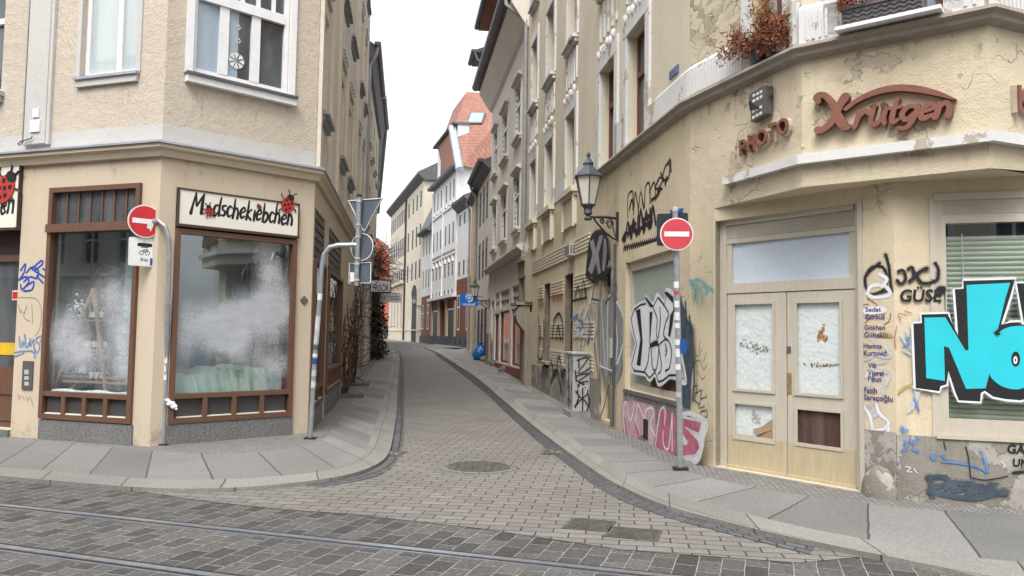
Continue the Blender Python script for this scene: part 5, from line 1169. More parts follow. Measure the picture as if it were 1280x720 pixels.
# ------------------------------------------------------------------ lettering and paint
_fc = {}
def text_polys(s, shear=0.0, bold=0.0):
    """built-in font outlines as triangles (list of 2D triangles) plus advance width"""
    cu = bpy.data.curves.new('t', 'FONT'); cu.body = s; cu.size = 1.0; cu.shear = shear; cu.offset = bold; cu.resolution_u = 3
    o = bpy.data.objects.new('t', cu); col.objects.link(o); dg = bpy.context.evaluated_depsgraph_get()
    me = o.evaluated_get(dg).to_mesh(); V = [v.co.copy() for v in me.vertices]; F = [tuple(p.vertices) for p in me.polygons]
    E = {}
    for f in F:
        for i in range(len(f)):
            k = tuple(sorted((f[i], f[(i+1) % len(f)]))); E[k] = E.get(k, 0)+1
    edges = [k for k, c in E.items() if c == 1]
    o.evaluated_get(dg).to_mesh_clear(); bpy.data.objects.remove(o); bpy.data.curves.remove(cu)
    return V, F, edges
def text3d(mb, s, f, box, depth=.0, shear=0, bold=0, stretch=True, jit=None):
    """f(x,y,d)->3D; box=(x0,x1,y0,y1) the text is fitted into"""
    V, F, E = text_polys(s, shear, bold)
    if not V: return
    ax, bx = min(v.x for v in V), max(v.x for v in V); ay, by = min(v.y for v in V), max(v.y for v in V)
    x0, x1, y0, y1 = box
    T = lambda v: (x0+(v.x-ax)/(bx-ax)*(x1-x0), y0+(v.y-ay)/(by-ay)*(y1-y0))
    b = len(mb.v); P = [T(v) for v in V]
    mb.v += [f(p[0], p[1], depth) for p in P]
    for q in F: mb.f.append(tuple(b+i for i in q)); mb.uv.append(None); mb.mi.append(0)
    if depth > 0:
        c = len(mb.v); mb.v += [f(p[0], p[1], 0) for p in P]
        for (i, j) in E: mb.f.append((b+i, b+j, c+j, c+i)); mb.uv.append(None); mb.mi.append(0)
def catmull(P, n=6, closed=False):
    P = [tuple(p) for p in P]; out = []
    m = len(P); rng = m if closed else m-1
    g = lambda i: P[i % m] if closed else P[max(0, min(m-1, i))]
    for i in range(rng):
        a, b, c, d = g(i-1), g(i), g(i+1), g(i+2)
        for k in range(n):
            t = k/n
            out.append(tuple(.5*((2*b[j])+(-a[j]+c[j])*t+(2*a[j]-5*b[j]+4*c[j]-d[j])*t*t+(-a[j]+3*b[j]-3*c[j]+d[j])*t**3) for j in range(len(b))))
    if not closed: out.append(P[-1])
    return out
class Paint:
    """strokes and filled shapes lying on a wall; every layer a hair above the one below"""
    def __init__(s, W, d=.0025, px=True): s.W = W; s.d = d; s.px = px; s.items = []; s.n = 0; s.crisp = False
    def mb(s, m): q = MB(); s.items.append((m, q)); return q
    def P(s, p): return s.W.px(p[0], p[1]) if s.px else (p[0], p[1])
    def lift(s): s.n += 1; return s.d + s.n*.00006
    def fill(s, pts, m, sm=0):
        if sm: pts = catmull(pts, sm, True)
        if m in s.MIST and s.px and not s.crisp: s.ribbon([(p[0], p[1], 1) for p in pts]+[(pts[0][0], pts[0][1], 1)], .07, s.MIST[m], 0)
        d = s.lift(); P = [Vector((*s.P(p), 0)) for p in pts]; q = s.mb(m)
        b = len(q.v); q.v += [s.W.pt(p.x, p.y, d) for p in P]
        for t in tessellate_polygon([P]): q.f.append(tuple(b+i for i in t)); q.uv.append(None); q.mi.append(0)
    def stroke(s, pts, w, m, sm=5, taper=0, closed=False, mist=True):
        """w: width in metres; points may carry their own width factor as third value"""
        pts = [(p[0], p[1], p[2] if len(p) > 2 else 1.0) for p in pts]
        if sm and len(pts) > 2: pts = catmull(pts, sm, closed)
        if closed: pts = pts+[pts[0]]
        if mist and m in s.MIST and w > .012: s.ribbon(pts, w+.035, s.MIST[m], 0)
        s.ribbon(pts, w, m, taper)
    MIST = dict(g_black='m_black', g_white='m_white', g_silver='m_silver', g_pink='m_pink', g_palepink='m_pink', g_haze='m_white', g_lblue='m_blue', g_slate='m_slate')
    def ribbon(s, pts, w, m, taper):
        q = s.mb(m); d = s.lift(); C = [Vector(s.P(p)) for p in pts]; n_ = len(C)
        Wd = [w*p[2]*.5*(1-(taper*abs(2*i/(n_-1)-1)**2 if n_ > 1 else 0)) for i, p in enumerate(pts)]
        L, Rr = [], []
        for i in range(n_):
            t = C[min(i+1, n_-1)]-C[max(i-1, 0)]
            t = t.normalized() if t.length > 1e-6 else Vector((1, 0)); nn = Vector((-t.y, t.x))*Wd[i]
            L.append(C[i]+nn); Rr.append(C[i]-nn)
        b = len(q.v)
        for i, (a, c) in enumerate(zip(L, Rr)): q.v.append(s.W.pt(*a, d+i*1e-6)); q.v.append(s.W.pt(*c, d+i*1e-6))
        for i in range(n_-1): q.f.append((b+2*i, b+2*i+1, b+2*i+3, b+2*i+2)); q.uv.append(None); q.mi.append(0)
        for e in (0, n_-1):     # round caps
            c = len(q.v); q.v += [s.W.pt(C[e].x+Wd[e]*math.cos(k*math.pi/5), C[e].y+Wd[e]*math.sin(k*math.pi/5), d-.00002) for k in range(10)]
            q.f.append(tuple(c+k for k in range(10))); q.uv.append(None); q.mi.append(0)
    def drips(s, x, y, n, sx, m, l=.2, w=.006):
        for i in range(n):
            xx = x+random.uniform(-sx, sx); u, z = s.P((xx, y)); k = l*random.uniform(.3, 1)
            q = s.mb(m); d = s.lift(); q.face([s.W.pt(u, z, d), s.W.pt(u+w, z, d), s.W.pt(u+w*.8, z-k, d), s.W.pt(u+w*.2, z-k, d)])
    def spatter(s, x, y, rx, ry, n, m, r=.008):
        for i in range(n):
            u, z = s.P((x+random.gauss(0, rx), y+random.gauss(0, ry))); d = s.lift(); k = r*random.uniform(.4, 1.3); q = s.mb(m)
            q.face([s.W.pt(u+k*math.cos(a)*random.uniform(.6, 1.2), z+k*math.sin(a)*random.uniform(.6, 1.2), d) for a in [2*math.pi*j/6 for j in range(6)]])
    def text(s, t, x0, y0, x1, y1, m, shear=0, bold=0, depth=0):
        """box given by its lower-left and upper-right picture/wall points"""
        a = s.P((x0, y0)); b = s.P((x1, y1)); d = s.lift()
        text3d(s.mb(m), t, lambda x, y, dd: s.W.pt(x, y, d+dd), (a[0], b[0], a[1], b[1]), depth, shear, bold)
    def done(s, name, parent, label=None, gap=.10):
        # strokes that touch or nearly touch make one tag; each tag is a part of its own
        n_ = len(s.items); bb = []; g = list(range(n_))
        for m, q in s.items: bb.append([(min(p[j] for p in q.v), max(p[j] for p in q.v)) for j in range(3)])
        def fg(a):
            while g[a] != a: a = g[a]
            return a
        for i in range(n_):
            for j in range(i):
                if all(max(bb[i][k][0]-bb[j][k][1], bb[j][k][0]-bb[i][k][1]) < gap for k in range(3)): g[fg(i)] = fg(j)
        cl = {}
        for i in range(n_): cl.setdefault(fg(i), []).append(s.items[i])
        out = []
        for its in cl.values():
            ms = list(dict.fromkeys(m for m, q in its)); a = MB()
            for m, q in its:
                b = len(a.v); a.v += q.v
                for f in q.f: a.f.append(tuple(b+i for i in f)); a.uv.append(None); a.mi.append(ms.index(m))
            o = a.build(name, [MT[m] for m in ms], parent, fix=False, split=False)
            if label and len(its) > 8: o['label'] = label
            out.append(o)
        return out
# ---- hand drawn alphabet (brush strokes), unit x-height 1
GL = {
 'M': (1.75, [[(0, -.1, 1.5), (.12, .7), (.35, 1.75, .9)], [(.35, 1.75, .7), (.62, .75, 1), (.7, .6, .8)], [(.7, .6, .8), (1.1, 1.2, 1), (1.5, 1.75, .6)], [(1.5, 1.75, .8), (1.45, .9, 1.4), (1.5, .0, 1.6)]]),
 'o': (1.05, [[(.5, 1, .9), (.1, .75, 1.2), (.08, .25, 1.2), (.5, 0, 1), (.88, .35, .8), (.82, .8, .7), (.5, 1, .9)]]),
 'd': (1.05, [[(.8, .95, .7), (.3, .95, 1.1), (.05, .4, 1.2), (.4, .0, .9), (.85, .5, .7)], [(.95, 1.75, .8), (.88, .9, 1.2), (.95, .05, 1.1)]]),
 's': (.8, [[(.7, .95, .8), (.25, .9, 1.1), (.2, .6, 1), (.6, .4, 1.1), (.55, .05, 1.1), (.05, .05, .8)]]),
 'c': (.8, [[(.75, .85, .8), (.35, .98, 1), (.06, .5, 1.3), (.35, .02, 1.1), (.75, .2, .7)]]),
 'h': (1.0, [[(.1, 1.75, .8), (.16, .8, 1.2), (.1, 0, 1.2)], [(.14, .55, .8), (.5, .98, .9), (.8, .6, 1.1), (.82, .0, 1.2)]]),
 'e': (.9, [[(.1, .5, .8), (.5, .55, .8), (.8, .75, .9), (.5, 1, 1), (.1, .6, 1.2), (.3, .03, 1.2), (.8, .2, .8)]]),
 'k': (.95, [[(.15, 1.75, .8), (.18, .8, 1.2), (.1, 0, 1.2)], [(.75, 1.0, .7), (.2, .5, 1), (.8, .02, 1.2)]]),
 'i': (.45, [[(.2, .95, .9), (.2, .5, 1.2), (.25, .0, 1.2)]]),
 'b': (1.0, [[(.1, 1.75, .8), (.15, .8, 1.2), (.15, .05, 1.2)], [(.15, .5, .8), (.55, .98, 1), (.88, .5, 1.2), (.5, 0, 1.1), (.15, .1, .8)]]),
 'n': (1.0, [[(.12, 1, .8), (.18, .5, 1.2), (.12, 0, 1.3)], [(.16, .6, .8), (.5, .98, 1), (.82, .55, 1.2), (.85, .0, 1.4)]]),
 'r': (.85, [[(.15, 1, 1), (.2, .5, 1.1), (.15, 0, 1)], [(.2, .6, .9), (.5, 1.0, 1), (.78, .85, 1.2)]]),
 'u': (1.05, [[(.12, 1, 1), (.15, .3, 1), (.45, .0, 1), (.8, .4, .9)], [(.85, 1, 1), (.85, .4, 1), (1.0, .0, .9)]]),
 't': (.75, [[(.3, 1.6, .9), (.28, .6, 1.1), (.4, .02, 1), (.7, .15, .7)], [(.0, 1.0, .8), (.65, 1.05, .8)]]),
 'g': (1.05, [[(.8, .9, .8), (.35, 1, 1), (.08, .5, 1.1), (.4, .05, 1), (.8, .5, .8)], [(.88, 1, .9), (.82, .1, 1.1), (.55, -.5, 1), (.1, -.45, .8)]]),
}
def handwriting(paint, word, x0, y0, x1, y1, h, w, m, skew=0, bob=0.06, only=None):
    """brush lettering between two wall points; h: x-height in wall units"""
    tot = sum(GL[c][0]*1.12 for c in word); x = 0
    for i, c in enumerate(word):
        adv, st = GL[c]
        if only is None or i in only:
            for s_ in st:
                pts = []
                for p in s_:
                    t = (x+p[0])/tot; bx = x0+(x1-x0)*t; by = y0+(y1-y0)*t
                    pts.append((bx+skew*p[1]*h, by+p[1]*h+bob*h*math.sin(i*2.3), p[2] if len(p) > 2 else 1.0))
                paint.stroke(pts, w, m, 6, mist=False)
        x += adv*1.12
# ------------------------------------------------------------------ shop signs
def board(W, o, parent_label, cat, d0=.004, d1=.05, frame=True, name='shop_sign'):
    a, b, c, e = o; t = thing(name, W.pt((a+b)/2, c, d1), parent_label, cat)
    q = MB(); q.wbox(W, a, b, c, e, d0, d1); q.build('board', MT['sign_cream'], t)
    if frame:
        q = MB(); f = .022
        q.wbox(W, a-f, b+f, e, e+f, d0, d1+.012); q.wbox(W, a-f, b+f, c-f*1.8, c, d0, d1+.03); q.wbox(W, a-f, a, c, e, d0, d1+.012); q.wbox(W, b, b+f, c, e, d0, d1+.012); q.build('frame', MT['brown_dk'], t)
    return t
def ladybird(W, u, z, r, d, t, rot, name='ladybird_emblem'):
    ca, sa = math.cos(rot), math.sin(rot)
    f = lambda x, y, dd=0: W.pt(u+(x*ca-y*sa)*r, z+(x*sa+y*ca)*r, d+dd)
    q = MB(); q.prism([f(.78*math.cos(a), 1.0*math.sin(a)*.98) for a in [2*math.pi*k/26 for k in range(26)]], W.n.to_3d()*.014); b = q.build(name, MT['red_paint'], t)
    q = MB(); q.prism([f(.42*math.cos(a), .92+.34*math.sin(a), .001) for a in [2*math.pi*k/16 for k in range(16)]], W.n.to_3d()*.018)
    for (x, y) in ((-.35, .4), (.35, .35), (-.38, -.2), (.32, -.3), (0, -.65), (.0, .05)):
        q.prism([f(x+.15*math.cos(a), y+.17*math.sin(a), .0145) for a in [2*math.pi*k/12 for k in range(12)]], W.n.to_3d()*.003)
    for P in ([(-.2, 1.1), (-.35, 1.5), (-.6, 1.65)], [(.2, 1.1), (.3, 1.5), (.55, 1.7)], [(-.7, .45), (-1.05, .6), (-1.2, .9)], [(.7, .45), (1.05, .6), (1.25, .5)], [(-.78, -.1), (-1.1, -.2), (-1.2, -.45)], [(.78, -.1), (1.1, -.15), (1.25, -.4)], [(-.5, -.75), (-.75, -1.0), (-.7, -1.25)], [(.5, -.75), (.7, -1.0), (.95, -1.1)]):
        q.tube([f(x, y, .008) for (x, y) in P], .045*r+.003, 6)
    q.build('dark_markings', MT['ink'], b)
us0, us1 = CH.px(223, 245)[0], CH.px(370.5, 270)[0]; zs0, zs1 = CH.px(371, 298)[1]+.03, CH.px(371.5, 257)[1]
sg = board(CH, (us0, us1, zs0, zs1), 'long cream shop sign with brush lettering and a ladybird over the corner window', 'sign')
pt = Paint(CH, .0515, px=False); wd = us1-us0; hh = zs1-zs0
handwriting(pt, 'Modschekiebchen', us0+.09*wd, zs0+.37*hh, us1-.045*wd, zs0+.33*hh, .16, .032, 'ink', skew=.12, only=[0]+list(range(2, 15)))
pt.done('lettering', sg, gap=.3)
ladybird(CH, us0+.232*wd, zs0+.45*hh, .075, .051, sg, .2); ladybird(CH, us0+.645*wd, zs0+.78*hh, .032, .051, sg, .5)
lb = CH.px(357.5, 256.5); ladybird(CH, lb[0], lb[1], .135, .055, sg, -.35)
ul = LA.px(27, 240)[0]; zl0, zl1 = LA.px(20, 285)[1], LA.px(20, 208)[1]
sg2 = board(LA, (ul-2.4, ul, zl0, zl1), 'cream shop sign with a big red ladybird at the left picture edge', 'sign')
pt = Paint(LA, .0515, px=False); handwriting(pt, 'Modschekiebchen', ul-2.25, zl0+.2, ul-.06, zl0+.22, .19, .035, 'ink', skew=.1); pt.done('lettering', sg2, gap=.3)
lb = LA.px(10.5, 237); ladybird(LA, lb[0], lb[1], .235, .055, sg2, -.6)
# raised letters of the photo shop
def letters(W, boxes, lab, name='raised_lettering', depth=.075, cat='lettering'):
    t = thing(name, W.pt(*W.px(*boxes[0][1][:2])), lab, cat)
    for ch, (x0, y0, x1, y1) in boxes:
        a, b = W.px(x0, y0), W.px(x1, y1); q = MB()
        text3d(q, ch, lambda x, y, dd: W.pt(x, y, .004+dd), (a[0], b[0], a[1], b[1]), depth, 0, .02); o = q.build('letter', MT['terracotta'], t, fix=False, split=False)
        q = MB(); text3d(q, ch, lambda x, y, dd: W.pt(x, y, .003+dd), (a[0]-.008, b[0]+.008, a[1]-.008, b[1]+.008), depth*.72, 0, .028); q.build('letter_side', MT['letter_side'], o, fix=False, split=False)
    return t
letters(U2, [('P', (930.5, 195.5, 938.5, 173.5)), ('H', (941, 191, 950, 167.5)), ('O', (951.5, 185, 965.5, 160)), ('T', (967, 179, 976.5, 153)), ('O', (978, 172, 991.5, 146))], 'raised brown red letters reading PHOTO on the yellow wall')
letters(U4, [('K', (1264.5, 140.5, 1279, 112)), ('R', (1283, 141, 1298, 113.5)), ('Ü', (1302, 142.5, 1317, 110)), ('T', (1320, 143.5, 1334, 116))], 'raised brown red block letter K at the right picture edge')
kt = thing('script_lettering', U3.pt(*U3.px(1100, 160)), 'raised brown red script name with a long swoosh above the shop door', 'lettering')
def script(strokes, wd_, name, mat, depth=.07, d0=.004):
    pt = Paint(U3, d0+depth); 
    for s_ in strokes: pt.stroke([(x, y, k) for (x, y, k) in s_], wd_, mat, 7, mist=False)
    q = MB()
    for m_, a_ in pt.items:
        b_ = len(q.v); q.v += a_.v
        for f in a_.f: q.f.append(tuple(b_+i for i in f)); q.uv.append(None); q.mi.append(0)
    # give the strokes real depth: extrude every ribbon back to the wall
    nb = len(q.v); dv = U3.n.to_3d()*(-depth); base = [v+dv for v in q.v]; q.v += base
    E = {}
    for f in q.f:
        for i in range(len(f)): k = (f[i], f[(i+1) % len(f)]); E[tuple(sorted(k))] = E.get(tuple(sorted(k)), 0)+1
    for (i, j), c in list(E.items()):
        if c == 1: q.f.append((i, j, nb+j, nb+i)); q.uv.append(None); q.mi.append(0)
    return q.build(name, MT[mat], kt, fix=False)
Kst = [[(1026, 129, .9), (1023.5, 125, 1.1), (1028, 121.5, 1.1), (1035, 122.5, 1), (1042, 130, 1.05), (1049, 141, 1.1)], [(1059, 124, 1.5), (1052.5, 134, 1.25), (1047, 146, 1.2), (1040, 157, 1.15), (1031, 164, 1.05), (1025, 164.5, 1.2)], [(1048.5, 142, 1.1), (1053, 153, 1.5), (1059, 160.5, 1.25), (1065, 160, .7)]]
# the remaining letters are bold slanted script
def px_script(word, x0, y0, x1, y1, h, skew, wob=0):
    tot = sum(GL[c][0]*1.0 for c in word); x = 0; out = []
    for i, c in enumerate(word):
        adv, st = GL[c]
        for s_ in st:
            pts = []
            for p in s_:
                t = (x+p[0])/tot; hx = h*(1-.10*t); pts.append((x0+(x1-x0)*t+skew*p[1]*hx, y0+(y1-y0)*t-p[1]*hx, p[2] if len(p) > 2 else 1))
            out.append(pts)
        x += adv*1.0
    return out
rest = px_script('rutgen', 1067, 161.5, 1190, 146, 19.0, .30)
dots = [[(1093.5, 135.5, 1), (1094.5, 135.2, 1)], [(1106, 133.5, 1), (1107, 133.2, 1)]]
script(Kst, .062, 'initial_letter', 'terracotta', .085); script(rest, .046, 'script_letters', 'terracotta', .078); script(dots, .062, 'umlaut_dots', 'terracotta', .07, .0041)
pl_ = Paint(U3, .07); top = [(1055, 139), (1068, 128), (1083, 119), (1103, 111.5), (1125, 107.8), (1150, 109.5), (1175, 116), (1197, 126)]; bot = [(1192, 127), (1172, 122), (1150, 118), (1126, 116), (1104, 119), (1084, 125.5), (1070, 133), (1060, 141)]
q = MB(); q.prism([U3.pt(*U3.px(x, y), .004) for (x, y) in catmull(top, 5)+catmull(bot, 5)], U3.n.to_3d()*.07); q.build('swoosh', MT['terracotta'], kt)
# dark illuminated emblem above PHOTO (a little house front with a grid of panes)
x = (944.5, 154, 969, 109); e = thing('camera_emblem', U2.pt(*U2.px(956, 150)), 'small black house shaped emblem box above the PHOTO letters', 'emblem')
uv = lambda X, Y: U2.px(X, Y)
q = MB(); q.prism([U2.pt(*uv(X, Y), .02) for (X, Y) in ((948.5, 154), (967.5, 143), (968, 108), (962, 110), (948, 118), (945.5, 124), (948, 132))], U2.n.to_3d()*.09); eb = q.build('box', MT['plate_grey'], e)
q = MB()
for (X0, Y0, X1, Y1) in ((951, 123, 954, 119), (955.5, 121, 958.5, 117), (960, 118.5, 963, 114.5), (951, 130, 954, 125.5), (955.5, 127.5, 958.5, 123), (960, 125, 963, 120.5), (950.5, 143, 953.5, 138.5), (955, 140.5, 958, 136), (959.5, 138, 962.5, 133.5), (950.5, 150.5, 953.5, 146), (955, 148, 958, 143.5), (959.5, 145.5, 962.5, 141)):
    q.prism([U2.pt(*uv(X, Y), .1105) for (X, Y) in ((X0, Y0), (X1, Y0-1.6), (X1, Y1-.6), (X0, Y1+1))], U2.n.to_3d()*.004)
q.build('pale_grid', MT['rim'], eb)
q = MB(); q.prism([U2.pt(*uv(X, Y), .1165) for (X, Y) in ((946.5, 127.5), (961, 137), (948, 139.5))], U2.n.to_3d()*.006); q.build('dark_wedge', MT['black'], eb)
q = MB(); q.tube([U2.pt(*uv(967, 120), .05), U2.pt(*uv(971, 121), .06), U2.pt(*uv(971, 124), .05)], .015, 6); q.build('bracket', MT['black'], e)
# blue street plate on the yellow wall
x = S.rect(838, 100, 849, 80); e = thing('street_plate', S.pt(x[0], x[3]), 'small weathered blue street name plate high on the yellow wall', 'street sign')
q = MB(); q.wbox(S, x[0], x[1], x[2], x[3], .004, .02); q.build('plate', M('weathered_blue_enamel', (.10, .13, .24), .5, .35, 12), e)
# ------------------------------------------------------------------ projecting signs on the left row
def proj_sign(name, W, u, z0, z1, d0, d1, th, mat, lab, cat):
    t = thing(name, W.pt(u, z0, d0), lab, cat); q = MB(); q.wbox(W, u-th/2, u+th/2, z0, z1, d0, d1); q.build('panel', mat, t); return t
LSx = Wall(pC, pE2)
def face_front(W, u, th):    # local frame of the side of a projecting sign that looks down the street to the viewer
    return lambda x, y, dd: W.pt(u-th/2-.002-dd, y, x)
us_ = 19.0; zf0, zf1 = 2.62, 3.28
fz = lambda y: EYE + (416-y)*LSx.pt(us_, 0).y/FPX
t = proj_sign('hanging_sign', LSx, us_, fz(366), fz(349), .02, .86, .14, MT['black'], 'black framed hairdresser sign sticking out from the left wall', 'sign')
q = MB(); q.wbox(LSx, us_-.074, us_-.07, fz(364.5), fz(350.5), .06, .82); q.build('white_face', MT['sign_white'], t)
q = MB(); text3d(q, 'FRISÖR', face_front(LSx, us_+.0, .15), (.14, .76, fz(364), fz(353.5)), 0, 0, .012); q.build('lettering', MT['ink'], t, fix=False)
q = MB(); q.tube([LSx.pt(us_, fz(358), -.05), LSx.pt(us_, fz(358), .05)], .03, 6); q.build('bracket', MT['black'], t)
u2 = 20.6; fz2 = lambda y: EYE + (416-y)*LSx.pt(u2, 0).y/FPX
t = proj_sign('hanging_sign', LSx, u2, fz2(377.5), fz2(366.5), .36, 1.26, .05, MT['sign_white'], 'pale sign with a green leaf emblem hung below the hairdresser sign', 'sign')
q = MB(); q.ell(LSx.pt(u2-.027, fz2(371.5), .55), .004, .10, .10, 10, 6); q.ell(LSx.pt(u2-.027, fz2(370), .66), .004, .07, .06, 10, 6); q.build('green_emblem', M('leaf_green_print', (.12, .22, .06), .6, .1), t)
q = MB(); q.tube([LSx.pt(u2, fz2(366), -.02), LSx.pt(u2, fz2(366), 1.2)], .015, 6); q.build('bracket', MT['black'], t)
q = MB()
for k, y in enumerate((370.5, 373.5)): q.wbox(LSx, u2-.030, u2-.0265, fz2(y)-.015, fz2(y)+.015, .82, 1.2)
q.build('text_lines', MT['g_grey'], t)
# unicef sign on the right
yU = R3w.pt(*R3w.px(603, 380)).y; uu = R3w.px(603.5, 380)[0]
fz3 = lambda y: EYE + (416.8-y)*yU/FPX
t = thing('hanging_sign', R3w.pt(uu, fz3(381.5), .1), 'bright blue relief fund sign box sticking out beside the far lantern', 'sign')
hw = .80; dmin = .22
q = MB(); q.wbox(R3w, uu-.06, uu+.06, fz3(382), fz3(366.8), dmin, dmin+hw); q.build('panel', MT['uni_blue'], t)
ff = lambda x, y, dd: R3w.pt(uu+.062+dd, y, dmin+hw-x)
q = MB()
cz = fz3(372)
def ring(q, cx, cy, r0, r1, a0=0, a1=2*math.pi, n=20, dd=0):
    for k in range(n):
        t0, t1 = a0+(a1-a0)*k/n, a0+(a1-a0)*(k+1)/n
        q.face([ff(cx+r0*math.cos(t0), cy+r0*math.sin(t0), dd), ff(cx+r1*math.cos(t0), cy+r1*math.sin(t0), dd), ff(cx+r1*math.cos(t1), cy+r1*math.sin(t1), dd), ff(cx+r0*math.cos(t1), cy+r0*math.sin(t1), dd)])
ring(q, .4, cz, .105, .122); ring(q, .4, cz+.025, 0, .045, dd=.001); ring(q, .4, cz-.05, .02, .06, .3, 2.6, 8, .001)
for s_ in (-1, 1): ring(q, .4, cz, .145, .175, -1.9+(0 if s_ > 0 else 2.3), .35+(0 if s_ > 0 else 2.7)+.0, 10, .0005)
q.build('emblem', MT['sign_white'], t, fix=False)
q = MB(); text3d(q, 'unicef', ff, (.12, .68, fz3(381.3), fz3(377.4)), 0, 0, .005); q.build('lettering', MT['sign_white'], t, fix=False)
q = MB(); q.tube([R3w.pt(uu, fz3(370), 0), R3w.pt(uu, fz3(370), dmin)], .02, 6); q.tube([R3w.pt(uu, fz3(379), 0), R3w.pt(uu, fz3(379), dmin)], .02, 6); q.build('bracket', MT['black'], t)
# ------------------------------------------------------------------ wall lanterns
def lantern(W, u, z, reach, s, lab, grp='cast iron wall lanterns on scroll brackets'):
    """u,z: wall point of the bracket; the lantern hangs on the arm's end"""
    t = thing('wall_lantern', W.pt(u, z), lab, 'street lamp', grp)
    ax = lambda a, b, dd=0: W.pt(u+dd, z+b, a)
    q = MB(); q.wbox(W, u-.035*s, u+.035*s, z-.36*s, z+.10*s, .003, .035); q.tube([ax(.03, .0), ax(reach*.5, .015), ax(reach, .0)], .022*s, 8)
    P = [(.03, -.33), (.10, -.33), (.26, -.24), (.42, -.10), (.5, -.02)]; q.tube([ax(a*reach/.62, b*s) for a, b in P], .016*s, 6)
    for (cx, cy, r0) in ((.17, -.10, .085), (.33, -.06, .05)):
        q.tube([ax((cx+r0*(1-k/16*.75)*math.cos(k*.75))*reach/.62, (cy+r0*(1-k/16*.75)*math.sin(k*.75))*s) for k in range(17)], .011*s, 6)
    q.tube([ax(.1*reach, -.3*s), ax(.22*reach, -.05*s), ax(.3*reach, .0)], .009*s, 5)
    q.build('scroll_bracket', MT['black'], t)
    c = ax(reach, 0)
    q = MB(); q.lathe(c, [(.05*s, -.05*s), (.065*s, -.02*s), (.03*s, .02*s), (.07*s, .06*s), (.06*s, .13*s), (.09*s, .17*s), (.12*s, .19*s), (.12*s, .205*s)], 12)
    for k in range(6):
        a = math.pi/6+k*math.pi/3; q.tube([c+Vector((.115*s*math.cos(a), .115*s*math.sin(a), .20*s)), c+Vector((.215*s*math.cos(a), .215*s*math.sin(a), .64*s))], .011*s, 5)
    lf = q.build('lantern_frame', MT['dark_metal'], t)
    q = MB(); q.lathe(c, [(.108*s, .20*s), (.205*s, .64*s)], 6, ang0=math.pi/6); q.build('glass', MT['lampglass'], t)
    q = MB(); q.lathe(c, [(.245*s, .635*s), (.25*s, .65*s), (.225*s, .675*s), (.10*s, .80*s), (.085*s, .82*s), (.085*s, .85*s), (.10*s, .86*s), (.03*s, .95*s), (.022*s, .97*s), (.038*s, .99*s), (.036*s, 1.02*s), (.01*s, 1.05*s)], 6, ang0=math.pi/6); q.build('roof_cap', MT['dark_metal'], t)
    return t
u, z = S.px(773, 273); reach = 0.60
lantern(S, u, z, .54, 1.08, 'nearest large wall lantern, left of the faded no entry sign')
u2_, z2_ = R3w.px(612, 376); lantern(R3w, u2_, z2_, .62, .92, 'middle wall lantern just above the blue hanging sign')
u3_, z3_ = R5w.px(526.5, 384); lantern(R5w, u3_+.2, z3_+.1, .62, .95, 'farthest wall lantern, between cream house and brick house')
q = MB(); ud = S.px(772, 300)[0]; q.tube([S.pt(ud, 3.25, .05), S.pt(ud, 2.0, .05), S.pt(ud, .12, .06)], .022, 8)
pp = q.build('cable_pipe', MT['dark_metal'], R1)
q = MB(); q.wbox(S, ud-.22, ud-.08, 1.28, 1.62, .004, .09); q.wbox(S, ud-.16, ud-.10, 1.62, 2.4, .004, .03); q.tube([S.pt(ud-.05, 1.05, .06), S.pt(ud-.9, 1.10, .06)], .018, 6); q.build('junction_box', MT['cabinet'], R1)
# ------------------------------------------------------------------ traffic signs
def disc(q, c, n, r, th, m=0, seg=28):
    n = Vector(n).normalized(); rot = n.to_track_quat('Z', 'Y').to_matrix(); b = len(q.v)
    q.lathe(c, [(r, -th/2), (r, th/2)], seg, m, axis=rot)
def plate(q, c, n, hw, hh, th, m=0, rc=.0):
    n = Vector(n).normalized(); x = Vector((0, 0, 1)).cross(n).normalized(); y = n.cross(x)
    pts = []
    if rc:
        for (sx_, sy_, a0) in ((1, 1, 0), (-1, 1, 90), (-1, -1, 180), (1, -1, 270)):
            for k in range(4): a = R(a0+k*30); pts.append(c+x*(sx_*(hw-rc)+rc*math.cos(a))+y*(sy_*(hh-rc)+rc*math.sin(a))-n*th/2)
    else: pts = [c+x*a*hw+y*b*hh-n*th/2 for (a, b) in ((1, 1), (-1, 1), (-1, -1), (1, -1))]
    q.prism(pts, n*th, m)
def facef(c, n):    # local frame on a sign face: x to the viewer's right
    n = Vector(n).normalized(); x = Vector((0, 0, 1)).cross(n).normalized(); y = n.cross(x)
    return lambda a, b, dd: c+x*a+y*b+n*dd
def gpt(x, y, dz=.06): g = gp(x, y, dz); return Vector((g.x, g.y, H(g.y)+dz))
def at(x, y, base):   # point over a vertical plane facing the camera through base
    r = ray(x, y); k = (base-CAM).dot(cF)/r.dot(cF); return CAM+r*k
def no_entry(t, c, n, r, redm, parent=None):
    q = MB(); disc(q, c, n, r, .012); f = q.build('sign_face', MT['rim'], t)
    N_ = Vector(n).normalized(); q = MB(); disc(q, c+N_*.008, n, r*.925, .004); q.build('red_field', MT[redm], f)
    q = MB(); plate(q, c+N_*.0115, n, r*.74, r*.15, .003); q.build('white_bar', MT['sign_white'], f); return f
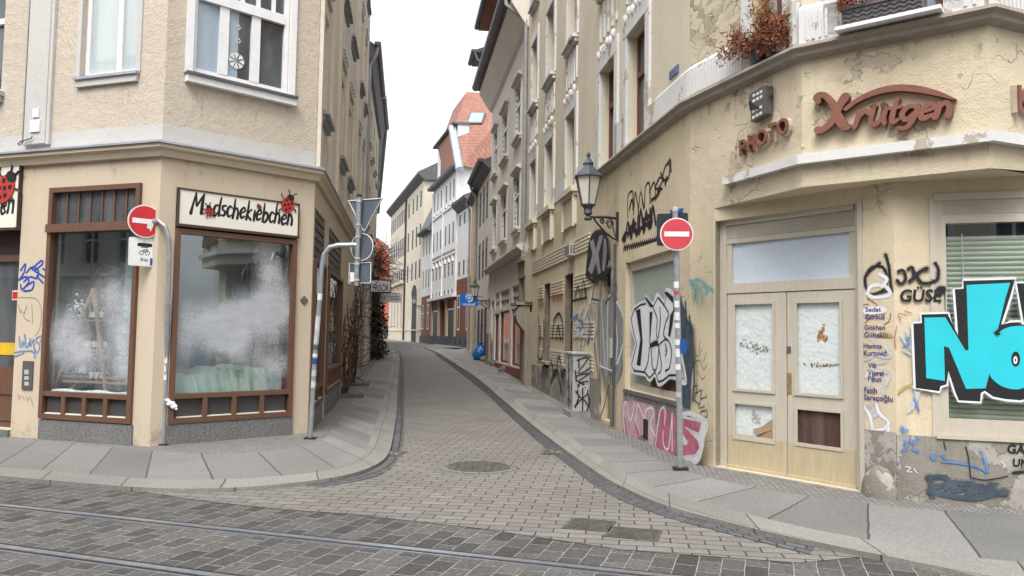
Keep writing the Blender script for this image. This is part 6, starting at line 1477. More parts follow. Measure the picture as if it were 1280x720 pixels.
# left: swan neck pole with no entry sign and plate below
b0 = gpt(203.5, 557); t = thing('traffic_sign', b0, 'no entry sign with a small tram plate on a bent pole beside the left shop', 'traffic sign')
tp = at(211.5, 305, b0); q = MB()
cs = at(180.5, 277, b0); nS = Vector((.68, -.73, .02))
nS_ = nS.normalized(); cs = cs - nS_*0.0
q.tube([b0, b0+Vector((.0, 0, 1.2)), at(210, 380, b0)], .034, 12); low = at(210, 380, b0)
q.tube([low, at(211.5, 320, b0), at(210.5, 296, b0), at(206.5, 283, b0), at(199, 276.5, b0), at(188, 275.5, b0)+Vector((0, .06, 0)), cs+Vector((0, .07, 0))], .030, 12)
po = q.build('pole', MT['galv'], t)
q = MB(); q.box(b0.x-.075, b0.x+.075, b0.y-.06, b0.y+.06, b0.z-.02, b0.z+.03); q.build('base_plate', MT['black'], t)
cs_ = cs + nS_*.03
no_entry(t, cs_, nS, .228, 'sign_red')
q = MB(); ff = facef(cs_, nS); q.prism([ff(.03, -.01, .0145), ff(.12, -.02, .0145), ff(.07, -.14, .0145), ff(.055, -.10, .0145), ff(.02, -.09, .0145)], nS_*.001); q.build('torn_sticker', MT['paper'], t)
cp = at(179.5, 315.5, b0) + nS_*.03
q = MB(); plate(q, cp, nS, .205, .195, .012, rc=.02); f = q.build('tram_plate', MT['rim'], t)
ff = facef(cp, nS)
q = MB(); plate(q, cp+nS_*.0065, nS, .190, .18, .002, rc=.015); q.build('white_field', MT['sign_white'], f)
q = MB(); qq = lambda pts, d=.0085: q.face([ff(a, b, d) for a, b in pts])
qq([(-.09, .075), (.09, .075), (.10, .095), (.085, .125), (-.085, .125), (-.10, .095)]); qq([(-.05, .06), (.05, .06), (.05, .072), (-.05, .072)]); qq([(-.03, .127), (-.02, .127), (.02, .145), (.01, .145)])
def ringf(q, cx, cy, r0, r1, n=16):
    for k in range(n):
        a, b = 2*math.pi*k/n, 2*math.pi*(k+1)/n
        q.face([ff(cx+r0*math.cos(a), cy+r0*math.sin(a), .0085), ff(cx+r1*math.cos(a), cy+r1*math.sin(a), .0085), ff(cx+r1*math.cos(b), cy+r1*math.sin(b), .0085), ff(cx+r0*math.cos(b), cy+r0*math.sin(b), .0085)])
ringf(q, -.04, -.01, .024, .032); ringf(q, .04, -.01, .024, .032)
for (a, b, c, d_) in ((-.04, -.01, -.01, .035), (-.01, .035, .03, .035), (.04, -.01, .03, .045), (-.01, .035, .005, -.01), (.005, -.01, .03, .035)):
    L_ = math.hypot(c-a, d_-b); nx, ny = -(d_-b)/L_*.004, (c-a)/L_*.004; qq([(a+nx, b+ny), (a-nx, b-ny), (c-nx, d_-ny), (c+nx, d_+ny)], .0088)
text3d(q, 'frei', lambda x, y, dd: ff(x, y, .0085), (-.05, .05, -.13, -.075), 0, 0, .01)
q.build('pictograms', MT['ink'], f, fix=False)
q = MB(); plate(q, cp+nS_*.009+ (ff(.125, -.125, 0)-cp), nS, .05, .05, .002); q.build('blue_sticker', MT['sign_blue'], f)
q = MB()
for k in range(14):
    z = .9+k*.115; a = random.uniform(-2.6, -.6); r_ = .036
    if z < 2.05: q.prism([Vector((b0.x+.003*k*.3+r_*math.cos(a+j*.3), b0.y+r_*math.sin(a+j*.3), b0.z+z+.0)) for j in range(5)]+[Vector((b0.x+.003*k*.3+r_*math.cos(a+j*.3), b0.y+r_*math.sin(a+j*.3), b0.z+z+random.uniform(.05, .1))) for j in (4, 3, 2, 1, 0)], Vector((math.cos(a+.6), math.sin(a+.6), 0))*.004)
q.build('sticker', MT['paper'], po)
rag = at(212, 500, b0); q = MB()
for (dx, dz, rr) in ((0, 0, .012), (.03, -.005, .03), (.07, -.05, .045), (.12, -.09, .04), (.15, -.12, .02)): q.ell(Vector((b0.x+.03+dx, b0.y-.04, rag.z+dz)), rr*1.3, rr*.5, rr*.8, 9, 6, jit=.25)
q.build('paper_rag', MT['snow'], t, smooth=True)
# second bent pole with sign backs
b1 = gpt(387.5, 549.5, .05); t = thing('traffic_sign', b1, 'grey backs of triangular, round and square signs on a bent pole by the shop corner', 'traffic sign')
q = MB(); vtop, vbot = at(449, 246, b1), at(445.5, 357, b1)
q.tube([b1, at(393.5, 450, b1), at(400, 370, b1), at(402, 335, b1), at(405, 318, b1), at(412, 309, b1), at(422, 306.5, b1), at(447, 306, b1)], .036, 12); q.tube([vbot, vtop], .036, 12); po = q.build('pole', MT['galv'], t)
q = MB(); q.lathe(vtop, [(.038, -.01), (.038, .03), (.02, .045)], 12); q.build('pole_cap', MT['black'], t)
q = MB(); q.box(b1.x-.08, b1.x+.08, b1.y-.06, b1.y+.06, b1.z-.02, b1.z+.035); q.build('base_plate', MT['black'], t)
nB = Vector((.42, .90, 0)).normalized(); sx_ = Vector((0, 0, 1)).cross(nB).normalized()
def signback(pts, c0, nm, th=.012):
    q = MB(); P = [c0+sx_*a+Vector((0, 0, b)) for a, b in pts]; q.prism(P, nB*th); o = q.build(nm, MT['galv_dk'], t)
    q = MB(); m_ = len(P); ctr = sum(P, Vector())/m_
    for i in range(m_):
        a, b = P[i], P[(i+1) % m_]; ai, bi = a+(ctr-a)*.05, b+(ctr-b)*.05; q.hexa([a-nB*.012, b-nB*.012, bi-nB*.012, ai-nB*.012, a+nB*.013, b+nB*.013, bi+nB*.013, ai+nB*.013])
    q.build('rim', MT['rim'], o); return o
cT = at(455, 263, b1)+nB*.045; hT = .30
signback([(-.31, .17), (.31, .17), (.02, -.30), (-.02, -.30)], at(454, 262.5, b1)+nB*.045, 'triangle_sign')
cR_ = at(450.5, 308.5, b1)+nB*.045; signback([(.205*math.cos(2*math.pi*k/24), .205*math.sin(2*math.pi*k/24)) for k in range(24)], cR_, 'round_sign')
signback([(-.20, -.155), (.20, -.155), (.20, .155), (-.20, .155)], at(448, 341, b1)+nB*.045, 'square_sign')
q = MB()
for (x, y) in ((448.8, 252), (448, 281), (447.5, 296), (447, 323), (446.3, 330), (446, 350)): c = at(x, y, b1); q.lathe(c, [(.044, -.012), (.044, .012)], 12)
q.build('clamp', MT['alu'], t)
q = MB()
for (x, y, w_, h_) in ((440, 346, .06, .07), (454, 345, .05, .07), (460, 268, .03, .02)): c = at(x, y, b1); plate(q, c+nB*.036, nB, w_, h_, .004)
q.build('paper_sticker', MT['paper'], t)
for (y0, y1, m) in ((367, 375, 'paper'), (431, 437, 'galv_dk'), (442, 446, 'paper'), (448, 455, 'sign_blue'), (462, 470, 'alu'), (476, 484, 'g_haze'), (395, 430, 'g_haze')):
    q = MB(); f_ = lambda y: b1+(at(393.5, 450, b1)-b1)*((549.5-y)/(549.5-450)) if y > 450 else at(393.5, 450, b1)+(at(400, 370, b1)-at(393.5, 450, b1))*((450-y)/80)
    q.tube([f_(y1), f_(y0)], .0375, 12); q.build('sticker', MT[m], po)
# right: faded no entry sign, another sign's back behind it
b2 = gpt(850.5, 587, .07); t = thing('traffic_sign', b2, 'faded no entry sign on a straight sticker covered pole before the graffiti window', 'traffic sign')
top = at(844, 262, b2); q = MB(); q.tube([b2, at(848, 440, b2), top], .036, 12); po = q.build('pole', MT['galv'], t)
q = MB(); q.box(b2.x-.085, b2.x+.085, b2.y-.06, b2.y+.06, b2.z-.02, b2.z+.03); q.build('base_plate', MT['black'], t)
nR = Vector((-.08, -1, .0)).normalized(); c = at(845, 293.5, b2)+nR*.06; no_entry(t, c, nR, .197, 'sign_pink')
nb_ = Vector((-.9, -.43, 0)).normalized()
nb2 = Vector((.35, .94, 0)).normalized(); cb = at(841, 286, b2)-nR*.05
q = MB(); plate(q, cb, nb2, .185, .195, .012, rc=.02); q.build('square_sign_back', MT['black'], t)
q = MB(); cbl = at(847, 265, b2)-nR*.09; plate(q, cbl, Vector((-.8, -.6, 0)), .10, .05, .01); q.build('blue_sign_edge', MT['sign_blue'], t)
q = MB(); q.lathe(top, [(.038, -.02), (.038, .02), (.01, .035)], 12); q.build('pole_cap', MT['alu'], t)
f2 = lambda y: top+(b2-top)*((y-262)/(587-262))
for (y0, y1, m) in ((352, 360, 'sign_white'), (364, 368, 'sign_pink'), (376, 384, 'paper'), (390, 400, 'paper'), (404, 410, 'paper'), (424, 431, 'paper'), (436, 446, 'paper'), (455, 462, 'paper'), (490, 496, 'alu')):
    q = MB(); q.tube([f2(y1), f2(y0)], .0372, 12); q.build('sticker', MT[m], po)
q = MB(); cc = f2(433)+Vector((.055, -.01, 0)); q.box(cc.x-.035, cc.x+.035, cc.y-.04, cc.y+.02, cc.z-.085, cc.z+.085); q.build('blue_tag_box', MT['sign_blue'], t)
# ------------------------------------------------------------------ things on and along the right wall
a, b = S.px(717.5, 505), S.px(747, 527)
cbb = gpt(721, 524, .05); cf = gpt(742, 527, .05)
uc0 = S.px(722, 520)[0]-.25; Mx = Matrix(((S.t.x, S.n.x, 0, 0), (S.t.y, S.n.y, 0, 0), (0, 0, 1, 0), (0, 0, 0, 1)))
pc = S.pt(S.px(733, 520)[0], 0, .0); zc = H(pc.y)+.06
t = thing('utility_cabinet', (pc.x, pc.y, zc), 'grey white utility cabinet scrawled with black tags against the wall', 'utility box')
Mx = Matrix.Translation((pc.x, pc.y, zc)) @ Mx
q = MB(); q.box(-.30, .34, .02, .36, .12, 1.22, M=Mx); q.build('body', MT['cabinet'], t, bevel=.012)
q = MB(); q.box(-.33, .37, .0, .39, 1.21, 1.26, M=Mx); q.build('lid', MT['cabinet'], t, bevel=.012); q = MB(); q.box(-.34, .38, .0, .40, -.08, .12, M=Mx); q.build('concrete_base', MT['concrete'], t)
q = MB()
for dx in (-.03, .005): q.box(dx, dx+.012, .36, .364, .16, 1.18, M=Mx)
q.build('door_gap', MT['g_black'], t)
class LW:   # a local wall for the cabinet's faces
    def __init__(s, o, tx): s.o = Mx @ Vector(o); s.tx = (Mx.to_3x3() @ Vector(tx)); s.nn = s.tx.cross(Vector((0, 0, 1)))
    def pt(s, u, z, d=0): return s.o + s.tx*u + Vector((0, 0, z)) + s.nn*d
CFt = LW((-.30, .36, 0), (1, 0, 0)); CSd = LW((.34, .36, 0), (0, -1, 0))
pt = Paint(CSd, .003, px=False)
for s_ in ([(.08, 1.1), (.3, 1.15), (.1, .85), (.33, .95), (.33, 1.15)], [(.08, .8), (.32, .85), (.1, .68), (.3, .7)], [(.1, .62), (.2, .66), (.3, .5), (.2, .38), (.1, .45), (.12, .6)], [(.2, .66), (.2, .1)], [(.08, .25), (.2, .36), (.32, .2)], [(.12, .95), (.12, 1.12)], [(.05, .2), (.12, .4), (.06, .5)], [(.28, .12), (.33, .3), (.3, .45)], [(.05, .9), (.07, .7)]): pt.stroke(s_, .024, 'g_black', 4)
pt.stroke([(.12, .55), (.28, .62), (.25, .45)], .02, 'g_haze', 4); pt.done('graffiti_tag', t)
pt = Paint(CFt, .003, px=False)
for s_ in ([(.1, .3), (.12, .7), (.2, .5), (.25, .72)], [(.35, .2), (.4, .6), (.3, .5)], [(.5, .25), (.55, .7), (.6, .3)], [(.15, .95), (.3, 1.05), (.22, .85)], [(.45, .9), (.6, 1.1), (.65, .85)], [(.1, .2), (.3, .35), (.6, .22)]): pt.stroke(s_, .022, 'g_black', 4)
pt.done('graffiti_tag', t)
# ventilation box
x = S.rect(712, 319, 722.5, 308.5); t = thing('vent_box', S.pt(x[0], x[2]), 'small white ventilation box with dark slots above the dark openings', 'vent')
u0 = S.px(717, 314)[0]; z0 = S.px(717, 320)[1]
q = MB(); q.wbox(S, u0-.28, u0+.22, z0, z0+.25, .004, .14); q.build('box', MT['alu'], t)
q = MB()
for k in range(3): q.wbox(S, u0-.24+k*.15, u0-.15+k*.15, z0+.03, z0+.22, .1405, .146)
for k in range(2): q.wbox(S, u0+.2205, u0+.224, z0+.03, z0+.22, .03+k*.055, .065+k*.055)
q.build('dark_slots', MT['plate_grey'], t)
# blue rubbish bag and stone feet
bb = gp(599, 450, .06); bz = H(bb.y)+.06
t = thing('rubbish_bag', (bb.x, bb.y, bz), 'tied blue plastic rubbish bag leaning at the grey house wall', 'rubbish bag')
q = MB()
nu, nv = 22, 14; base_i = len(q.v)
for i in range(nv+1):
    th = i/nv; r_ = .33*max(.03, math.sin(math.pi*(th*.80+.16)))**.55*(1-.42*th**3) if th < .97 else .06
    for k in range(nu):
        a = 2*math.pi*k/nu; rr = r_*(1+.09*math.sin(a*5+i*.6)+.06*math.sin(a*9-i*.9)+.05*math.sin(a*3+i*.4)+random.uniform(-.04, .04)); q.v.append(Vector((bb.x+rr*math.cos(a)+.06*th, bb.y+rr*math.sin(a), bz+.66*th*(1+.05*math.sin(a*3)))))
for i in range(nv):
    for k in range(nu): k2 = (k+1) % nu; q.f.append((base_i+i*nu+k, base_i+i*nu+k2, base_i+(i+1)*nu+k2, base_i+(i+1)*nu+k)); q.uv.append(None); q.mi.append(0)
q.build('sack', MT['bag'], t, smooth=True)
q = MB(); tpz = Vector((bb.x+.06, bb.y, bz+.66))
for k in range(7): a = k*.9; q.tube([tpz, tpz+Vector((.05*math.cos(a), .05*math.sin(a), .08)), tpz+Vector((.12*math.cos(a), .12*math.sin(a), .10+.02*math.sin(k)))], [.03, .02, .008], 6)
q.build('knot', MT['bag'], t, smooth=True)
for i, (x, y, lab) in enumerate(((606, 452, 'dark stone foot just right of the blue rubbish bag'), (613, 455.5, 'dark stone foot left of the brick plinth, second from the blue bag'), (618, 458, 'dark stone foot third from the blue bag'), (632.5, 465.5, 'nearest dark stone foot before the brick plinth'))):
    g = gp(x, y, .06); z = H(g.y)+.05; s_ = (.24, .22, .22, .30)[i]
    t = thing('stone_foot', (g.x, g.y, z), lab, 'stone block', 'dark stone feet along the right wall'); q = MB(); q.ell((g.x, g.y, z+.10), s_, s_*.7, .15, 9, 6, jit=.12); q.build('block', MT['stone'], t)
    q = MB(); q.box(g.x-s_*.9, g.x+s_*.9, g.y-s_*.6, g.y+s_*.6, z-.05, z+.05); q.build('footing', MT['stone'], t, bevel=.02)
# parked car far down the street
cx, cy = (481-640)/FPX*96, 96; cz = H(96)+.02
t = thing('parked_car', (cx, cy, cz), 'dark parked car half hidden at the far end of the street', 'car'); a = R(62); Mc = Matrix.Translation((cx, cy, cz)) @ Matrix.Rotation(a, 4, 'Z')
q = MB(); prof = [(-2.1, .35), (-2.15, .75), (-1.95, .95), (-1.35, 1.0), (-.75, 1.43), (.75, 1.45), (1.45, 1.0), (2.0, .85), (2.1, .6), (2.05, .3)]
q.prism([Mc @ Vector((x, -.85, z)) for x, z in prof], Mc.to_3x3() @ Vector((0, 1.7, 0))); bd = q.build('body', MT['carpaint'], t, bevel=.05)
q = MB()
for s_ in (-.86, .852): q.prism([Mc @ Vector((x, s_, z)) for x, z in ((-1.2, 1.0), (-.7, 1.36), (.65, 1.38), (1.25, 1.0))], Mc.to_3x3() @ Vector((0, .008, 0)))
q.prism([Mc @ Vector((x, y, z)) for x, y, z in ((1.44, -.7, 1.03), (1.44, .7, 1.03), (.8, .65, 1.43), (.8, -.65, 1.43))], Mc.to_3x3() @ Vector((.02, 0, .02))); q.build('window', MT['pane_dark'], bd)
for (x, y) in ((-1.3, -.8), (1.3, -.8), (-1.3, .8), (1.3, .8)):
    q = MB(); rot = Mc.to_3x3() @ Matrix.Rotation(R(90), 3, 'X'); q.lathe(Mc @ Vector((x, y, .31)), [(.31, -.1), (.31, .1)], 18, axis=rot); w_ = q.build('wheel', MT['tyre'], t); q = MB(); q.lathe(Mc @ Vector((x, y, .31)), [(.19, -.105), (.19, .105)], 14, axis=rot); q.build('rim', MT['alu'], w_)
for s_ in (-.6, .6):
    q = MB(); q.ell(Mc @ Vector((2.08, s_, .68)), .06, .16, .08, 8, 6, M=Mc.to_3x3()); q.build('headlight', MT['rim'], t)
# ------------------------------------------------------------------ plants
def needles(q, base, dirv, n_, l, r, droop=0):
    for i in range(n_):
        t = random.random()**.8; p = base + dirv*t*l + Vector((random.gauss(0, r), random.gauss(0, r), random.gauss(0, r) - droop*t*t))
        a = Vector((random.gauss(0, 1), random.gauss(0, 1), random.gauss(0, 1)+.3)).normalized()*random.uniform(.045, .09); b = Vector((random.gauss(0, 1), random.gauss(0, 1), random.gauss(0, 1))).normalized()*.012
        q.face([p-b, p+a*.5-b*.4, p+a, p+b])
pu, pz = U2.px(958, 92); pb = U2.pt(pu, 4.76, .07)
t = thing('flower_pot', pb, 'dead brown conifers in a small dark pot on the window ledge', 'potted plant')
q = MB(); q.lathe(pb, [(.08, 0), (.10, .14), (.11, .14), (.11, .17)], 14); q.build('pot', MT['black'], t)
left = -U2.t.to_3d()
q = MB()
for k in range(7): needles(q, pb+Vector((0, 0, .2)), (left*.85+Vector((0, 0, .62-.1*k))+U2.n.to_3d()*random.uniform(-.1, .4)).normalized(), 150, .60, .045)
q.build('dead_foliage', MT['dry'], t, fix=False)
q = MB()
for k in range(5): needles(q, pb+Vector((0, 0, .25)), (U2.t.to_3d()*.3+Vector((0, 0, .9))+U2.n.to_3d()*random.uniform(0, .4)+left*random.uniform(-.3, .3)).normalized(), 110, .42, .05)
q.build('straw_foliage', MT['dry2'], t, fix=False)
for (x, lab, sz) in ((972, 'drooping dead brown shrub on the window ledge, left half of the pair', .23), (984, 'dead brown shrub on the window ledge nearest the fluted corner', .20)):
    u = U2.px(x, 80)[0]; pb2 = U2.pt(u, 4.76, .08); t = thing('flower_pot', pb2, lab, 'potted plant'); q = MB(); q.lathe(pb2, [(.06, 0), (.075, .10), (.08, .12)], 12); q.build('pot', MT['plastic_dk'], t)
    q = MB()
    for k in range(900):
        d = Vector((random.gauss(0, 1), random.gauss(0, 1), random.gauss(0, 1))).normalized(); rr = sz*random.uniform(.6, 1.0)*(1+.15*math.sin(d.x*7)+.1*math.sin(d.z*9)); p = pb2+Vector((0, 0, .10+sz*.5))+Vector((d.x*rr*.75, d.y*rr*.75, d.z*rr))
        needles(q, p, d, 1, .02, .01)
    q.build('dead_foliage', MT['dry'], t, fix=False)
uA, uB = U3.px(1058, 36)[0], U3.px(1160, 20)[0]; zb = 4.80
t = thing('window_box', U3.pt((uA+uB)/2, zb, .08), 'long grey brown window box with wavy front and dry grass on the ledge', 'window box')
q = MB(); q.wbox(U3, uA, uB, zb, zb+.17, .03, .19); q.wbox(U3, uA-.015, uB+.015, zb+.17, zb+.2, .02, .205); bx = q.build('trough', MT['plastic_dk'], t)
q = MB()
for k in range(3):
    q.tube([U3.pt(uA+.02+(uB-uA-.04)*i/60, zb+.04+k*.045+.010*math.sin(i*.9), .192) for i in range(61)], .008, 5)
q.build('wavy_ribs', MT['black'], bx)
q = MB(); q.wbox(U3, uA-.05, uB+.15, 4.762, 4.799, .01, .25); q.build('white_board', MT['white_fr'], t)
q = MB()
uc = uA+(uB-uA)*.22
for k in range(700):
    d = Vector((random.gauss(0, 1), random.gauss(0, 1), abs(random.gauss(0, 1)))).normalized(); needles(q, U3.pt(uc, zb+.2, .1)+Vector((d.x*.2, d.y*.12, d.z*.2)), d, 1, .02, .01)
q.build('dry_cushion', MT['dry'], t, fix=False)
q = MB()
for k in range(16):
    p = U3.pt(uA+(uB-uA)*random.uniform(.55, .97), zb+.2, .1); P = [p]
    for j in range(4): P.append(P[-1]+Vector((random.gauss(0, .04), random.gauss(0, .04), .07)))
    q.tube(P, .004, 4)
q.build('dry_stalk', MT['g_haze'], t)
# ivy on the left wall, bare vines before it
t = thing('ivy', LSx.pt(22.5, .35), 'dark evergreen ivy column on the left wall below the hanging signs', 'climbing plant')
q = MB()
for k in range(6):
    P = [LSx.pt(21.2+k*.45, .4, .06)]
    for j in range(9): P.append(P[-1]+Vector((random.gauss(0, .05), random.gauss(0, .05), .42)))
    q.tube(P, [.03-.0025*j for j in range(10)], 5)
q.build('stem', MT['twig'], t)
q = MB()
for i in range(5200):
    z = random.uniform(.35, 4.1); w_ = (.5+.5*math.sin(z*2.1+1)**2); u = random.gauss(22.2, .85); lump = .34+.22*math.sin(u*3.1+z*2.3)+.12*math.sin(z*5+u)
    d = random.uniform(.02, max(.08, lump*(1.15 if z < 3.3 else .7)))
    p = LSx.pt(u, z, d); a = Vector((random.gauss(0, 1), random.gauss(0, 1), random.gauss(0, .7))).normalized()*random.uniform(.04, .075); b = Vector((random.gauss(0, 1), random.gauss(0, 1), random.gauss(0, 1))).normalized()*.05
    q.face([p-a, p+b, p+a, p-b])
q.build('foliage', MT['leaf'], t, fix=False)
def vine(u0, lab, hmax, seed, n_=6, spread=.5, base=True, dmax=.3):
    random.seed(seed); g = LSx.pt(u0, 0, .1); z0 = H(g.y)+.06
    t = thing('bare_vine', (g.x, g.y, z0), lab, 'climbing plant', 'bare vines on the left wall')
    if base: q = MB(); q.box(-.28, .28, -.2, .2, 0, .1, M=Matrix.Translation((g.x+.14, g.y, z0-.02)) @ Matrix.Rotation(R(7.6), 4, 'Z')); q.build('stone_edging', MT['stone'], t, bevel=.02)
    q = MB()
    for k in range(n_):
        u, z, d = u0+random.gauss(0, .12), z0, .08; P = []; du = random.gauss(0, .5); H_ = hmax*random.uniform(.6, 1)
        while z < z0+H_:
            P.append(LSx.pt(u, z, d)); du = du*.75+random.gauss(0, .35); u += du*.14; z += random.uniform(.05, .15); u += (u0-u)*.05 if abs(u-u0) > spread else 0; d = min(dmax, max(.04, d+random.gauss(0, .025)))
        q.tube(P, [max(.008, (.045 if k < 2 else .026)*(1-i/len(P)*.75)) for i in range(len(P))], 6)
        for _ in range(6):
            if len(P) < 4: break
            p = random.choice(P[2:]); B = [p]; dv = Vector((random.gauss(.1, .12), random.gauss(0, .2), random.gauss(.05, .12)))
            for j in range(5): B.append(B[-1]+dv*.7+Vector((random.gauss(0, .04), random.gauss(0, .05), random.gauss(.0, .05))))
            q.tube(B, [.012, .010, .008, .007, .005, .004], 5)
    q.build('stems', MT['twig'], t)
vine(6.3, 'nearest bare brown vine climbing beside the brown side shop windows', 3.0, 3)
vine(9.2, 'second bare vine, thinner, between the first vine and the ivy', 3.6, 5)
random.seed(21); t = thing('bare_creeper', LSx.pt(20, 4.2, .3), 'tangle of bare brown twigs bulging from the left wall above the hairdresser sign', 'climbing plant')
q = MB()
for k in range(150):
    u = 19.3+abs(random.gauss(0, 1.6)); z = random.gauss(4.55, .35); P = [LSx.pt(u, z, random.uniform(.02, .3))]; dv = Vector((random.uniform(.02, .20), random.gauss(0, .12), random.gauss(-.03, .10)))
    for j in range(6): P.append(P[-1]+dv+Vector((random.gauss(0, .04), random.gauss(0, .05), random.gauss(0, .05))))
    q.tube(P, [.014, .012, .010, .008, .006, .005, .004], 4)
for k in range(10):
    P = [LSx.pt(19.5+random.gauss(0, .8), 4.2, .4)]
    for j in range(8): P.append(P[-1]+Vector((random.uniform(.08, .22), random.gauss(0, .1), random.gauss(-.01, .09))))
    q.tube(P, [.010-.0009*j for j in range(9)], 4)
q.build('twigs', MT['twig'], t); random.seed(11)
# ------------------------------------------------------------------ things in the left shop windows
def wpt(W, x, y, d): u, z = W.px(x, y, d); return W.pt(u, z, d)
d = -.35; u0, zt = LA.px(124, 362, d); zf = LA.px(124, 493, d)[1]
t = thing('ladder_shelf', LA.pt(u0, zpA, d), 'wooden A shaped ladder shelf of bottles behind the left shop window', 'shelf')
q = MB(); ua_, ub_ = u0-.62, u0+.36
q.tube([LA.pt(u0, zt, d+.1), LA.pt(ua_, zpA, d+.14)], .035, 6); q.tube([LA.pt(u0, zt, d+.1), LA.pt(ub_, zpA, d+.14)], .035, 6); q.tube([LA.pt(u0, zt, d-.15), LA.pt(ua_, zpA, d-.3)], .03, 6); q.tube([LA.pt(u0, zt, d-.15), LA.pt(ub_, zpA, d-.3)], .03, 6); q.build('ladder_leg', MT['bare_wood'], t)
shz = [LA.px(124, y, d)[1] for y in (400, 437, 470)]
for k, z in enumerate(shz):
    q = MB(); hw_ = .18+.16*k; q.wbox(LA, u0-hw_, u0+hw_, z-.02, z, d-.18, d+.12); q.build('shelf_board', MT['bare_wood'], t)
nb = 0
def bottle(p, h, r, lab, light=False):
    t = thing('bottle', p, lab, 'bottle', 'bottles in the left shop window')
    q = MB(); q.lathe(p, [(r*.9, 0), (r, .01), (r, h*.6), (r*.4, h*.74), (r*.33, h*.95), (r*.4, h)], 10); q.build('glass_body', MT['bottle'], t, smooth=True)
    q = MB(); q.lathe(p, [(r*1.02, h*.15), (r*1.02, h*.5)], 10); q.build('label_band', MT['paper'], t)
for k, z in enumerate(shz):
    for i in range((3, 5, 6)[k]):
        n_ = (3, 5, 6)[k]; bottle(LA.pt(u0+(i-(n_-1)/2)*.095, z, d+.03+.02*(i % 2)), .24, .033, 'dark white labelled bottle on the %s board of the ladder shelf' % ('top', 'middle', 'lowest')[k])
zt_b = LA.px(120, 476, -.3)[1]
t = thing('display_bench', LA.pt(u0, zpA, -.3), 'low rough wooden bench across the left shop window', 'bench'); q = MB(); q.wbox(LA, oLAshop[0]+.15, oLAshop[1]-.12, zt_b-.03, zt_b, -.55, -.2); q.build('bench_top', MT['bare_wood'], t)
for s_ in (.3, .45):
    q = MB(); x_ = oLAshop[0]+.35 if s_ < .4 else oLAshop[1]-.4; q.tube([LA.pt(x_, zt_b-.02, -.3), LA.pt(x_+(.12 if s_ > .4 else -.12), zpA, -.25)], .03, 6); q.build('bench_leg', MT['bare_wood'], t)
for i in range(3): bottle(LA.pt(u0+.04+i*.1, zt_b, -.26), .27, .038, 'larger dark bottle standing on the low window bench')
t = thing('flower_arrangement', wpt(LA, 104, 395, -.3), 'bunch of white flowers and jars on the dark post in the left shop window', 'flowers')
q = MB(); c0 = wpt(LA, 104, 384, -.3)
for i in range(40): q.ell(c0+Vector((random.gauss(0, .09), random.gauss(0, .05), random.gauss(0, .06))), .022, .022, .018, 6, 4, jit=.2)
q.build('white_blossom', MT['paper'], t)
q = MB(); c1 = LA.px(106, 397, -.32); q.wbox(LA, c1[0]-.2, c1[0]+.2, c1[1]-.1, c1[1]-.06, -.45, -.25); q.wbox(LA, c1[0]-.02, c1[0]+.05, zpA, 3.0, -.5, -.43); q.build('dark_post', MT['black'], t)
def cottonstrip(W, u0, u1, z, d0, d1, lab):
    q = MB(); n_ = 40; rows_ = 5
    for i in range(n_):
        for j in range(rows_):
            f_ = lambda a, b: W.pt(u0+(u1-u0)*a/n_, z+.012+.03*abs(math.sin(a*1.3+b*2))*(.6+.4*math.sin(a*.37)), d0+(d1-d0)*b/rows_); q.face([f_(i, j), f_(i+1, j), f_(i+1, j+1), f_(i, j+1)])
    for i in range(n_): f_ = lambda a: W.pt(u0+(u1-u0)*a/n_, z+.012+.03*abs(math.sin(a*1.3))*(.6+.4*math.sin(a*.37)), d0); q.face([f_(i), f_(i+1), W.pt(u0+(u1-u0)*(i+1)/n_, z-.01, d0), W.pt(u0+(u1-u0)*i/n_, z-.01, d0)])
    o = q.build('cotton_snow', MT['snow']); tag(o, lab, 'decoration')
cottonstrip(LA, oLAshop[0]+.1, oLAshop[1]-.1, zpA+.005, -.06, -.2, 'white cotton snow strip along the bottom of the left shop window')
# green cloth draped over boxes in the corner window
q = MB(); nx, ny = 64, 26; ua_, ub_ = oCHs[0]+.10, oCHs[1]-.10; ztop = CH.px(290, 456, -.5)[1]
def clothp(i, j):
    a = i/nx; b = j/ny; u = ua_+(ub_-ua_)*a
    step = .5+.5*math.tanh((a-.27)*30) - .35*(.5+.5*math.tanh((a-.70)*26)); hf = zpB+.02 + (CH.px(290, 462, -.2)[1]-zpB)*(.80+.2*step)
    if b < .5:
        s_ = b/.5; z = zpB+.01+(hf-zpB)*s_; dd = -.13-.03*s_ + .022*math.sin(a*31+2*math.sin(a*9))*(1-s_*.6) + .014*math.sin(a*67+s_*3)
    else:
        s_ = (b-.5)/.5; z = hf + (ztop-hf)*(s_**1.5)*.9 + .018*math.sin(a*19+s_*5); dd = -.16-.75*s_
    z += .02*math.sin(a*14+b*6)*(0.2+b)
    return CH.pt(u, z, dd)
for i in range(nx):
    for j in range(ny): q.face([clothp(i, j), clothp(i+1, j), clothp(i+1, j+1), clothp(i, j+1)])
o = q.build('display_cloth', MT['cloth'], smooth=True, fix=False); tag(o, 'pale green cloth draped over boxes in the corner shop window', 'cloth')
q = MB(); x = CH.rect(225, 425, 246, 445, -.5); q.wbox(CH, x[0], x[1]+.1, ztop-.1, x[3]+.15, -.75, -.5); o = q.build('blue_box', M('dull_blue_box', (.10, .20, .30), .8, .2, 4)); tag(o, 'dull blue box standing on the green cloth in the corner shop window', 'box')
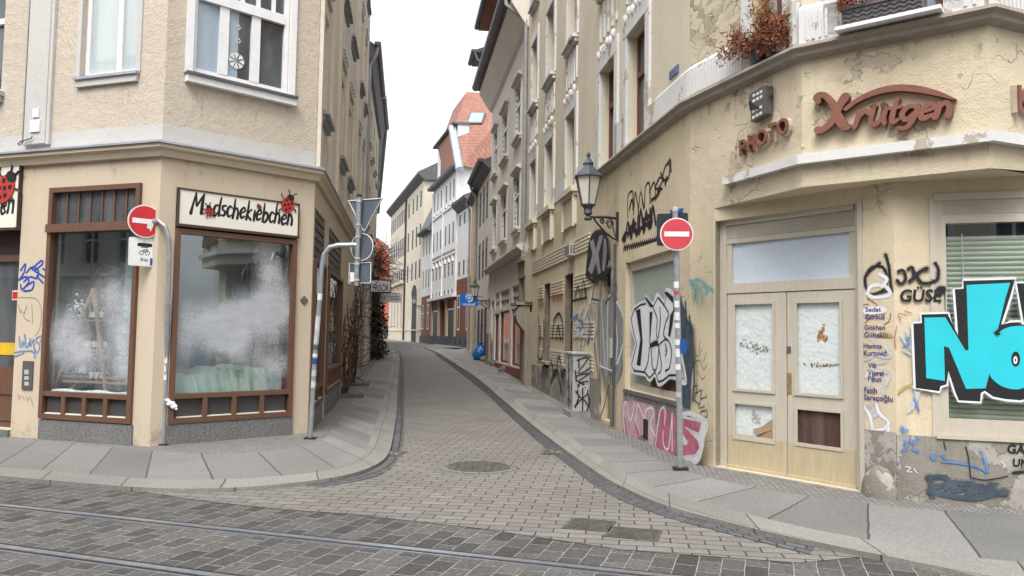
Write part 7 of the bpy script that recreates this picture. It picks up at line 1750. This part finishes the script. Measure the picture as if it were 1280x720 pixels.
# ------------------------------------------------------------------ graffiti
# left shop pier
g = Paint(LA)
for s_ in ([(26, 338), (32, 330), (30, 341), (24, 350)], [(24, 350), (33, 346), (36, 352), (28, 362), (26, 356)], [(33, 341), (40, 334), (48, 338), (46, 348), (38, 346), (30, 352)], [(43, 333), (52, 326), (53, 330), (44, 338)], [(40, 336), (47, 341), (58, 348)], [(46, 345), (54, 354)], [(54, 336), (58, 339)], [(30, 360), (42, 352), (40, 362), (30, 364)]): g.stroke(s_, .03, 'g_blue', 5)
for s_ in ([(24, 421), (26, 434), (29, 427), (30, 434)], [(31, 418), (33, 434), (37, 429)], [(38, 424), (38, 433), (42, 424), (43, 434)], [(51, 420), (45, 425), (50, 432), (47, 441), (43, 436)], [(18, 441), (30, 439), (42, 440), (44, 447)], [(53, 420), (51, 428)], [(19, 446), (30, 441)]): g.stroke(s_, .016, 'g_lblue', 5)
for s_ in ([(24, 385), (30, 391), (34, 382), (30, 396), (38, 402)], [(23, 372), (34, 372), (46, 374), (52, 388), (50, 410), (44, 420)], [(40, 380), (41, 405)], [(23, 380), (26, 392)]): g.stroke(s_, .007, 'g_grey', 5)
for s_ in ([(22, 494), (26, 496), (23, 499)], [(28, 495), (31, 500)], [(33, 495), (35, 501), (38, 496), (42, 509)]): g.stroke(s_, .007, 'g_grey', 4)
g.done('graffiti_tag', L1)
g = Paint(LA)
for s_ in ([(177, 420), (180, 436), (182, 422), (184, 440)],): g.stroke(s_, .006, 'g_haze', 4)
g.done('graffiti_tag', L1)

# street wall left of the shop window: silver block letters over the niche
g = Paint(S, .016)
g.fill([(746, 388), (757, 374), (768, 378), (778, 388), (783, 410), (782, 440), (776, 470), (766, 480), (757, 474), (750, 450), (747, 420)], 'g_silver', 3)
for s_ in ([(742, 376), (752, 378), (753, 384), (758, 470)], [(760, 470), (761, 378), (768, 374), (776, 384), (781, 400), (781, 425), (774, 450), (771, 455)], [(770, 400), (773, 425), (771, 450)], [(745, 372), (747, 400), (743, 430), (741, 470)], [(735, 420), (740, 372), (743, 352), (739, 372), (731, 402)]): g.stroke(s_, .045, 'g_white', 4)
for s_ in ([(741, 374), (752, 376)], [(744, 430), (752, 500)], [(762, 482), (757, 505), (752, 520)], [(758, 380), (764, 372), (771, 376)]): g.stroke(s_, .04, 'g_slate', 4)
for s_ in ([(742, 395), (735, 430)], [(730, 385), (724, 400), (727, 430), (720, 442)], [(736, 410), (730, 432)]): g.stroke(s_, .05, 'g_haze', 4)
g.drips(768, 470, 12, 10, 'g_white', .35, .012)
for s_ in ([(766, 360), (769, 352), (772, 362), (765, 368), (771, 371)], [(763, 372), (769, 366)]): g.stroke(s_, .025, 'g_black', 4)
g.done('graffiti_piece', R1)
# black and grey block letter above
g = Paint(S, .045)
g.fill([(735, 346), (737, 320), (738.5, 304), (744, 291), (752, 287), (758, 288), (763, 300), (764, 322), (761, 336), (757, 350), (750, 346), (746, 353), (742, 344)], 'g_black', 3)
g.fill([(738, 338), (743.5, 318), (740, 302), (744.5, 299), (747.5, 312), (752.5, 295), (757, 294), (751, 318), (754, 341), (750.5, 343), (748, 328), (742.5, 343)], 'g_silver')
g.fill([(756.5, 320), (758, 298), (761, 302), (761.5, 316), (759, 336), (756, 338)], 'g_silver', 2)
for s_ in ([(736, 344), (743, 351), (749, 352)], [(750, 349), (757, 343), (764, 340)], [(758, 350), (763, 348)]): g.stroke(s_, .07, 'g_black', 4)
g.done('graffiti_piece', R1)
# scrawled black tags above the shop window
g = Paint(S)
for s_ in ([(785, 272), (785, 246), (791, 240), (791, 262)], [(792, 268), (794, 240), (798, 262)], [(798, 266), (801, 240), (805, 262), (803, 252)], [(806, 258), (807, 234), (812, 230), (813, 254)], [(812, 240), (818, 228), (820, 250)], [(820, 232), (825, 222), (828, 226), (822, 240)], [(828, 222), (832, 208), (837, 205), (836, 222), (829, 226)], [(835, 204), (838, 200), (839, 214)], [(820, 236), (828, 236)], [(826, 216), (830, 224)]): g.stroke(s_, .036, 'g_black', 4)
for s_ in ([(782, 300), (785, 278), (789, 298)], [(790, 296), (792, 274), (796, 295), (798, 270)], [(799, 292), (801, 262), (805, 290)], [(806, 288), (808, 264), (812, 286), (813, 262)], [(814, 284), (816, 258), (820, 280)], [(778, 300), (783, 290), (780, 302)], [(786, 286), (795, 280)], [(803, 276), (815, 268)]): g.stroke(s_, .07, 'g_black', 4)
for i in range(17):
    x = 780+i*2.5; y = 310-i*.62; g.stroke([(x, y+3), (x+1, y-3), (x+2.2, y+2)], .045, 'g_black', 2)
for s_ in ([(787, 262), (790, 250), (793, 258)], [(815, 250), (822, 244), (826, 236)], [(783, 292), (800, 286), (816, 276)], [(785, 296), (790, 284), (797, 292), (806, 280), (812, 284)], [(832, 230), (834, 222)]): g.stroke(s_, .05, 'g_black', 4)
g.done('graffiti_tag', R1)
# tags on the ribbed fields further up the alley
g = Paint(S, .026)
for (x0, y0, x1, y1, m, w_) in ((691, 366, 704, 378, 'g_red', .028), (673, 378, 681, 385, 'g_red', .03)):
    n_ = 7
    for i in range(n_):
        x = x0+(x1-x0)*i/n_; g.stroke([(x, y1), (x+.4, y0+random.uniform(-1, 2)), (x+1.6, y1-2), (x+1.7, y0+2)], w_, m, 3)
for s_ in ([(720, 372), (724, 358), (727, 374)], [(728, 372), (731, 350), (734, 372), (732, 362)], [(718, 376), (735, 372)]): g.stroke(s_, .05, 'g_black', 3)
for s_ in ([(692, 420), (694, 400), (700, 392), (704, 402), (705, 424)], [(697, 424), (699, 408), (702, 424)], [(674, 396), (676, 420), (673, 444), (679, 446), (681, 400)], [(690, 450), (695, 470), (700, 445), (704, 472)], [(690, 478), (697, 462), (703, 490)]): g.stroke(s_, .07, 'g_black', 4)
for s_ in ([(718, 398), (724, 388), (728, 402), (720, 410), (729, 418)], [(731, 396), (733, 416)], [(720, 420), (736, 412)]): g.stroke(s_, .08, 'g_haze', 4)
for s_ in ([(716, 400), (722, 394)], [(724, 400), (731, 404), (726, 414)], [(736, 392), (739, 412), (735, 430)]): g.stroke(s_, .05, 'g_lblue', 4)
for s_ in ([(738, 392), (741, 384), (742, 396)], [(738, 404), (742, 410), (739, 420)]): g.stroke(s_, .03, 'g_red', 3)
g.done('graffiti_tag', R1)
# big white and black piece over the shop window
g = Paint(S, .006); zf = lambda x, y: (750+x/4.8, 330+y/4.8)
outer = [(180, 330), (200, 268), (240, 236), (270, 226), (275, 190), (320, 238), (345, 180), (388, 226), (402, 152), (450, 190), (455, 270), (478, 262), (470, 330), (470, 420), (492, 540), (520, 690), (505, 718), (465, 690), (420, 680), (385, 712), (350, 722), (332, 668), (300, 700), (268, 664), (200, 650), (183, 600), (214, 480), (193, 400)]
g.stroke([zf(*p) for p in outer], .045, 'g_white', 3, closed=True); g.fill([zf(*p) for p in outer], 'g_white')
g.stroke([zf(*p) for p in [(188, 330), (207, 275), (245, 246), (276, 238), (280, 208), (322, 256), (350, 200), (388, 246), (404, 170), (440, 205)]], .03, 'g_black', 0)
g.stroke([zf(*p) for p in [(440, 205), (446, 280), (462, 420), (484, 545), (508, 690), (462, 668), (418, 668), (380, 700), (352, 708), (334, 648), (300, 684), (270, 650), (204, 640), (192, 600), (222, 482), (202, 400), (188, 330)]], .03, 'g_black', 0)
for pg in ([(218, 278), (244, 270), (258, 470), (245, 612), (222, 606), (245, 450)], [(300, 290), (318, 285), (308, 400), (302, 480), (340, 455), (362, 490), (330, 495), (300, 505)], [(388, 172), (404, 165), (444, 208), (438, 232), (400, 190)], [(270, 200), (282, 205), (318, 258), (306, 262)], [(425, 310), (446, 270), (440, 350), (424, 440), (412, 430)]): g.fill([zf(*p) for p in pg], 'g_black')
for s_ in ([(320, 262), (346, 330), (340, 400), (350, 470)], [(350, 200), (412, 290), (398, 350), (384, 420), (396, 448)], [(362, 260), (365, 340), (352, 440)], [(310, 510), (318, 622), (340, 632), (352, 560), (356, 500)], [(362, 480), (405, 452), (432, 520), (420, 620), (395, 640)], [(395, 480), (404, 520), (396, 550)], [(270, 640), (290, 590), (300, 505)], [(356, 500), (372, 620), (352, 660)]): g.stroke([zf(*p) for p in s_], .026, 'g_black', 4)
g.stroke([zf(*p) for p in [(395, 498), (402, 505), (399, 525), (393, 515), (396, 500)]], .012, 'g_black', 3)
g.done('graffiti_piece', R1, 'white graffiti letters outlined in black over the whitewashed shop window')
# slate blue backdrop right of it, faded teal blotch, small black tags
g = Paint(S, .003)
g.fill([(850, 376), (856, 386), (860, 400), (866, 408), (867, 440), (864, 470), (863, 510), (858, 520), (853, 505), (851, 470), (848, 430)], 'g_slate', 3)
for s_ in ([(851, 372), (853, 400)], [(857, 378), (858, 410)], [(862, 396), (864, 420)], [(866, 430), (868, 470), (866, 500)], [(850, 385), (849, 440)]): g.stroke(s_, .05, 'g_slate', 4)
g.drips(858, 515, 9, 5, 'g_slate', .25, .02)
for s_ in ([(862, 350), (868, 362), (866, 372)], [(864, 352), (874, 350), (882, 356)], [(872, 354), (872, 378)], [(878, 356), (886, 364), (880, 368)], [(884, 358), (892, 364)], [(868, 356), (878, 364)]): g.stroke(s_, .05, 'g_teal', 4)
g.drips(874, 370, 7, 8, 'g_teal', .2, .010)
for s_ in ([(868, 430), (872, 446), (878, 436)], [(868, 456), (874, 450), (880, 462), (884, 455)], [(872, 464), (878, 474), (882, 470)], [(870, 440), (869, 452), (866, 460)], [(876, 425), (874, 440)], [(884, 440), (880, 452)]): g.stroke(s_, .012, 'g_black', 4)
for s_ in ([(867, 485), (872, 482), (871, 492)], [(870, 492), (878, 488), (876, 498), (884, 496)], [(877, 498), (874, 510), (881, 508)], [(878, 514), (884, 514), (884, 521), (877, 521), (876, 516), (880, 513)], [(868, 500), (875, 506)]): g.stroke(s_, .014, 'g_black', 4)
for s_ in ([(880, 335), (887, 332), (884, 340), (890, 338)], [(879, 341), (889, 341)]): g.stroke(s_, .010, 'letter_side', 3)
g.done('graffiti_tag', R1)
# pink letters on the plinth
g = Paint(S, .022); zq = lambda x, y: (720+x/3.275, 380+y/3.275)
g.fill([zq(*p) for p in ((195, 400), (300, 410), (330, 440), (325, 580), (290, 580), (285, 530), (240, 560), (200, 520))], 'g_palepink', 2)
g.fill([zq(*p) for p in ((345, 430), (415, 450), (415, 620), (330, 590))], 'g_pink')
for s_ in ([(205, 540), (200, 440), (210, 400), (228, 480), (245, 405)], [(250, 480), (258, 410), (285, 470)], [(290, 500), (290, 440), (315, 425), (325, 450), (310, 490), (330, 540)], [(330, 590), (350, 440), (372, 440), (362, 560), (385, 590), (400, 450)], [(400, 450), (400, 600)]): g.stroke([zq(*p) for p in s_], .035, 'g_white', 4)
wp = [(435, 455), (540, 480), (532, 540), (522, 600), (500, 645), (440, 640)]
g.stroke([zq(*p) for p in wp], .06, 'g_white', 3, closed=True); g.fill([zq(*p) for p in wp], 'g_white')
g.fill([zq(*p) for p in ((445, 468), (520, 486), (510, 528), (465, 508), (450, 500), (478, 530), (505, 560), (512, 590), (495, 615), (440, 622), (440, 575), (460, 580), (466, 565), (442, 530))], 'g_pink')
g.drips(850, 565, 5, 30, 'g_white', .1, .01)
for s_ in ([(205, 470), (215, 540)], [(250, 500), (262, 540)], [(362, 470), (368, 520)]): g.stroke([zq(*p) for p in s_], .05, 'g_pink', 3)
g.done('graffiti_piece', R1, 'pink and white graffiti letters low on the street wall')
# names and scribbles between door and right shop window (door side wall and shop wall)
g = Paint(D, .0035); zn = lambda x, y: (1060+x/3.273, 300+y/3.273)
DU = D.L-.01
def onD(p): return p
for s_ in ([(70, 155), (95, 115), (140, 110), (160, 150), (150, 200), (100, 225), (75, 195), (70, 155)], [(155, 60), (168, 110), (175, 180), (180, 210)], [(80, 135), (130, 95)], [(85, 225), (140, 215), (180, 200)]): g.stroke([zn(*p) for p in s_], .030, 'g_black', 4)
for s_ in ([(80, 222), (95, 190), (140, 185), (165, 200), (170, 225), (110, 235), (85, 225)], [(130, 140), (160, 160), (140, 190)]): g.stroke([zn(*p) for p in s_], .035, 'g_white', 4)
for s_ in ([(70, 320), (110, 290), (150, 305)], [(80, 240), (120, 265), (100, 280)], [(150, 345), (170, 330), (175, 300)], [(70, 340), (110, 300), (135, 275)], [(60, 265), (85, 262)]): g.stroke([zn(*p) for p in s_], .011, 'g_red', 3)
g.fill([zn(*p) for p in ((60, 285), (100, 272), (150, 275), (158, 295), (110, 305), (70, 302))], 'g_white', 2)
for s_ in ([(95, 400), (120, 440), (95, 480), (70, 490)], [(150, 430), (175, 480), (110, 470)], [(75, 560), (90, 540), (170, 545), (150, 600), (145, 630)], [(100, 530), (85, 600)], [(110, 505), (150, 500)], [(65, 690), (85, 680), (100, 730)], [(105, 660), (130, 700), (110, 720)]): g.stroke([zn(*p) for p in s_], .030, 'g_haze', 3)
zm = lambda x, y: (1060+x/3.273, 430+y/3.273)
for s_ in ([(68, 258), (92, 300), (110, 400)], [(118, 248), (130, 285), (168, 322), (140, 350), (64, 357)], [(168, 345), (140, 420)], [(90, 430), (85, 540)], [(90, 432), (170, 530)]): g.stroke([zm(*p) for p in s_], .032, 'g_white', 3)
g.fill([zm(*p) for p in ((75, 560), (110, 535), (160, 535), (190, 560), (195, 600), (150, 620), (90, 610))], 'g_haze', 3); g.stroke([zm(*p) for p in ((110, 560), (140, 580), (125, 600))], .06, 'g_lblue', 3); g.stroke([zm(*p) for p in ((105, 470), (125, 500), (140, 520))], .05, 'g_lblue', 3)
g.fill([zn(*p) for p in ((120, 390), (150, 375), (185, 392), (170, 400))], 'g_olive', 2)
for i, (t_, x0, y0, x1, y1) in enumerate((('Sedat', 72, 294, 137, 274), ('Gürbüz', 72, 325, 152, 302), ('Gökhan', 68, 367, 153, 347), ('Gültekin', 68, 399, 164, 376), ('Hamza', 65, 442, 140, 424), ('Kurtović', 65, 473, 161, 451), ('Vili', 83, 523, 116, 503), ('Viorel', 82, 554, 146, 533), ('Păun', 84, 578, 138, 557), ('Fatih', 66, 626, 120, 605), ('Saraçoğlu', 66, 660, 185, 636))):
    a, b = zn(x0, y0), zn(x1, y1); g.text(t_, a[0], a[1], b[0], b[1], 'g_navy', 0, .018)
g.done('graffiti_tag', R1)
g = Paint(RW, .0165)
for s_ in ([(205, 130), (225, 125), (235, 160), (215, 180), (200, 165)], [(245, 120), (262, 112), (268, 150), (250, 170)], [(262, 160), (280, 140), (318, 115), (320, 122)], [(355, 95), (368, 120), (365, 160), (345, 172)], [(270, 130), (300, 175), (340, 175)]): g.stroke([zn(*p) for p in s_], .03, 'g_black', 4)
a, b = zn(212, 255), zn(385, 190); g.text('GÜSE', a[0], a[1], b[0], b[1], 'g_black', .12, .03); g.stroke([zn(*p) for p in ((352, 236), (375, 215), (392, 196))], .03, 'g_black', 3); g.stroke([zn(*p) for p in ((372, 203), (386, 200), (380, 210))], .06, 'g_black', 3)
g.drips(*zn(393, 215), 2, 1, 'g_black', .25, .008)
for s_ in ([(215, 330), (205, 300), (235, 310)], [(200, 350), (190, 400), (195, 440)], [(230, 290), (260, 300)]): g.stroke([zn(*p) for p in s_], .008, 'g_red', 3)
for s_ in ([(218, 390), (240, 430), (262, 420)], [(240, 370), (255, 440), (268, 470)], [(225, 450), (262, 470)], [(265, 600), (280, 640), (250, 700)], [(290, 620), (262, 690)]): g.stroke([zn(*p) for p in s_], .022, 'g_haze', 3)
for s_ in ([(225, 440), (250, 420), (240, 400)], [(270, 650), (290, 700)]): g.stroke([zn(*p) for p in s_], .014, 'g_lblue', 3)
for s_ in ([(205, 625), (225, 605), (260, 590)],): g.stroke([zn(*p) for p in s_], .018, 'g_olive', 3)

for s_ in ([(222, 340), (225, 365)], [(232, 395), (238, 420), (230, 435)], [(250, 390), (265, 410), (285, 380)], [(262, 430), (285, 440)], [(215, 345), (245, 355)], [(340, 455), (350, 475), (360, 450)], [(380, 480), (430, 485), (500, 495), (540, 510), (565, 525)], [(540, 440), (560, 480), (568, 520)], [(385, 455), (395, 468)]): g.stroke([zm(*p) for p in s_], .016, 'g_lblue', 3)
for s_ in ([(325, 545), (400, 545), (395, 575), (340, 585)], [(335, 550), (345, 620)], [(400, 590), (440, 560), (430, 600), (470, 590)], [(460, 570), (520, 575), (480, 620), (530, 605)], [(545, 580), (560, 620), (600, 570), (560, 600), (640, 610)], [(330, 600), (420, 620), (520, 630), (640, 600)]): g.stroke([zm(*p) for p in s_], .05, 'g_slate', 3)
for (t_, x0, y0, x1, y1) in (('GÄ', 650, 446, 722, 404), ('UN', 672, 500, 738, 470)): a, b = zm(x0, y0), zm(x1, y1); g.text(t_, a[0], a[1], b[0], b[1], 'g_black', .1, .03)
g.stroke([zm(*p) for p in ((675, 525), (740, 520))], .02, 'g_black', 3)
for s_ in ([(235, 500), (255, 505), (240, 520), (260, 522)], [(268, 508), (280, 525)], [(625, 480), (640, 495), (632, 505)]): g.stroke([zm(*p) for p in s_], .008, 'g_white', 3)
for s_ in ([(480, 420), (490, 460), (500, 545)], [(500, 545), (560, 555), (650, 540)], [(390, 400), (398, 430)]): g.stroke([zm(*p) for p in s_], .010, 'g_black', 3)
g.done('graffiti_tag', R1)
# splash dirt along the wall feet and rain streaks below sills and ledges
def stain(W, u0, u1, z0, h, parent, seed, m='m_dirt', d=.0022):
    random.seed(seed); g = Paint(W, d, px=False); n_ = max(6, int((u1-u0)/.12))
    top = [(u0+(u1-u0)*i/n_, z0+h*random.uniform(.35, 1)) for i in range(n_+1)]
    g.crisp = True; g.fill([(u0, z0)]+catmull(top, 3)+[(u1, z0)], m); g.done('dirt_stain', parent)
def streaks(W, u0, u1, zt, l, n_, parent, seed, d=.0024):
    random.seed(seed); g = Paint(W, d, px=False); g.crisp = True
    for i in range(n_):
        u = random.uniform(u0, u1); w_ = random.uniform(.015, .06); k = l*random.uniform(.35, 1)
        g.fill([(u-w_, zt), (u+w_, zt), (u+w_*.7, zt-k*.6), (u+w_*.2, zt-k), (u-w_*.3, zt-k*.9), (u-w_*.7, zt-k*.5)], 'm_rain')
    g.done('rain_streak', parent, gap=.01)
ua = LA.px(170, 500)[0]
stain(LA, oLAshop[1]+.02, LA.L, .04, .45, L1, 1); stain(LA, oDoor[1]+.01, oLAshop[0]-.02, .04, .35, L1, 2); stain(CH, .01, oCHs[0]-.02, .02, .45, L1, 3); stain(CH, oCHs[1]+.03, CH.L, .0, .4, L1, 4)
stain(D, 1.93, D.L, .05, .5, R1, 5, d=.0145); stain(RW, .01, RW.L, .05, .42, R1, 6, d=.0145); stain(S, su(-.42), SL, .05, .4, R1, 7, d=.0225)
streaks(CH, oCHw[0], oCHw[1], 5.16, .5, 12, L1, 8); streaks(LA, oLAw[0], oLAw[1], oLAw[2]-.16, .5, 8, L1, 9); streaks(U3, .05, U3.L-.05, 4.59, .45, 14, R1, 10); streaks(U2, .05, U2.L-.05, 4.59, .5, 18, R1, 11); streaks(S, su(-4.5), SL-.05, 4.59, .6, 30, R1, 12)
streaks(LA, 1, LA.L-.1, 4.04, .3, 16, L1, 13); streaks(CH, .1, CH.L-.1, 4.04, .3, 10, L1, 14); streaks(U3, .1, U3.L, 3.48, .2, 12, R1, 15)
# large turquoise piece over the right shop window
g = Paint(RW, .033); g.crisp = True
blk = [(265, 342), (300, 340), (298, 305), (405, 302), (448, 392), (434, 202), (470, 200), (468, 168), (680, 162), (660, 230), (622, 348), (660, 338), (700, 336), (760, 345), (830, 400), (850, 480), (830, 580), (760, 640), (700, 655), (640, 650), (590, 640), (556, 616), (540, 626), (538, 660), (450, 655), (436, 620), (408, 535), (400, 590), (375, 598), (372, 618), (275, 605)]
g.stroke([zn(*p) for p in blk], .040, 'g_white', 0, closed=True); g.fill([zn(*p) for p in blk], 'g_black')
g.fill([zn(*p) for p in ((310, 318), (395, 316), (478, 452), (490, 450), (482, 185), (660, 176), (640, 240), (606, 380), (600, 420), (575, 545), (560, 606), (480, 608), (410, 440), (390, 434), (394, 576), (318, 564))], 'g_cyan')
O = [(608, 388), (640, 362), (680, 352), (720, 355), (765, 380), (795, 430), (800, 490), (780, 550), (740, 592), (690, 610), (640, 603), (600, 580), (575, 545), (585, 480)]
g.fill([zn(*p) for p in O], 'g_cyan', 3)
g.stroke([zn(*p) for p in ((612, 372), (600, 382), (612, 384))], .03, 'g_black', 3)
ce = zn(682, 487)
g.fill([(ce[0]+5.6*math.cos(t_), ce[1]+9.6*math.sin(t_)) for t_ in [2*math.pi*k/18 for k in range(18)]], 'g_black'); g.fill([(ce[0]-.3+2.6*math.cos(t_), ce[1]+1.2+5*math.sin(t_)) for t_ in [2*math.pi*k/14 for k in range(14)]], 'g_white'); g.fill([(ce[0]-.3+1.0*math.cos(t_), ce[1]+1.2+2.0*math.sin(t_)) for t_ in [2*math.pi*k/10 for k in range(10)]], 'g_black')
tri = [(686, 178), (900, 178), (900, 420), (830, 390), (760, 340), (715, 338)]
g.stroke([zn(*p) for p in tri[-1:]+tri[:2]], .040, 'g_white', 0); g.fill([zn(*p) for p in tri], 'g_black'); g.fill([zn(*p) for p in ((760, 200), (900, 200), (900, 380), (800, 340))], 'g_cyan')
g.done('graffiti_piece', R1, 'large turquoise letters with black shadow painted across the right shop window')
# ------------------------------------------------------------------ the house row across the tram street (mirrored in the shop windows)
OW = Wall(Vector((16, -16.5)), Vector((-70, 7.0)))
t = thing('house_across', (-3, -12, 0), 'cream house row across the tram street, mirrored in the shop windows', 'building')
ops = [(u, u+1.1, z, z+1.9) for z in (4.9, 8.3, 11.4) for u in [1.2+2.35*i for i in range(34)]]; og = [(u, u+2.0, .7, 3.2) for u in [1.2+3.5*i for i in range(23)]]
q = MB(); wall_face(q, OW, 0, OW.L, -.2, 14, ops+og, .2); shell(q, [OW.pt(OW.L, 0), OW.pt(OW.L, 0, -9), OW.pt(0, 0, -9), OW.pt(0, 0)], 0, 14); flat(q, [OW.pt(0, 0), OW.pt(OW.L, 0), OW.pt(OW.L, 0, -9), OW.pt(0, 0, -9)], 14); q.build('wall', MT['pale'], t)
q = MB(); q.wprofile(OW, 0, OW.L, [(.002, 4.2), (.25, 4.3), (.25, 4.4), (.002, 4.45)]); q.wprofile(OW, 0, OW.L, [(.002, 7.6), (.15, 7.65), (.15, 7.75), (.002, 7.8)]); q.build('string_course', MT['white_far'], t)
q = MB(); q.wprofile(OW, 0, OW.L, [(.002, 13.5), (.5, 13.9), (.5, 14.1), (-4, 17.5), (-9, 14)]); q.build('roof', MT['slate'], t)
for o in ops: window(t, OW, o, 'white_fr', 'pane_far', trans=(.66,), surround='white_far', sr=.12)
for o in og: window(t, OW, o, 'white_fr', 'pane_dark')
